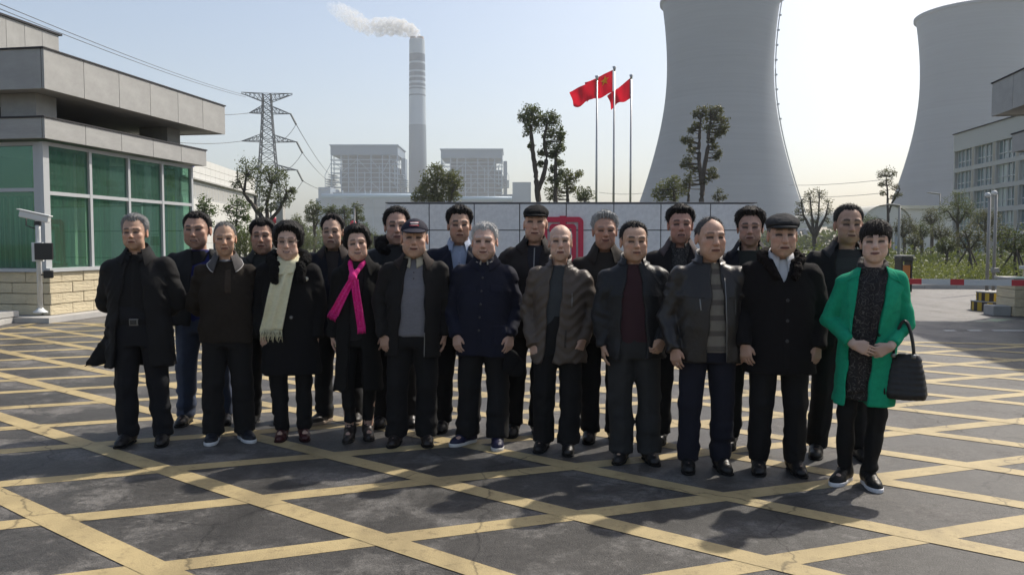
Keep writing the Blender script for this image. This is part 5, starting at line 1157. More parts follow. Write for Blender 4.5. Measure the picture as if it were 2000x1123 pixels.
def make_hair(p, hp, mtx, parent, lean):
    st = p.get('style', 'short'); fw = hp.get('fw', 1.0) * 0.98
    if st == 'none': return
    vol = p.get('vol', .014); side = p.get('side', .006); rec = p.get('recede', 0.0)
    g = Grid(axis(-.13, .13, .0055), axis(-.15, .15, .0055), axis(-.12, .18, .0055)); X, Y, Z = g.pts((slice(None),) * 3)
    dc = ellip((0, .014, .036), (.0775 * fw, .096, .084))[0](X, Y, Z)
    az = np.arctan2(np.abs(X), -(Y)) + 0 * Z; topw = np.clip((Z - .02) / .08, 0, 1); topw = topw * topw * (3 - 2 * topw)
    t = side + (vol - side) * topw; zl = np.interp(az, *HAIRLINE)
    fr = np.clip(1 - az / 1.1, 0, 1)
    zl = zl + rec * fr
    if st == 'short': t = t + p.get('pomp', 0.0) * np.clip(1 - az / 1.2, 0, 1) * topw + p.get('part', 0) * np.clip(X / .06, -1, 1) * topw * fr
    elif st == 'bald': t = side + .002 + 0 * X; zt = np.interp(az, [0, 1.1, 1.3, 1.8, 2.5, 3.2], [-1, -1, .055, .075, .085, .09]); 
    elif st == 'full':
        zl = np.interp(az, [0, .5, .85, 1.0, 1.15, 1.35, 2.0, 2.6, 3.2], [.078, .076, .062, .030, .0, -.040, -.060, -.075, -.08]); t = vol * (.55 + .45 * topw) + .014 * np.exp(-((az - 1.6) / .5) ** 2) * np.exp(-((Z - .0) / .05) ** 2)
    elif st == 'bowl':
        zl = np.interp(az, [0, .5, .85, 1.05, 1.25, 1.36, 1.48, 1.55, 1.9, 2.1, 2.4, 3.2], [.040, .038, .034, .012, .0, -.010, .005, .026, .026, -.02, -.06, -.075]); t = vol * (.6 + .4 * topw)
    big = .007 * p.get('mess', 1.0)
    A = (az * 14).astype(np.float32)
    nz = big * vnoise(A * 1.0 + p['seed'], np.broadcast_to(Z * 18, A.shape), 0 * A + 3.3) + .0010 * vnoise(A * 4.0, np.broadcast_to(Z * 40, A.shape) + p['seed'], 0 * A + np.broadcast_to(Y * 60, A.shape)) 
    if st == 'full': nz = nz + .006 * vnoise(np.broadcast_to(X * 38, A.shape), np.broadcast_to(Y * 38, A.shape), np.broadcast_to(Z * 38 + p['seed'], A.shape))
    zl = zl + .010 * vnoise(A * 2.2, 0 * A + p['seed'], 0 * A) + .006 * vnoise(A * 7.0, 0 * A + p['seed'], 0 * A)
    tf = np.clip((Z - zl) / .035, .15, 1); tf = np.where(az < 1.35, tf, 1.0) if st != 'bowl' else 1.0
    d = dc - (t + nz) * tf
    m = zl - Z
    d = smax(d, m, .006)
    if st == 'bald': d = smax(d, (Z - zt), .006)
    if p.get('hat'): d = np.maximum(d, Z - .055)
    # keep the front face free below the hairline and hollow nothing
    g.F = d.astype(np.float32); V, Q = g.mesh()
    if not len(V): return
    # loose strands that soften the outline
    rg = np.random.default_rng(int(p['seed'] * 100)); tri = V[Q]; nr = np.cross(tri[:, 1] - tri[:, 0], tri[:, 2] - tri[:, 0]); nr /= np.linalg.norm(nr, axis=1)[:, None] + 1e-9; ce = tri.mean(1)
    ok = np.nonzero((nr * (ce - np.array([0, .014, .03]))).sum(1) > .02)[0]
    if len(ok) and not p.get('hat'):
        pk = rg.choice(ok, 4600); n0 = nr[pk]; b0 = ce[pk] - n0 * .002 + rg.normal(size=(len(pk), 3)) * .002; dn = np.array([0, .25, -1.0]) - n0 * (n0 @ np.array([0, .25, -1.0]))[:, None]
        dr = n0 * p.get('lift', .38) + dn * .8 + rg.normal(size=(len(pk), 3)) * .35; dr /= np.linalg.norm(dr, axis=1)[:, None]; ln = (.007 + .013 * rg.random(len(pk)))[:, None] * (.5 if st == 'bald' else .85)
        sd_ = np.cross(dr, n0); sd_ /= np.linalg.norm(sd_, axis=1)[:, None] + 1e-9; w_ = .0011
        S4 = np.stack([b0 - sd_ * w_, b0 + sd_ * w_, b0 + dr * ln + sd_ * w_ * .3, b0 + dr * ln - sd_ * w_ * .3], 1).reshape(-1, 3)
        Q = np.concatenate([Q, len(V) + np.arange(len(S4)).reshape(-1, 4)]); V = np.concatenate([V, S4])
    add_mesh_obj('hair', V @ mtx[0].T * mtx[2] + mtx[1], Q, hair_mat(p['col']), parent, lean)
def make_hat(p, hp, mtx, parent, lean):
    fw = hp.get('fw', 1.0) * 0.98; kind = p['kind']
    g = Grid(axis(-.125, .125, .0055), axis(-.20, .15, .0055), axis(-.02, .18, .0055)); X, Y, Z = g.pts((slice(None),) * 3)
    dc = ellip((0, .014, .036), (.0775 * fw, .096, .084))[0](X, Y, Z)
    base = .050 + .25 * (-(Y)) * .35
    if kind == 'baseball':
        d = smax(dc - .013, base - Z, .006); T = lambda V: V @ mtx[0].T * mtx[2] + mtx[1]
        g.F = d.astype(np.float32); V, Q = g.mesh(); o = add_mesh_obj('cap', T(V), Q, cloth(p['col']), parent, lean)
        b = Grid(axis(-.10, .10, .005), axis(-.21, -.03, .005), axis(.0, .10, .004)); X, Y, Z = b.pts((slice(None),) * 3)
        sh = np.sqrt((X / .078) ** 2 + ((Y + .06) / .115) ** 2) - 1; zb = .062 - .30 * np.clip(-Y - .09, 0, 1) - 4.0 * X * X * .6
        b.F = np.maximum(np.maximum(sh * .08, np.abs(Z - zb) - .0045), -(dc_ := ellip((0, .014, .036), (.0745 * fw, .092, .08))[0](X, Y, Z))).astype(np.float32); V, Q = b.mesh(); add_mesh_obj('brim', T(V), Q, cloth(p['col']), o, lean)
        # emblem on the front: white block over red
        V = []; 
        for (x0, x1, z0, z1, nm, c) in ((-.030, .030, .082, .108, 'emblem_patch', (.45, .04, .05)), (-.026, .026, .099, .106, 'emblem_bar', (.75, .7, .68)), (-.022, .022, .087, .092, 'emblem_bar', (.7, .5, .48))):
            P = []
            for i in range(9):
                for zz in (z0, z1):
                    x = x0 + (x1 - x0) * i / 8; q = max(0.0, 1 - (x / (.0905 * fw)) ** 2 - ((zz - .036) / .097) ** 2); P.append((x, .014 - .109 * math.sqrt(q) - (.003 if nm == 'emblem_bar' else .0015), zz))
            P = np.array(P, np.float32); add_mesh_obj(nm, T(P), np.array([(2 * i, 2 * i + 2, 2 * i + 3, 2 * i + 1) for i in range(8)]), cloth(c), o, lean)
    else:                                        # flat cap
        rx = .098 if kind == 'flat' else .094
        d = ellip((0, .004, .074), (rx * fw, .122, .050), (0.12, 'X'))[0](X, Y, Z); d = smin(d, smax(dc - .011, (.044 - .10 * Y) - Z, .006), .012)
        d = smax(d, (.040 + (.02 if kind == 'flat' else .012) * np.clip(-Y / .1, 0, 1)) - Z, .006) + .0025 * vnoise(np.broadcast_to(X * 60, d.shape), np.broadcast_to(Y * 60, d.shape), np.broadcast_to(Z * 60, d.shape))
        g.F = d.astype(np.float32); V, Q = g.mesh(); T = lambda V: V @ mtx[0].T * mtx[2] + mtx[1]; o = add_mesh_obj('cap', T(V), Q, cloth(p['col'], 'wool'), parent, lean)
        b = Grid(axis(-.10, .10, .005), axis(-.18, -.03, .005), axis(.0, .10, .004)); X, Y, Z = b.pts((slice(None),) * 3)
        sh = np.sqrt((X / .074) ** 2 + ((Y + .055) / .085) ** 2) - 1; zb = .058 - .28 * np.clip(-Y - .09, 0, 1) - 2.5 * X * X
        b.F = np.maximum(sh * .08, np.abs(Z - zb) - .006).astype(np.float32); V, Q = b.mesh(); add_mesh_obj('brim', T(V), Q, cloth(p['col'], 'wool'), o, lean)

def sheet(name, g0, corners, off, m, parent, lean, nu=6, nv=14, th=.008, pleat=0.0, ph=0.0):
    c = [np.array(q, float) for q in corners]; u, v = np.meshgrid(np.linspace(0, 1, nu + 1), np.linspace(0, 1, nv + 1))
    P = (c[0][None, None] * ((1 - u) * (1 - v))[..., None] + c[1] * (u * (1 - v))[..., None] + c[2] * (u * v)[..., None] + c[3] * ((1 - u) * v)[..., None])
    x = P[..., 0].ravel(); z = P[..., 1].ravel(); y = g0.front(x, z)
    if np.isnan(y).all(): return None
    y = np.where(np.isnan(y), np.nanmax(y), y)
    y2 = y.reshape(u.shape)
    for _ in range(2): y2[1:-1] = np.minimum(y2[1:-1], (y2[:-2] + y2[2:]) / 2)        # cloth spans the hollows
    y = y2.ravel() - off - pleat * np.sin(u.ravel() * 13 + ph + 2 * v.ravel())
    A = np.stack([x, y, z], 1); B = A + np.array([0, th + off * .7, 0]); n = len(A); w = nu + 1; Q = []
    for j in range(nv):
        for i in range(nu): a = j * w + i; Q += [(a, a + w, a + w + 1, a + 1), (n + a, n + a + 1, n + a + w + 1, n + a + w)]
    rim = [i for i in range(w)] + [j * w + nu for j in range(1, nv + 1)] + [nv * w + i for i in range(nu - 1, -1, -1)] + [j * w for j in range(nv - 1, 0, -1)]
    for i in range(len(rim)): a, b = rim[i], rim[(i + 1) % len(rim)]; Q.append((a, b, n + b, n + a))
    return add_mesh_obj(name, np.concatenate([A, B]), np.array(Q), m, parent, lean, False)
def disc_on(name, g0, x, z, r, m, parent, lean, off=.004):
    y = g0.front([x], [z])[0]
    if np.isnan(y): return
    V = [(x, y - off - .003, z)] + [(x + r * math.cos(a), y - off, z + r * math.sin(a)) for a in np.linspace(0, 2 * math.pi, 10, endpoint=False)] + [(x + r * math.cos(a), y + .01, z + r * math.sin(a)) for a in np.linspace(0, 2 * math.pi, 10, endpoint=False)]
    F = [(0, 1 + i, 1 + (i + 1) % 10) for i in range(10)]; Q = [(1 + i, 11 + i, 11 + (i + 1) % 10, 1 + (i + 1) % 10) for i in range(10)]
    Vn = np.array(V, np.float32); Vn[:, 0] += lean[0] * np.clip(Vn[:, 2] / 1.5, 0, 2); Vn[:, 1] += lean[1] * np.clip((Vn[:, 2] - .75) / .8, 0, 2) ** 1.3
    link(name, mesh(name, Vn.tolist(), F + Q, m), parent)
def collar(name, kind, g0, m, parent, lean, A=2.65, hgt=.036, leaf=(.012, .055), spread=(.42, .85), zoff=0.0, ncx=0.0, rad=1.0, edge=None):
    a = np.linspace(-A, A, 45); fr = (1 - np.cos(a)) / 2; zn = NB + .062 - .062 * fr + zoff; tip = np.clip((np.abs(a) - A + .8) / .8, 0, 1)
    rx, ry = .070 * rad, .074 * rad
    def row(f, dz): return np.stack([ncx + rx * f * np.sin(a), .020 + ry * f * np.cos(a), zn + dz], 1)
    if kind == 'stand': rows = [row(1.08, -.03), row(1.04, .0), row(1.06 + .05 * tip, hgt), row(1.16 + .06 * tip, hgt + .001), row(1.14, .0), row(1.18, -.03)]
    else:
        lf = leaf[0] + (leaf[1] - leaf[0]) * fr ** 1.5 + .018 * tip; sp = spread[0] + (spread[1] - spread[0]) * fr ** 2
        rows = [row(1.0, -.02), row(1.02, hgt), row(1.10, hgt + .004), row(1.18 + sp * .35, hgt * .45 - lf * .3), row(1.12 + sp * .75, -lf * .7), row(1.1 + sp, -lf)]
    P = np.stack(rows); nr = len(rows)
    flat = P.reshape(-1, 3).copy(); c0 = np.array([ncx, .02, 0])
    for _ in range(14):
        d = g0.sample(flat); need = np.clip(.007 - d, 0, .02); out = flat - c0; out[:, 2] = 0; out /= np.linalg.norm(out, axis=1)[:, None] + 1e-6; out[:, 2] = .8
        rowi = np.repeat(np.arange(nr), len(a)); need[rowi < (0 if kind == 'stand' else 2)] = 0; flat += out * need[:, None] * .7
    P = flat.reshape(P.shape); na = len(a); V = P.reshape(-1, 3); Q = [(r * na + i, r * na + i + 1, (r + 1) * na + i + 1, (r + 1) * na + i) for r in range(nr - 1) for i in range(na - 1)]
    if kind != 'stand':
        B = V.copy(); B[(nr - 3) * na:, 2] -= .004; B[(nr - 3) * na:, :2] = c0[:2] + (B[(nr - 3) * na:, :2] - c0[:2]) * .95
        n = len(V); Q += [(n + r * na + i, n + (r + 1) * na + i, n + (r + 1) * na + i + 1, n + r * na + i + 1) for r in range(3, nr - 1) for i in range(na - 1)] + [((nr - 1) * na + i, (nr - 1) * na + i + 1, n + (nr - 1) * na + i + 1, n + (nr - 1) * na + i) for i in range(na - 1)]
        V = np.concatenate([V, B])
    o = add_mesh_obj(name, V, np.array(Q), m, parent, lean)
    if edge:
        e = P[-1]; pts = [Vector(q) + Vector((lean[0] * q[2] / 1.5, lean[1] * max(0, (q[2] - .75) / .8) ** 1.3, 0)) for q in e]; v, f = tube_geo(pts, .0035, 5); link('piping', mesh('piping', v, f, edge, True), o)
    return o
PEOPLE = []
def person(sp):
    fy, ty, px = sp['fy'], sp['ty'], sp['px']; D = CAMH * FPX / (fy - HY); loc = G(px, fy); scale = W(px, ty, loc.y).z / 1.70
    hh = (sp['cy'] - ty) / FPX * loc.y / scale; hp = dict(sp.get('face', {})); hp.setdefault('seed', len(PEOPLE) + 1); hr = dict(sp.get('hair', {})); hr.setdefault('seed', len(PEOPLE) * 1.7 + .3)
    hr['hat'] = bool(sp.get('hat'))
    hthick = hr.get('vol', .014) * .8 if hr.get('style') not in ('bald', 'none') else .002
    if sp.get('hat'): hthick = .012
    hs = float(np.clip(hh / (.250 + hthick), .97, 1.14)); wide = sp.get('w', 1.0); lean = sp.get('lean', (0.0, 0.0)); fem = sp.get('female', False)
    hx = sp.get('hx', 0.0)
    hc = np.array([hx, -.012 - .01 * hs, 1.70 - (hthick + .12) * hs]); hr_yaw, hr_pitch, hr_roll = [R(v) for v in sp.get('head', (0, 0, 0))]
    Rh = np.array(Matrix.Rotation(hr_yaw, 3, 'Z') @ Matrix.Rotation(hr_pitch, 3, 'X') @ Matrix.Rotation(hr_roll, 3, 'Y'), np.float32); mtx = (Rh, hc.astype(np.float32), np.float32(hs))
    asc = sp.get('aw', 1.0)
    arms = {}
    for s, pose in ((-1, sp['arms'][0]), (1, sp['arms'][1])):
        e, w, d, n, t, curl = POSES[pose] if isinstance(pose, str) else pose
        mir = lambda v: np.array([v[0] * s, v[1], v[2]], float)
        q = lambda v: mir((v[0] + (wide - 1) * .26 if abs(v[0]) > .18 else v[0], v[1], v[2]))
        jr = np.random.default_rng(hp['seed'] * 7 + s); e_j = jr.normal(size=3) * (.012, .012, .010); w_j = jr.normal(size=3) * ((.012, .020, .014) if 'clasp' not in str(pose) else (0, 0, 0))
        arms[s] = (np.array([s * (.178 + (wide - 1) * .19), .012, SH + s * sp.get('tilt', ((hp['seed'] * 5) % 7 - 3) * .004)]), q(e) + e_j, q(w) + w_j, mir(d), mir(n), mir(t), curl)
    st = sp.get('stance', .105); fo = sp.get('feet', ((-st, 0.0, 8), (st, 0.0, 8)))
    # ---------------- body: one continuous surface
    hb = []
    for s in (-1, 1):
        w, d = arms[s][2], norm(arms[s][3]); c = w + d * .08; hb.append((c - .12, c + .12))
    fx = [(hx - .11 * hs, hx + .11 * hs, .0044)] + [(a[0] + .02, b[0] - .02, .006) for a, b in hb]; fyy = [(hc[1] - .125 * hs, hc[1] + .12 * hs, .0055)] + [(a[1] + .02, b[1] - .02, .006) for a, b in hb]; fz = [(hc[2] - .15 * hs, 1.72, .0040)] + [(a[2], b[2], .006) for a, b in hb]
    g = Grid(axis(-.42, .42, .026, fx), axis(-.36, .36, .026, fyy), axis(-.02, 1.74, .03, fz))
    g.op(loft([(.80, 0, 0, .13, .085), (1.0, 0, 0, .12, .085), (1.2, 0, 0, .14, .09), (1.30, 0, .01, .13, .07), (1.37, 0, .015, .06, .055)]), 0); 
    for s in (-1, 1):
        S_, E_, W_, d, n, t, curl = arms[s]
        g.op(capsule((s * .03, .015, 1.33), S_, .05, .045), .03); g.op(capsule(S_, E_, .044, .036), .03); g.op(capsule(E_, W_, .036, .0265), .02)
        for pr, k in hand_prims(W_ + norm(d) * .0, d, n, t, curl, .82 if fem else .88): g.op(pr, k, pad=.02)
        f = fo[0] if s < 0 else fo[1]
        g.op(capsule((s * .07, 0, .84), (s * .08 + f[0] * .2, -.005, .47), .075, .05), .03); g.op(capsule((s * .08 + f[0] * .2, -.005, .47), (f[0], f[1] + .03, .09), .05, .037), .02); g.op(capsule((f[0], f[1] + .03, .065), (f[0] + math.sin(R(f[2])) * s * .10, f[1] - .09, .045), .033, .028), .02)
    nk = hc + Rh @ np.array([0, .028, -.06]) * hs; g.op(capsule((0, .026, 1.34), nk, .058 * sp.get('neck', 1.0), .054 * sp.get('neck', 1.0)), .03)
    s_ = g.sl(hc - np.array([.12, .15, .15]) * hs, hc + .15 * hs); X, Y, Z = g.pts(s_)
    rel = [(X - hc[0]) / hs, (Y - hc[1]) / hs, (Z - hc[2]) / hs]; H = [Rh[0, i] * rel[0] + Rh[1, i] * rel[1] + Rh[2, i] * rel[2] for i in range(3)]
    g.F[s_] = smin(g.F[s_], (head_field(*H, hp) * hs).astype(np.float32), .022)
    V, Q = g.mesh(); col = np.array(sp.get('skin', (.36, .215, .15)), np.float32)
    hl = (V - hc) / hs @ Rh; ishead = (V[:, 2] > hc[2] - .16 * hs) & (np.abs(hl[:, 0]) < .12); tint = np.tile(col * .78, (len(V), 1)); tint[ishead] = skin_tint(hl[ishead], col, hp)
    Vb = V.copy(); Vb[:, 0] += lean[0] * np.clip(Vb[:, 2] / 1.5, 0, 2); Vb[:, 1] += lean[1] * np.clip((Vb[:, 2] - .75) / .8, 0, 2) ** 1.3
    me = np_mesh('person', Vb, Q, M_SKIN, True); ca = me.color_attributes.new('tint', 'FLOAT_COLOR', 'POINT'); ca.data.foreach_set('color', np.concatenate([tint, np.ones((len(V), 1))], 1).astype(np.float32).ravel())
    rz = -math.atan2(loc.x, loc.y) * .5 + R(sp.get('turn', ((len(PEOPLE) * 37) % 13 - 6) * .9))
    o = tag(link('person', me, None, (loc.x, loc.y, 0), (0, 0, rz), (scale,) * 3), sp['label'], 'person', sp['group'])
    # ---------------- hair, hat
    make_hair(hr, hp, mtx, o, lean)
    if sp.get('hat'): make_hat(sp['hat'], hp, mtx, o, lean)
    # ---------------- trousers
    pt = sp.get('pants', {}); pk = pt.get('kind', 'cloth'); lw = pt.get('w', 1.0); sd = hp['seed'] * 3.1
    g = Grid(axis(-.36, .36, .011), axis(-.22, .22, .011), axis(.0, 1.06, .011)); top_z = pt.get('top', 1.03); ih_ = sp.get('inner', {}).get('hem', 2)
    if sp.get('inner') and ih_ < .90: top_z = ih_ + .035
    g.op(loft([q for q in ((.74, 0, 0, .165 * wide, .115), (.80, 0, 0, .172 * wide, .120), (.88, 0, 0, .178 * wide, .125), (.96, 0, 0, .172 * wide, .125)) if q[0] < top_z - .01] + [(top_z, 0, 0, .168 * wide, .122)]), 0)
    for s in (-1, 1):
        f = fo[0] if s < 0 else fo[1]; kx_ = s * .06 + f[0] * .42
        g.op(capsule((s * .088 * wide, 0, .82), (kx_, -.008, .46), .096 * lw, .076 * lw, (1, 1.1, 1)), .025); g.op(capsule((kx_, -.008, .46), (f[0], f[1] + .022, pt.get('hemz', .065)), .075 * lw, .071 * lw * pt.get('hem', 1.0), (1, 1.12, 1), .0), .02)
    hz_ = pt.get('hemz', .065)
    g.wrinkle([lambda x, y, z: .0095 * vnoise(x * 7 + sd, y * 7, z * 26) * np.clip((.46 - z) / .25, .15, 1), lambda x, y, z: .007 * vnoise(x * 9 + sd, y * 9 + 5, z * 11) * np.clip(1 - abs(z - .45) / .5, .2, 1), lambda x, y, z: -.006 * np.exp(-((np.abs(x) - .5 * (abs(fo[0][0]) + abs(fo[1][0])) * np.clip(1 - z * .3, .6, 1)) / .012) ** 2) * (y < 0) * np.clip((.8 - z) / .3, 0, 1)])
    g.wrinkle([lambda x, y, z: .008 * (np.abs(vnoise(x * 12 + sd, y * 12 + 3, z * 13 + np.abs(x) * 14)) - .3)])
    V, Q = g.mesh(); add_mesh_obj(pt.get('name', 'trousers'), V, Q, pt.get('mat') or cloth(pt.get('col', (.014, .014, .016)), pk), o, lean)
    gt = g
    # ---------------- shoes
    sh = sp.get('shoes', {}); up, so_ = shoe_meshes(sh.get('kind', 'leather'), sh.get('col', (.012, .011, .011)), sh.get('sole', (.01, .01, .01)))
    for s in (-1, 1):
        f = fo[0] if s < 0 else fo[1]; sc_ = sh.get('size', 1.0)
        so1 = link('shoe', up, o, (f[0] + lean[0] * .02, f[1] + .01, 0), (0, 0, R(f[2]) * s), (sc_,) * 3); link('sole', so_, so1)
    # ---------------- outer garment
    tp = sp['top']; kd = tp.get('kind', 'cloth'); m = tp.get('mat') or cloth(tp['col'], kd); hem = tp.get('hem', .74); fl = tp.get('flare', 0.0); bl = tp.get('belly', 0.0); bw = tp.get('w', 1.0) * wide
    x0, x1 = -.46, .46
    g = Grid(axis(x0, x1, .0105), axis(-.31, .31, .0105), axis(min(hem, .74) - .03, 1.52, .0105))
    stn = [(hem, 0, 0, (.208 + fl) * bw, .142 + fl * .7 + bl * .5), (hem + .12, 0, 0, (.204 + fl * .6) * bw, .142 + fl * .4 + bl * .8)]
    for z, rx, ry in ((.98, .202, .142 + bl), (1.08, .204, .140 + bl * .9), (1.18, .212, .134 + bl * .4), (1.26, .208, .118), (1.32, .175, .100), (1.365, .125, .084), (1.40, .085, .074)):
        if z > hem + .15: stn.append((z, 0, .006 if z > 1.2 else 0, rx * bw, ry))
    g.op(loft(stn), 0)
    for s in (-1, 1):
        S_, E_, W_, d, n, t, curl = arms[s]
        g.op(capsule((0, .012, NB - .035), S_ + np.array([0, 0, .012]), .050, .056 * tp.get('shoulder', 1.0)), .045)
        r = tp.get('sleeve', 1.0); g.op(capsule(S_, E_, .073 * r, .063 * r, (1, 1.08, 1)), tp.get('ks', .013)); cuff = W_ + norm(W_ - E_) * tp.get('cuff', .018)
        g.op(capsule(E_, cuff, .062 * r, .049 * r, (1, 1, 1), .0), .009)
    for extra in tp.get('extra', ()): g.op(extra, .03)
    amp = tp.get('wr', 1.0)
    W0 = [lambda x, y, z: amp * .008 * vnoise(x * 9 + sd, y * 9 + 2, z * 9), lambda x, y, z: amp * .0085 * vnoise(x * 14 + sd, y * 14, z * 30 + x * 12) * np.clip((np.abs(x) - .17) / .05, .15, 1), lambda x, y, z: amp * .006 * vnoise(x * 22 + sd, y * 12, z * 5) * np.clip((1.05 - z) / .3, 0, 1)]
    W0.append(lambda x, y, z: amp * .009 * (np.abs(vnoise(x * 11 + sd * 2, y * 11, z * 15 + np.abs(x) * 22)) - .3) * np.clip((np.abs(x) - .10) / .08, .45, 1))
    if tp.get('quilt'): W0.append(lambda x, y, z: .0035 * np.cos((z + .05 * np.sin(x * 22)) * tp['quilt']))
    g.wrinkle(W0)
    g0 = Grid(g.xs, g.ys, g.zs); g0.F = g.F.copy()
    g.op(capsule((0, .022, 1.36), (0, .02, 1.56), .072, .085), .0, 'sub')
    op = tp.get('open')
    if op:
        zz = [q[0] for q in op]; xl = [q[1] for q in op]; xr = [q[2] for q in op]; od = np.argsort(zz); zz = np.array(zz)[od]; xl = np.array(xl)[od]; xr = np.array(xr)[od]
        X, Y, Z = g.pts((slice(None),) * 3); wob = .004 * np.sin(Z * 31 + sd)
        d = np.maximum(np.maximum(np.interp(Z, zz, xl) + wob - X, X - np.interp(Z, zz, xr) - wob), Y - .03) ; d = np.maximum(d, np.maximum(zz[0] - Z, Z - zz[-1] - .1))
        g.F = smax(g.F, -d.astype(np.float32), .006)
    V, Q = g.mesh(); jo = add_mesh_obj(tp.get('name', 'jacket'), V, Q, m, o, lean)
    # ---------------- inner garment
    inn = sp.get('inner')
    gi = None
    if inn:
        ih = inn.get('hem', .86); dl = inn.get('in', .024)
        gi = Grid(axis(-.26, .26, .0105), axis(-.22, .22, .0105), axis(ih - .03, 1.50, .0105)); si = [(ih, 0, 0, .178 * bw, .146 + bl - dl)]
        for z, rx, ry in ((.98, .18, .142 + bl), (1.08, .185, .140 + bl * .9), (1.18, .19, .134 + bl * .4), (1.26, .18, .118), (1.32, .15, .100), (1.365, .105, .084), (1.40, .07, .072)):
            if z > ih + .06: si.append((z, 0, .006 if z > 1.2 else 0, rx * bw, ry - dl * .8 + (.0 if z < 1.3 else .004)))
        gi.op(loft(si), 0); nz = inn.get('neck', 1.405); gi.op(capsule((0, .024, 1.34), (0, .016, nz), .069, .064, (1, 1, 1), .0), .02)
        gi.wrinkle([lambda x, y, z: .004 * vnoise(x * 13 + sd, y * 13, z * 16)]); V, Q = gi.mesh(); io = add_mesh_obj(inn.get('name', 'sweater'), V, Q, inn.get('mat') or cloth(inn['col'], inn.get('kind', 'knit')), o, lean)
    # ---------------- collar and details
    ref = g0
    for c in tp.get('collars', ()):
        c = dict(c); cm = c.pop('m', None) or m; nm = c.pop('n', 'collar'); kd2 = c.pop('k', 'fold'); gg = gi if c.pop('on', None) == 'inner' and gi else g0
        collar(nm, kd2, gg, cm, o, lean, **c)
    if tp.get('fur'):
        gf = Grid(axis(-.24, .24, .009), axis(-.24, .20, .009), axis(1.08, 1.56, .009)); fc = tp['fur']; A = np.linspace(-fc.get('A', 2.7), fc.get('A', 2.7), 15); P = [(fc.get('rx', .095) * math.sin(a) * (1 + .25 * ((1 - math.cos(a)) / 2)), .022 + fc.get('ry', .10) * math.cos(a) - .02 * ((1 - math.cos(a)) / 2), NB + .055 - .10 * ((1 - math.cos(a)) / 2) ** 1.5) for a in A]
        for a, b in zip(P[:-1], P[1:]): gf.op(capsule(a, b, fc.get('r', .042), fc.get('r', .042)), .02)
        for q in fc.get('tails', ()): gf.op(capsule(*q), .02)
        gf.wrinkle([lambda x, y, z: .009 * vnoise(x * 60, y * 60, z * 60), lambda x, y, z: .006 * vnoise(x * 25, y * 25, z * 25)]); V, Q = gf.mesh(); add_mesh_obj('fur_collar', V, Q, cloth(fc['col'], 'fur'), o, lean)
    for dt in sp.get('details', ()):
        k = dt[0]; gg = {'o': g0, 'i': gi or g0, 't': gt}[dt[1]]
        if k == 'quad': sheet(dt[2], gg, dt[3], dt[4], dt[5], o, lean, *(dt[6:]))
        elif k == 'btn': disc_on(dt[2], gg, dt[3], dt[4], dt[5], dt[6], o, lean, *(dt[7:]))
    if sp.get('glasses'):
        T = lambda v: Vector((Rh @ (np.array(v, np.float32) * hs) + hc)) + Vector((lean[0] * hc[2] / 1.5, lean[1] * ((hc[2] - .75) / .8) ** 1.3, 0)); ge = empty('glasses', (0, 0, 0)); ge.parent = o; Mg = mat('glasses_rim', (.20, .17, .15), .3, metal=.8)
        for s in (-1, 1):
            v, f = tube_geo([T((s * .033 + .022 * math.cos(a), -.1115 + .006 * abs(math.cos(a)), .002 + .016 * math.sin(a))) for a in np.linspace(0, 2 * math.pi, 21)], .0016, 5); link('rim', mesh('rim', v, f, Mg, True), ge)
            v, f = tube_geo([T((s * .055, -.106, .008)), T((s * .076, -.07, .010)), T((s * .080, -.01, .010))], .0016, 5); link('temple', mesh('temple', v, f, Mg, True), ge)
        v, f = tube_geo([T((-.011, -.112, .006)), T((0, -.115, .009)), T((.011, -.112, .006))], .0016, 5); link('bridge', mesh('bridge', v, f, Mg, True), ge)
    PEOPLE.append(o); sp['_o'] = o; sp['_g0'] = g0; sp['_gi'] = gi
    return o
# ---- the group, front row first, each read off the photograph (feet, hair top and chin in picture pixels)
FR, BK = 'people standing in the front row', 'people standing in the back row'
BLACK = (.011, .011, .012)
K = lambda *c: cloth(c)
GREY = (.22, .22, .22)
blackhair = dict(col=(.012, .010, .010))
SPECS = []
def add(**k): SPECS.append(k)
add(label='grey-haired man in a long open black coat at the end by the gatehouse', group=FR, px=284, fy=866, ty=418, cy=489, arms=('back', 'back'), stance=.125, w=1.03, head=(2, 0, 0), lean=(-.03, 0),
    skin=(0.485, 0.306, 0.219), face=dict(age=.8, fw=1.03, fat=.3, brow=.55), hair=dict(style='short', col=(.24, .24, .24), vol=.022, side=.012, recede=.0, pomp=.006),
    top=dict(name='coat', col=(.012, .012, .013), kind='cloth', hem=.585, flare=.035, open=[(.5, -.17, .11), (.85, -.13, .085), (1.2, -.07, .06), (1.40, -.03, .03)], sleeve=1.05, extra=[slab([(-.15, 1.0), (-.15, .60), (-.40, .585), (-.38, .63), (-.27, .80)], -.01, .10)],
             collars=[dict(leaf=(.012, .075), spread=(.45, 1.1), A=2.5), dict(n='shirt_collar', m=K(.010, .010, .011), rad=.93, zoff=-.012, hgt=.030, A=2.85, leaf=(.0, .03), spread=(.2, .4))]),
    inner=dict(name='shirt', col=(.010, .010, .011), kind='cloth', hem=.915, neck=1.40), pants=dict(col=(.011, .012, .016)),
    details=[('quad', 'i', 'placket', [(-.012, 1.36), (.012, 1.36), (.012, .96), (-.012, .96)], .003, K(.013, .013, .014)), ('quad', 't', 'belt', [(-.12, .935), (.10, .935), (.10, .900), (-.12, .900)], .008, K(.008, .008, .008)), ('quad', 't', 'belt_buckle', [(-.030, .942), (.030, .942), (.030, .893), (-.030, .893)], .016, mat('buckle', (.16, .16, .16), .35, metal=.8)), ('quad', 't', 'buckle_plate', [(-.021, .934), (.021, .934), (.021, .901), (-.021, .901)], .020, M_BLK)])
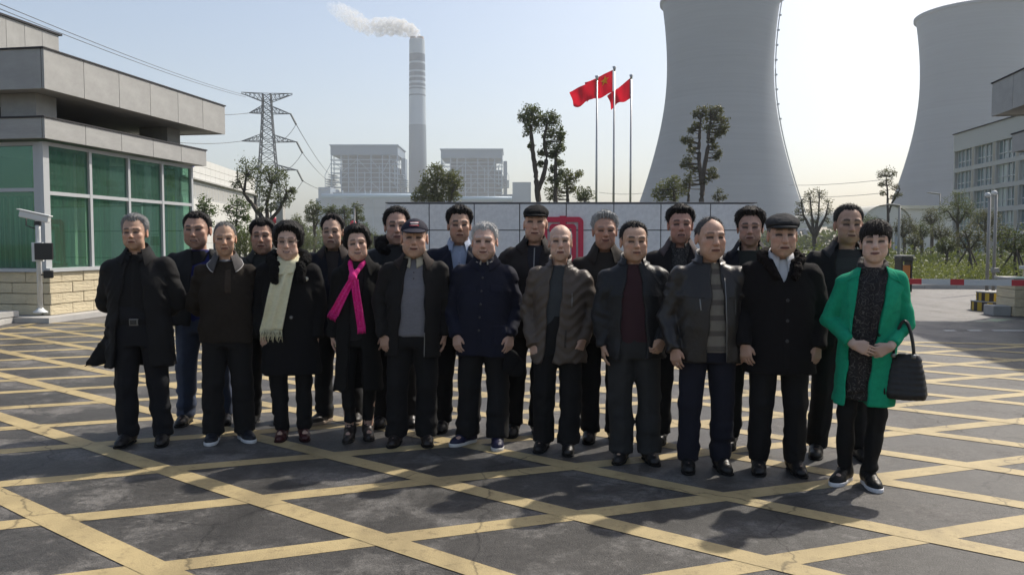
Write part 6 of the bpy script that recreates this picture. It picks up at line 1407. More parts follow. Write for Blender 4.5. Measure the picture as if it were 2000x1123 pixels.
add(label='crew-cut old man in a dark brown collared pullover, eyes nearly shut', group=FR, px=447, fy=860, ty=434, cy=500, arms=('back', 'back'), feet=((-.115, .0, 5), (.12, .0, 22)), w=.95, head=(3, 4, 0), lean=(.0, 0),
    skin=(0.511, 0.319, 0.219), face=dict(age=1.0, fw=.98, brow=.35, stubble=.75, stubcol=(.13, .12, .11)), hair=dict(style='short', col=(.17, .165, .16), vol=.005, side=.003, recede=.012),
    top=dict(name='pullover', col=(.028, .022, .017), kind='wool', hem=.78, wr=1.3, sleeve=.98, collars=[dict(m=cloth((.060, .055, .055), 'knit'), leaf=(.014, .07), spread=(.5, 1.15), A=2.55, edge=K(.45, .44, .43))]), inner=dict(name='undershirt', col=(.20, .21, .23), hem=1.2, neck=1.415),
    pants=dict(col=(.013, .013, .014), w=1.06, hem=1.1), shoes=dict(kind='sneaker', col=(.02, .022, .028), sole=(.62, .63, .64)), details=[('quad', 'o', 'placket', [(.0, 1.33), (.045, 1.34), (.045, 1.16), (.0, 1.16)], .004, cloth((.055, .042, .032), 'wool'))])
add(label='woman in glasses wearing a black fur-collared coat and a cream scarf', group=FR, female=True, px=572, fy=856, ty=432, cy=509, arms=('down_in', 'down_in'), feet=((-.08, 0, 6), (.085, 0, 8)), w=.95, head=(-3, 0, 0), lean=(-.012, 0), glasses=True,
    skin=(0.562, 0.374, 0.283), face=dict(age=.7, fw=1.03, fat=.7, smile=1, open=.8, brow=.5, beard=0, lip=(.34, .12, .11)), hair=dict(style='full', col=(.010, .009, .009), vol=.034),
    top=dict(name='coat', col=(.010, .010, .011), kind='wool', hem=.52, flare=.03, w=1.05, wr=.8, sleeve=1.08, fur=dict(col=(.009, .009, .009), r=.038, rx=.115, ry=.10, A=2.5, tails=[((-.10, -.10, 1.33), (-.10, -.13, 1.25), .038, .030), ((.10, -.10, 1.33), (.10, -.13, 1.25), .038, .030)])),
    pants=dict(col=(.011, .011, .012), w=.86), shoes=dict(kind='leather', col=(.055, .012, .014), sole=(.03, .01, .01), size=.92),
    details=[('btn', 'o', 'button', .02, .965, .016, M_BTN), ('btn', 'o', 'button_rim', .02, .965, .010, M_ZIP, .007), ('btn', 'o', 'brooch', .135, 1.255, .016, mat('brooch', (.5, .48, .42), .3, metal=.7), .02)])
add(label='woman in a long black coat with a bright pink knotted scarf', group=FR, female=True, px=702, fy=857, ty=438, cy=510, arms=('down', 'down'), feet=((-.075, .0, 4), (.065, .04, 8)), w=.80, head=(4, 0, -3), lean=(.0, 0),
    skin=(0.587, 0.380, 0.290), face=dict(age=.5, fw=1.0, fat=.5, smile=1.2, open=.5, brow=.5, beard=0, lip=(.36, .12, .12)), hair=dict(style='full', col=(.010, .009, .009), vol=.028),
    top=dict(name='coat', col=(.012, .012, .012), kind='wool', hem=.40, flare=.045, w=1.0, sleeve=.95, open=[(.36, -.09, .05), (.80, -.055, .035), (1.15, -.05, .04), (1.40, -.04, .05)], collars=[dict(leaf=(.015, .10), spread=(.5, 1.3), A=2.4)]),
    inner=dict(name='turtleneck', col=(.010, .010, .011), hem=.80, neck=1.435), pants=dict(name='leggings', col=(.010, .010, .011), w=.78, hem=.78, hemz=.15), shoes=dict(kind='boot', col=(.030, .024, .022), sole=(.02, .018, .016), size=.94))
add(label='man in a navy baseball cap and grey sweater under an open dark jacket', group=FR, px=803, fy=866, ty=427, cy=507, arms=('down_in', 'down'), stance=.115, w=1.02, head=(2, 0, 0), lean=(.035, 0),
    skin=(0.536, 0.339, 0.247), face=dict(age=.8, fw=1.05, fat=.5, smile=.6, brow=.3), hair=dict(style='short', col=(.20, .19, .19), vol=.008, side=.006), hat=dict(kind='baseball', col=(.018, .018, .035)),
    top=dict(col=(.014, .013, .013), hem=.67, belly=.012, open=[(.6, -.10, .095), (.85, -.095, .095), (1.2, -.07, .085), (1.40, -.04, .06)], collars=[dict(m=cloth((.035, .025, .022)), leaf=(.012, .085), spread=(.45, 1.25), A=2.35), dict(n='shirt_collar', m=K(.42, .39, .30), rad=.94, zoff=-.01, hgt=.028, A=2.9, leaf=(.0, .035), spread=(.2, .5), on='inner')]),
    inner=dict(col=(.17, .17, .19), hem=.825, neck=1.375), pants=dict(col=(.011, .011, .012), w=1.08, hem=1.08), details=[('quad', 'o', 'zipper', [(.092, .86), (.098, .86), (.098, .68), (.092, .68)], .006, M_ZIP), ('btn', 'i', 'button', .004, 1.30, .006, M_BTN), ('btn', 'i', 'button', .004, 1.255, .006, M_BTN)], shoes=dict(col=(.02, .016, .014)))
add(label='smiling white-haired man in a buttoned navy jacket and blue slip-on shoes', group=FR, px=945, fy=866, ty=435, cy=510, arms=('down_in', 'down_in'), feet=((-.13, .0, 40), (.11, -.09, 2)), w=1.0, head=(-3, 2, 0), lean=(.01, -.01),
    skin=(0.587, 0.387, 0.304), face=dict(age=.9, fw=1.05, fat=.8, smile=1, brow=.3, browcol=(.4, .38, .36)), hair=dict(style='short', col=(.55, .54, .52), vol=.018, side=.009, mess=1.5),
    top=dict(col=(.011, .013, .028), hem=.69, belly=.015, flare=.01, collars=[dict(leaf=(.012, .05), spread=(.35, .75), A=2.8), dict(n='shirt_collar', m=K(.50, .46, .42), rad=.92, zoff=.004, hgt=.032, A=2.9, leaf=(.0, .012), spread=(.1, .2))]),
    pants=dict(col=(.012, .012, .013), w=1.12, hem=1.15), shoes=dict(kind='sneaker', col=(.018, .019, .05), sole=(.55, .54, .52)),
    details=[('btn', 'o', 'button', -.008 - .006 * i, 1.285 - .098 * i, .009, M_BTN, .006) for i in range(5)] + [('quad', 'o', 'pocket_flap', [(-.16, 1.22), (-.05, 1.23), (-.05, 1.185), (-.16, 1.175)], .005, K(.012, .014, .030)), ('quad', 'o', 'pocket_flap', [(.05, 1.23), (.15, 1.22), (.15, 1.175), (.05, 1.185)], .005, K(.012, .014, .030)), ('quad', 'o', 'pocket', [(.07, .93), (.18, .93), (.18, .78), (.07, .78)], .006, K(.011, .013, .029)), ('quad', 'o', 'placket', [(-.028, 1.34), (.012, 1.34), (-.015, .70), (-.055, .70)], .0025, K(.011, .013, .028))])
add(label='bald old man in an open brown quilted jacket with his fist closed', group=FR, px=1088, fy=879, ty=440, cy=510, arms=('down_in', 'fist'), feet=((-.11, .03, 12), (.085, -.04, 2)), w=.96, head=(4, 0, 0), lean=(.02, -.01),
    skin=(0.587, 0.387, 0.296), face=dict(age=1.1, fw=.98, brow=.3, browcol=(.2, .17, .15)), hair=dict(style='bald', col=(.50, .48, .46), side=.004),
    top=dict(col=(.085, .068, .056), kind='satin', hem=.675, quilt=78.0, wr=.7, flare=.012, open=[(.6, -.125, -.055), (.85, -.09, -.01), (1.1, -.085, .015), (1.40, -.05, .035)], collars=[dict(k='stand', hgt=.04, A=2.45, rad=1.08, m=cloth((.07, .056, .048), 'satin'))]),
    inner=dict(name='sweater', col=(.045, .052, .058), hem=.93, neck=1.40), pants=dict(col=(.011, .011, .012), w=1.06, hem=1.1),
    details=[('quad', 'o', 'zipper', [(.095, 1.20), (.101, 1.20), (.101, 1.10), (.095, 1.10)], .008, M_ZIP), ('quad', 'o', 'pocket_welt', [(.05, .93), (.065, .93), (.06, .80), (.045, .80)], .006, cloth((.05, .04, .034), 'satin'))])
add(label='man in a dark zip jacket over a maroon sweater, fist at his belt', group=FR, px=1238, fy=898, ty=433, cy=512, arms=('down', ((.258, .035, 1.06), (.165, -.155, .875), (-.55, -.35, -.75), (-.5, .8, 0), (-.6, -.5, .6), 1.1)), feet=((-.085, .0, 22), (.105, -.03, 8)), w=1.02, head=(2, 0, 0), lean=(-.015, 0),
    skin=(0.536, 0.339, 0.241), face=dict(age=.6, fw=1.04, fat=.5, smile=.3, brow=.7), hair=dict(style='short', vol=.016, side=.007, recede=.012, col=(.018, .016, .016)),
    top=dict(col=(.020, .021, .024), kind='satin', hem=.735, flare=.01, open=[(.6, -.13, .03), (.80, -.11, .075), (1.15, -.10, .05), (1.40, -.04, .03)], collars=[dict(k='stand', hgt=.035, A=2.45, rad=1.1)]),
    inner=dict(mat=cloth((.045, .012, .018), 'knit'), hem=.84, neck=1.36), pants=dict(col=(.034, .035, .036), w=1.10, hem=1.15), shoes=dict(col=(.014, .013, .013)),
    details=[('quad', 'o', 'chest_pocket_welt', [(-.17, 1.185), (-.09, 1.19), (-.09, 1.175), (-.17, 1.17)], .005, cloth((.015, .016, .018), 'satin')), ('quad', 'o', 'chest_pocket_welt', [(.08, 1.19), (.16, 1.185), (.16, 1.17), (.08, 1.175)], .005, cloth((.015, .016, .018), 'satin')), ('quad', 'o', 'sleeve_patch', [(.12, 1.325), (.17, 1.30), (.20, 1.25), (.15, 1.27)], .004, cloth((.03, .03, .033), 'satin'))])
M_STRIPE = stripe_mat('striped_knit', (.17, .155, .13), (.085, .075, .065), 62.0)
add(label='balding man in a black leather jacket over a striped beige sweater', group=FR, px=1376, fy=916, ty=425, cy=508, arms=('down_in', 'down_in'), stance=.11, w=1.06, head=(10, 3, 0), lean=(.015, 0),
    skin=(0.536, 0.332, 0.241), face=dict(age=.9, fw=1.0, fat=.3, brow=.45), hair=dict(style='short', col=(.085, .08, .08), vol=.004, side=.009, recede=.045),
    top=dict(col=(.024, .021, .020), kind='leather', hem=.735, wr=1.1, belly=.01, open=[(.6, -.03, .105), (.85, -.025, .10), (1.2, .0, .075), (1.40, .0, .05)], collars=[dict(k='stand', hgt=.042, A=2.5, rad=1.1)]),
    inner=dict(mat=M_STRIPE, hem=.81, neck=1.39), pants=dict(col=(.014, .015, .026), w=1.02),
    details=[('quad', 'o', 'zipper', [(.083, 1.30), (.087, 1.30), (.107, .75), (.103, .75)], .006, M_ZIP), ('quad', 'o', 'yoke_seam', [(-.19, 1.185), (-.05, 1.175), (-.05, 1.168), (-.19, 1.178)], .004, cloth((.012, .011, .011), 'leather')), ('quad', 'o', 'yoke_seam', [(.11, 1.175), (.19, 1.185), (.19, 1.178), (.11, 1.168)], .004, cloth((.012, .011, .011), 'leather')), ('quad', 'o', 'pocket_zip', [(-.085, 1.165), (-.078, 1.165), (-.070, 1.09), (-.077, 1.09)], .006, M_ZIP), ('quad', 'o', 'pocket_zip', [(.150, 1.165), (.157, 1.165), (.160, 1.06), (.153, 1.06)], .006, cloth((.06, .06, .06), 'leather'))])
add(label='old man in a grey flat cap and black fur-collared overcoat', group=FR, px=1517, fy=920, ty=416, cy=504, arms=('down_in', 'down_in'), stance=.115, w=1.05, head=(-2, 0, 0), lean=(.005, 0),
    skin=(0.511, 0.326, 0.241), face=dict(age=.9, fw=1.0, fat=.1, brow=.5), hair=dict(style='short', col=(.16, .15, .15), vol=.008, side=.007), hat=dict(kind='flat', col=(.050, .050, .052)),
    top=dict(name='overcoat', col=(.011, .010, .011), kind='wool', hem=.66, flare=.015, wr=.7, sleeve=1.06, fur=dict(col=(.014, .010, .009), r=.030, rx=.105, ry=.09, A=2.3, tails=[((-.08, -.09, 1.345), (-.055, -.13, 1.285), .028, .022), ((.09, -.09, 1.345), (.06, -.13, 1.285), .028, .022)]), open=[(1.25, -.002, .002), (1.30, -.022, .022), (1.40, -.055, .055)],
             collars=[dict(n='shirt_collar', m=K(.55, .56, .58), rad=.93, zoff=-.004, hgt=.030, A=2.85, leaf=(.0, .055), spread=(.2, .55), on='inner')]),
    inner=dict(name='shirt', col=(.50, .52, .55), kind='cloth', hem=1.1, neck=1.37), pants=dict(col=(.011, .011, .012)), details=[('quad', 'o', 'placket', [(.0, 1.22), (.045, 1.22), (.04, .67), (-.005, .67)], .003, cloth((.0115, .0105, .0115), 'wool'))] + [('btn', 'o', 'button', .02, 1.14 - .13 * i, .011, M_BTN, .006) for i in range(3)])
M_PRINT = print_mat('printed_scarf', (.010, .009, .010), (.15, .14, .135), 15)
add(label='woman in an emerald green coat with a dark printed scarf', group=FR, female=True, px=1672, fy=944, ty=430, cy=514, arms=('clasp', 'clasp_under'), feet=((-.075, .02, 28), (.075, -.03, 10)), w=.87, head=(-8, 0, -2), lean=(.075, 0), turn=-4,
    skin=(0.600, 0.420, 0.332), face=dict(age=.1, fw=1.0, fat=.3, brow=.55, beard=0, smile=.3, lip=(.36, .13, .13)), hair=dict(style='bowl', col=(.014, .010, .008), vol=.022),
    top=dict(name='coat', col=(.010, .30, .165), kind='wool', hem=.53, flare=.018, wr=.8, sleeve=.84, shoulder=.98, cuff=-.03, w=.97, ks=.008, open=[(.45, -.125, .0), (.85, -.115, .02), (1.1, -.12, .05), (1.40, -.09, .085)]),
    inner=dict(name='blouse', mat=M_PRINT, hem=.56, neck=1.36), pants=dict(name='leggings', col=(.010, .010, .010), w=.76, hem=.8, hemz=.10), shoes=dict(kind='sneaker', col=(.012, .012, .012), sole=(.66, .66, .68), size=.97),
    details=[('quad', 'o', 'lapel', [(.085, 1.355), (.185, 1.275), (.050, .98), (.042, .98)], .010, cloth((.011, .31, .17), 'wool')), ('quad', 'o', 'lapel', [(-.155, 1.30), (-.085, 1.365), (-.118, .99), (-.124, .99)], .010, cloth((.011, .31, .17), 'wool')), ('quad', 'o', 'lapel_collar', [(.070, 1.415), (.125, 1.375), (.165, 1.305), (.085, 1.34)], .012, cloth((.0105, .30, .165), 'wool')), ('quad', 'o', 'lapel_collar', [(-.125, 1.375), (-.070, 1.415), (-.085, 1.345), (-.155, 1.315)], .012, cloth((.0105, .30, .165), 'wool')), ('quad', 'o', 'pocket_welt', [(.10, 1.125), (.165, 1.135), (.165, 1.12), (.10, 1.11)], .006, cloth((.008, .25, .14), 'wool')), ('btn', 'o', 'button', .045, .985, .012, cloth((.01, .03, .02)), .008)])
# back row
add(label='man in blue jeans and a bright blue shirt under a dark jacket', group=BK, px=402, fy=826, ty=414, cy=488, arms=('down', 'back'), stance=.155, w=1.08, head=(-4, 0, 0), lean=(-.03, 0),
    skin=(0.435, 0.264, 0.191), face=dict(age=.2, fw=1.08, fat=.8, brow=.85, open=.5), hair=dict(style='short', **blackhair, vol=.018, side=.008, recede=-.002), top=dict(col=(.017, .018, .020), hem=.80, open=[(.7, -.06, .10), (1.0, -.05, .11), (1.40, -.03, .09)]),
    inner=dict(name='shirt', mat=cloth((.012, .016, .10), 'cloth'), hem=.82, neck=1.35), pants=dict(col=(.030, .045, .085), kind='denim', w=1.05, hem=.95), details=[('quad', 'i', 'dark_yoke', [(-.12, 1.39), (.09, 1.39), (.06, 1.31), (-.12, 1.24)], .004, K(.008, .008, .010))], shoes=dict(col=(.02, .018, .017)))
add(label='dark-haired man half hidden behind the woman with the cream scarf', group=BK, px=520, fy=824, ty=426, cy=497, arms=('down', 'down'), stance=.11, w=1.0, head=(4, 2, 0), skin=(0.459, 0.278, 0.198), face=dict(age=.5, fw=1.03, fat=.4, brow=.7), hair=dict(style='short', **blackhair, vol=.024, side=.010, recede=-.010),
    top=dict(col=(.030, .032, .030), hem=.72, collars=[dict(leaf=(.012, .07), spread=(.5, 1.1), A=2.55)]), inner=dict(col=(.010, .010, .011), hem=1.15, neck=1.40))
add(label='long-faced man in a dark jacket with an open brown shirt collar', group=BK, px=664, fy=824, ty=418, cy=489, arms=('down', 'down'), feet=((-.13, 0, 25), (.13, .02, 8)), w=.98, head=(2, 0, 0), lean=(-.035, 0), skin=(0.511, 0.332, 0.241), face=dict(age=.5, fw=.95, brow=.6, beard=.45), hair=dict(style='short', **blackhair, vol=.020, side=.008, recede=.006, pomp=.004),
    top=dict(col=(.011, .012, .020), hem=.74, open=[(1.05, -.01, .01), (1.28, -.04, .04), (1.40, -.06, .06)], collars=[dict(m=K(.045, .035, .032), leaf=(.012, .07), spread=(.4, .95), A=2.5, zoff=.005)]), inner=dict(name='shirt', col=(.05, .04, .036), kind='cloth', hem=1.0, neck=1.345), pants=dict(col=(.022, .023, .026)), shoes=dict(kind='sneaker', col=(.035, .032, .03), sole=(.35, .28, .22)))
add(label='man with swept-back hair in a black fur-collared jacket behind the capped man', group=BK, px=772, fy=829, ty=404, cy=480, arms=('down', 'down'), stance=.11, w=1.06, head=(2, 0, 0), lean=(.02, 0), skin=(0.485, 0.299, 0.226), face=dict(age=.7, fw=1.0, fat=.3, brow=.7, jw=1.08), hair=dict(style='short', **blackhair, vol=.024, side=.014, recede=.014),
    top=dict(col=(.010, .010, .011), kind='satin', hem=.74, fur=dict(col=(.010, .009, .009), r=.036, rx=.11, ry=.10, A=2.55)), inner=dict(col=(.060, .065, .062), hem=1.1, neck=1.41))
add(label='man in a navy suit jacket and pale blue open-necked shirt', group=BK, px=893, fy=838, ty=402, cy=477, arms=('down', 'down'), stance=.11, w=1.02, head=(2, 0, 0), lean=(.02, 0), skin=(0.485, 0.299, 0.212), face=dict(age=.15, fw=1.0, fat=.4, brow=.95), hair=dict(style='short', **blackhair, vol=.030, side=.012, recede=-.004, part=.006, mess=1.6),
    top=dict(name='suit_jacket', col=(.012, .015, .030), hem=.74, open=[(.98, -.003, .003), (1.15, -.035, .035), (1.40, -.075, .075)], collars=[dict(n='shirt_collar', m=K(.34, .40, .52), rad=.95, zoff=-.004, hgt=.030, A=2.6, leaf=(.0, .055), spread=(.2, .7), on='inner')]), inner=dict(name='shirt', col=(.32, .38, .50), kind='cloth', hem=.9, neck=1.35),
    details=[('quad', 'o', 'lapel', [(.065, 1.37), (.13, 1.30), (.02, 1.0), (.004, 1.0)], .009, K(.013, .016, .032)), ('quad', 'o', 'lapel', [(-.13, 1.30), (-.065, 1.37), (-.004, 1.0), (-.02, 1.0)], .009, K(.013, .016, .032)), ('quad', 'i', 'placket', [(-.012, 1.36), (.012, 1.36), (.012, 1.05), (-.012, 1.05)], .003, K(.34, .40, .52)), ('btn', 'i', 'button', 0, 1.27, .005, M_BTN), ('btn', 'i', 'button', 0, 1.20, .005, M_BTN)])
add(label='thin old man in a black beret and brown zip-up jacket', group=BK, px=1026, fy=847, ty=399, cy=474, arms=('down', 'down'), stance=.09, w=1.0, head=(-4, -2, 0), lean=(.07, 0), skin=(0.511, 0.319, 0.233), face=dict(age=.9, fw=.94, brow=.4), hair=dict(style='short', col=(.06, .055, .055), vol=.008, side=.005), hat=dict(kind='beret', col=(.010, .010, .011)),
    top=dict(col=(.030, .026, .026), hem=.74, collars=[dict(leaf=(.012, .07), spread=(.4, .95), A=2.45, m=K(.026, .022, .022))], open=[(1.0, -.002, .002), (1.25, -.035, .035), (1.40, -.055, .055)]), inner=dict(name='sweater', col=(.013, .014, .026), hem=.9, neck=1.385), details=[('quad', 'i', 'zipper', [(-.004, 1.38), (.004, 1.38), (.004, 1.0), (-.004, 1.0)], .004, M_ZIP)], shoes=dict(col=(.014, .013, .013)))
add(label='grey-haired smiling man in a brown jacket behind the bald man', group=BK, px=1176, fy=859, ty=413, cy=489, arms=('down', 'down'), stance=.09, w=1.0, head=(2, 0, 0), lean=(.01, 0), skin=(0.473, 0.271, 0.191), face=dict(age=1.0, fw=1.0, smile=.8, brow=.4, browcol=(.12, .11, .10)), hair=dict(style='short', col=(.34, .34, .33), vol=.024, side=.011, recede=.008, mess=2.0),
    top=dict(col=(.036, .029, .024), hem=.74, collars=[dict(leaf=(.012, .08), spread=(.45, 1.15), A=2.6)]), inner=dict(col=(.03, .028, .025), hem=1.2, neck=1.38))
add(label='black-haired man in a dark jacket with a patterned collar before the granite wall', group=BK, px=1318, fy=863, ty=401, cy=478, arms=('down', 'down'), stance=.10, w=1.03, head=(2, 0, 0), lean=(.02, 0), skin=(0.485, 0.271, 0.205), face=dict(age=.5, fw=1.02, fat=.3, brow=.85, open=.3), hair=dict(style='short', **blackhair, vol=.032, side=.012, pomp=.004, mess=1.8),
    top=dict(col=(.016, .014, .015), hem=.74, open=[(1.1, -.01, .01), (1.28, -.05, .05), (1.40, -.06, .06)], collars=[dict(m=print_mat('patterned_shirt', (.012, .011, .012), (.20, .19, .17), 40), n='shirt_collar', rad=.95, zoff=-.004, hgt=.032, A=2.7, leaf=(.0, .05), spread=(.2, .5), on='inner'), dict(m=K(.075, .058, .058), leaf=(.012, .07), spread=(.5, 1.2), A=2.3)]), inner=dict(name='shirt', mat=print_mat('patterned_shirt', (.012, .011, .012), (.20, .19, .17), 40), hem=1.0, neck=1.36))
add(label='wavy-haired man in a dark jacket between the leather jacket and flat cap', group=BK, px=1455, fy=873, ty=405, cy=483, arms=('down', 'down'), stance=.10, w=1.05, head=(-4, 0, 0), lean=(.01, 0), skin=(0.447, 0.271, 0.205), face=dict(age=.5, fw=1.05, fat=.6, brow=.7), hair=dict(style='short', col=(.016, .012, .011), vol=.032, side=.012, part=-.006, mess=2.0),
    top=dict(col=(.012, .013, .019), hem=.74, open=[(1.0, -.02, .02), (1.25, -.07, .07), (1.40, -.075, .075)], collars=[dict(leaf=(.012, .09), spread=(.5, 1.3), A=2.2)]), inner=dict(name='sweater', col=(.020, .024, .020), hem=.95, neck=1.38))
add(label='heavy-set man in a dark jacket and ribbed sweater behind the woman in green', group=BK, px=1636, fy=891, ty=400, cy=478, arms=('down', 'down'), feet=((-.13, .03, 18), (.14, -.03, 4)), w=1.10, head=(-3, 0, 0), lean=(.03, 0), skin=(0.435, 0.271, 0.198), face=dict(age=.5, fw=1.06, fat=.8, brow=.6, smile=.4), hair=dict(style='short', col=(.030, .026, .024), vol=.018, side=.008, recede=.006),
    top=dict(col=(.014, .013, .014), hem=.76, belly=.02, open=[(.7, -.09, .09), (1.0, -.09, .09), (1.40, -.08, .08)], collars=[dict(leaf=(.012, .08), spread=(.5, 1.3), A=2.2, m=cloth((.05, .05, .052), 'wool'))]), inner=dict(mat=stripe_mat('ribbed_knit', (.020, .020, .022), (.030, .030, .032), 30), hem=.80, neck=1.40))
for sp in SPECS: person(sp)

# ---- scarves and the things held
def by(word): return next(s for s in SPECS if word in s['label'])
s3 = by('cream scarf'); 
if '_o' in s3:
    M_CREAM = cloth((.72, .69, .47), 'knit'); o = s3['_o']; ln = s3.get('lean', (0, 0)); g0 = s3['_g0']
    gs = Grid(axis(-.22, .2, .009), axis(-.24, .16, .009), axis(1.24, 1.50, .009))
    A = np.linspace(-2.75, 2.75, 17); P = [(.070 * math.sin(a), .02 + .074 * math.cos(a) - .018 * (1 - math.cos(a)) / 2, NB + .035 - .055 * (1 - math.cos(a)) / 2) for a in A]
    for a, b in zip(P[:-1], P[1:]): gs.op(capsule(a, b, .020, .020, (1, 1, 1.5)), .012)
    gs.wrinkle([lambda x, y, z: .004 * vnoise(x * 40, y * 40, z * 40)]); V, Q = gs.mesh(); sc = add_mesh_obj('scarf', V, Q, M_CREAM, o, ln)
    sheet('scarf_end', g0, [(-.08, 1.405), (.085, 1.415), (.043, 1.30), (-.115, 1.28)], .030, M_CREAM, sc, ln, 10, 8, .012, .005)
    sheet('scarf_end', g0, [(-.115, 1.285), (.045, 1.305), (-.045, .875), (-.215, .865)], .022, M_CREAM, sc, ln, 18, 26, .012, .011)
    for i in range(22):
        t = (i + .5) / 22; x = -.213 + .166 * t; z = .872; y = g0.front([x], [z])[0]; y = -.15 if np.isnan(y) else y
        pts = [Vector((x + ln[0] * .6, y - .024, z)), Vector((x - .006 + .008 * math.sin(i * 2.1), y - .02, z - .045)), Vector((x - .012 + .012 * math.sin(i * 1.3), y - .012, z - .085 - .012 * math.sin(i * 3.7)))]
        tube('fringe', pts, [.0042, .003, .0018], M_CREAM, sc, 5)
s4 = by('pink knotted')
if '_o' in s4:
    M_PINK = print_mat('pink_scarf_cloth', (.70, .010, .22), (.85, .16, .46), 17); o = s4['_o']; ln = s4.get('lean', (0, 0)); g0 = s4['_g0']
    gs = Grid(axis(-.22, .2, .009), axis(-.26, .16, .009), axis(1.20, 1.50, .009)); A = np.linspace(-2.3, 2.3, 17); P = [(.072 * math.sin(a), .02 + .078 * math.cos(a), NB + .045 - .05 * (1 - math.cos(a)) / 2) for a in A]
    for a, b in zip(P[:-1], P[1:]): gs.op(capsule(a, b, .016, .016, (1, 1, 1.6)), .012)
    yk = g0.front([-.03], [1.28])[0]; gs.op(ellip((-.03, yk - .02, 1.285), (.036, .024, .030)), .01)
    for (x0, z0) in ((P[0][0], P[0][2]), (P[-1][0], P[-1][2])): gs.op(capsule((x0, P[0][1] - .015, z0), (-.03, yk - .018, 1.295), .020, .022, (1, .8, 1)), .015)
    gs.wrinkle([lambda x, y, z: .005 * vnoise(x * 45, y * 45, z * 25)]); V, Q = gs.mesh(); sc = add_mesh_obj('scarf', V, Q, M_PINK, o, ln)
    sheet('scarf_end', g0, [(-.055, 1.285), (-.012, 1.265), (-.145, .985), (-.215, 1.02)], .022, M_PINK, sc, ln, 14, 20, .012, .010)
    sheet('scarf_end', g0, [(-.045, 1.265), (.012, 1.275), (.068, .905), (.005, .90)], .020, M_PINK, sc, ln, 14, 20, .012, .010, 1.0)
    for i in range(20):
        t = (i % 10 + .5) / 10; (xa, za, xb, zb, dx) = (-.215, 1.02, -.145, .985, -.02) if i < 10 else (.005, .90, .068, .905, .0); x = xa + (xb - xa) * t; z = za + (zb - za) * t + .008; y = g0.front([x], [z])[0]
        tube('fringe', [Vector((x, y - .024, z)), Vector((x + dx, y - .02, z - .035)), Vector((x + dx * 1.2 + .005 * math.sin(i), y - .014, z - .055))], [.004, .003, .002], M_PINK, sc, 5)
s11 = by('emerald')
if '_o' in s11:
    o = s11['_o']; ln = s11['lean']; gi = s11['_gi']
    sc = sheet('scarf', gi, [(-.105, 1.37), (-.012, 1.30), (-.01, .62), (-.115, .60)], .014, M_PRINT, o, ln, 8, 24, .012, .006)
    sheet('scarf_end', gi, [(-.012, 1.30), (.085, 1.375), (.02, .90), (-.02, .88)], .016, M_PRINT, sc, ln, 8, 24, .012, .006, 2.0)
    gs = Grid(axis(-.16, .16, .009), axis(-.2, .16, .009), axis(1.26, 1.50, .009)); A = np.linspace(-2.5, 2.5, 15); P = [(.075 * math.sin(a), .02 + .082 * math.cos(a), NB + .05 - .085 * (1 - math.cos(a)) / 2) for a in A]
    for a, b in zip(P[:-1], P[1:]): gs.op(capsule(a, b, .018, .018, (1, 1, 1.8)), .012)
    gs.wrinkle([lambda x, y, z: .004 * vnoise(x * 40, y * 40, z * 40)]); V, Q = gs.mesh(); add_mesh_obj('scarf_wrap', V, Q, M_PRINT, sc, ln)
    # handbag on her forearm
    c = o.matrix_basis @ Vector((.258, -.085, 0)); zt = 0.825
    hb = empty('handbag', (c.x, c.y, zt), o.rotation_euler.z - .25, 'black quilted leather handbag hanging from the forearm of the woman in green', 'handbag')
    g = Grid(axis(-.17, .17, .008), axis(-.11, .11, .008), axis(-.33, .03, .008)); M_BAG = cloth((.012, .012, .013), 'leather')
    X, Y, Z = g.pts((slice(None),) * 3); t = np.clip((-Z) / .26, 0, 1.2); rx = .078 + .048 * t ** .7; ry = .035 + .055 * t
    d = ((np.abs(X) / rx) ** 3 + (np.abs(Y) / ry) ** 3) ** (1 / 3.) - 1; d = d * np.minimum(rx, ry); d = smax(d, np.maximum(-.27 - Z, Z), .03); d = d + .0035 * np.abs(np.sin(Z * 95)) - .002 + .002 * np.sin(X * 90) ** 8 + .005 * vnoise(np.broadcast_to(X * 14, d.shape), np.broadcast_to(Y * 14, d.shape), np.broadcast_to(Z * 14, d.shape))
    g.F = d.astype(np.float32); V, Q = g.mesh(); link('bag_body', np_mesh('bag_body', V, Q, M_BAG, True), hb)
    for sy in (-1, 1):
        pts = [Vector(((.055 - .012 * math.sin(a)) * math.cos(a) - .01, sy * .024 * (1 - .3 * math.sin(a)), -.01 + .205 * math.sin(a))) for a in np.linspace(0, math.pi, 17)]; v, f = tube_geo(pts, .0085, 8); link('handle', mesh('handle', v, f, M_BAG, True), hb)
        for sx in (-1, 1): lathe('buckle', [(.0, -.012), (.014, -.01), (.014, .012), (.0, .014)], M_ZIP, hb, (sx * .055 - .01, sy * .034, -.012), n=10)
    tube('side_strap', [(-.085, -.03, -.03), (-.115, -.06, -.15), (-.10, -.08, -.24)], [.008, .008, .006], M_BAG, hb, 6)
s6 = by('smiling white-haired')
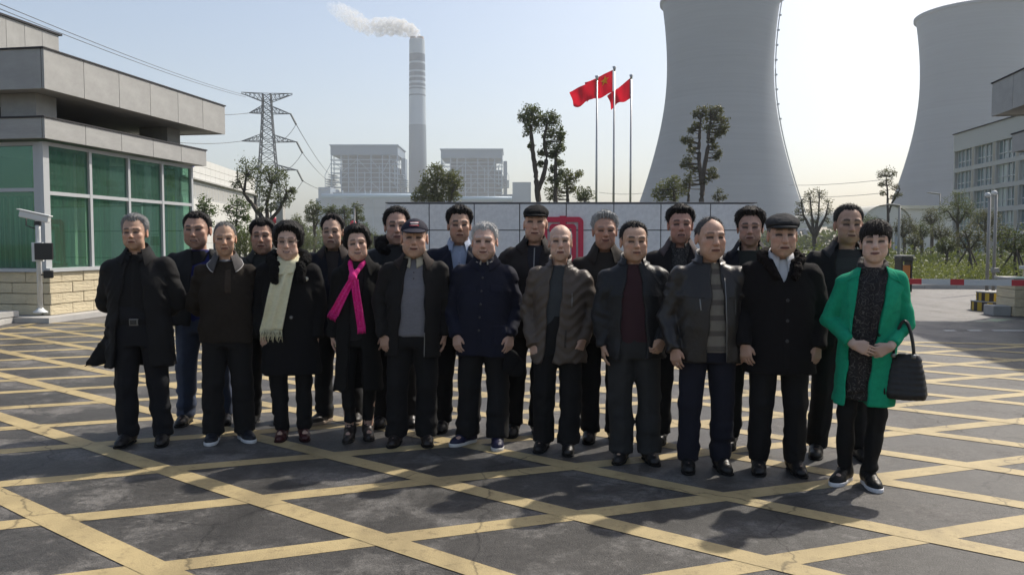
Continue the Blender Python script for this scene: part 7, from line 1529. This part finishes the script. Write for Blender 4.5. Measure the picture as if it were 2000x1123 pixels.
if '_o' in s6:
    o = s6['_o']; E_, W_, d = [np.array(v, float) for v in POSES['down_in'][:3]]; p = o.matrix_basis @ Vector((W_[0] + .005, W_[1] - .03, W_[2] - .13))
    cp_ = empty('held_cap', p, .2, 'black soft cap dangling from the hand of the man in the navy jacket', 'cap'); g = Grid(axis(-.12, .12, .007), axis(-.07, .07, .007), axis(-.18, .06, .007)); g.op(ellip((.015, 0, -.085), (.085, .034, .075)), 0); g.op(ellip((-.01, -.01, -.02), (.05, .022, .05)), .03); g.wrinkle([lambda x, y, z: .006 * vnoise(x * 25, y * 25, z * 25)]); V, Q = g.mesh(); link('crown_cloth', np_mesh('crown_cloth', V, Q, cloth((.009, .009, .010), 'wool'), True), cp_)
    g = Grid(axis(-.12, .12, .007), axis(-.07, .07, .006), axis(-.20, .0, .007)); g.op(ellip((.045, -.025, -.10), (.055, .009, .065), (.4, 'Y')), 0); V, Q = g.mesh(); link('brim', np_mesh('brim', V, Q, cloth((.009, .009, .010), 'wool'), True), cp_)

# ------------------------------------------------------------------ air
def haze_box():
    m = bpy.data.materials.new('haze_air'); m.use_nodes = True; n = m.node_tree.nodes; l = m.node_tree.links; n.clear()
    o = n.new('ShaderNodeOutputMaterial'); v = n.new('ShaderNodeVolumePrincipled'); v.inputs['Color'].default_value = (0.86, 0.91, 0.97, 1); v.inputs['Density'].default_value = 0.00038; v.inputs['Anisotropy'].default_value = 0.1
    l.new(v.outputs[0], o.inputs['Volume'])
    o_ = link('haze', cube_mesh(m), None, (0, 0, 119), None, (3240, 3240, 240)); return tag(o_, 'thin pale haze over the whole site', 'haze', kind='stuff')
haze_box()

# ---- smoke from the chimney, steam at the second cooling tower
def plume(name, blobs, D, label, dens, fade, seed, cat, D2=None):
    O = W(blobs[0][0], blobs[0][1], D); k = D / FPX; P = []
    for (x, y, r) in blobs: p = W(x, y, D) - O; P.append((np.array(p), r * k))
    lo = np.min([p - r * 1.6 for p, r in P], 0); hi = np.max([p + r * 1.6 for p, r in P], 0); st = float(max(hi - lo)) / 90
    g = Grid(axis(lo[0], hi[0], st), axis(lo[1], hi[1], st), axis(lo[2], hi[2], st)); g.F += 50
    for (a, ra), (b, rb) in zip(P[:-1], P[1:]): g.op(capsule(a, b, ra, rb), 4 * k, pad=8 * k)
    f = 1 / (9 * k); g.wrinkle([lambda x, y, z: 4.0 * k * vnoise(x * f + seed, y * f, z * f), lambda x, y, z: 2.0 * k * vnoise(x * f * 2.3, y * f * 2.3 + seed, z * f * 2.3)], band=9 * k)
    V, Q = g.mesh()
    m = bpy.data.materials.new(name); m.use_nodes = True; n = m.node_tree.nodes; l = m.node_tree.links; n.clear()
    o = n.new('ShaderNodeOutputMaterial'); v = n.new('ShaderNodeVolumePrincipled'); v.inputs['Color'].default_value = (0.96, 0.95, 0.93, 1); v.inputs['Anisotropy'].default_value = 0.2
    tc = n.new('ShaderNodeTexCoord'); z = n.new('ShaderNodeTexNoise'); z.inputs['Scale'].default_value = f * 1.3; z.inputs['Detail'].default_value = 4; l.new(tc.outputs['Object'], z.inputs['Vector'])
    r = n.new('ShaderNodeMapRange'); r.inputs[1].default_value = 0.38; r.inputs[2].default_value = 0.62; l.new(z.outputs[0], r.inputs[0])
    sx = n.new('ShaderNodeSeparateXYZ'); l.new(tc.outputs['Object'], sx.inputs[0]); q = n.new('ShaderNodeMapRange'); q.inputs[1].default_value = float(hi[0]); q.inputs[2].default_value = float(lo[0]); q.inputs[3].default_value = dens; q.inputs[4].default_value = dens * fade; l.new(sx.outputs[0], q.inputs[0])
    w = n.new('ShaderNodeMath'); w.operation = 'MULTIPLY'; l.new(r.outputs[0], w.inputs[0]); l.new(q.outputs[0], w.inputs[1]); l.new(w.outputs[0], v.inputs['Density']); l.new(v.outputs[0], o.inputs['Volume'])
    return tag(link(name, np_mesh(name, V, Q, m), None, O), label, cat, kind='stuff')
plume('smoke', [(818, 76, 7), (812, 68, 10), (800, 60, 14), (782, 54, 16), (762, 52, 17), (742, 52, 18), (722, 54, 14), (704, 48, 15), (688, 36, 17), (672, 26, 16), (656, 18, 12), (645, 12, 7)], CD, 'white smoke drifting left from the chimney top', 0.34, 0.10, 1.0, 'smoke')
plume('steam', [(1960, -10, 24), (1905, -6, 22), (1860, 4, 17), (1825, 14, 13), (1800, 12, 11), (1765, 2, 13), (1730, -6, 14)], 552, 'thin steam curling over the rim of the cut-off cooling tower', 0.10, 0.5, 5.0, 'steam')
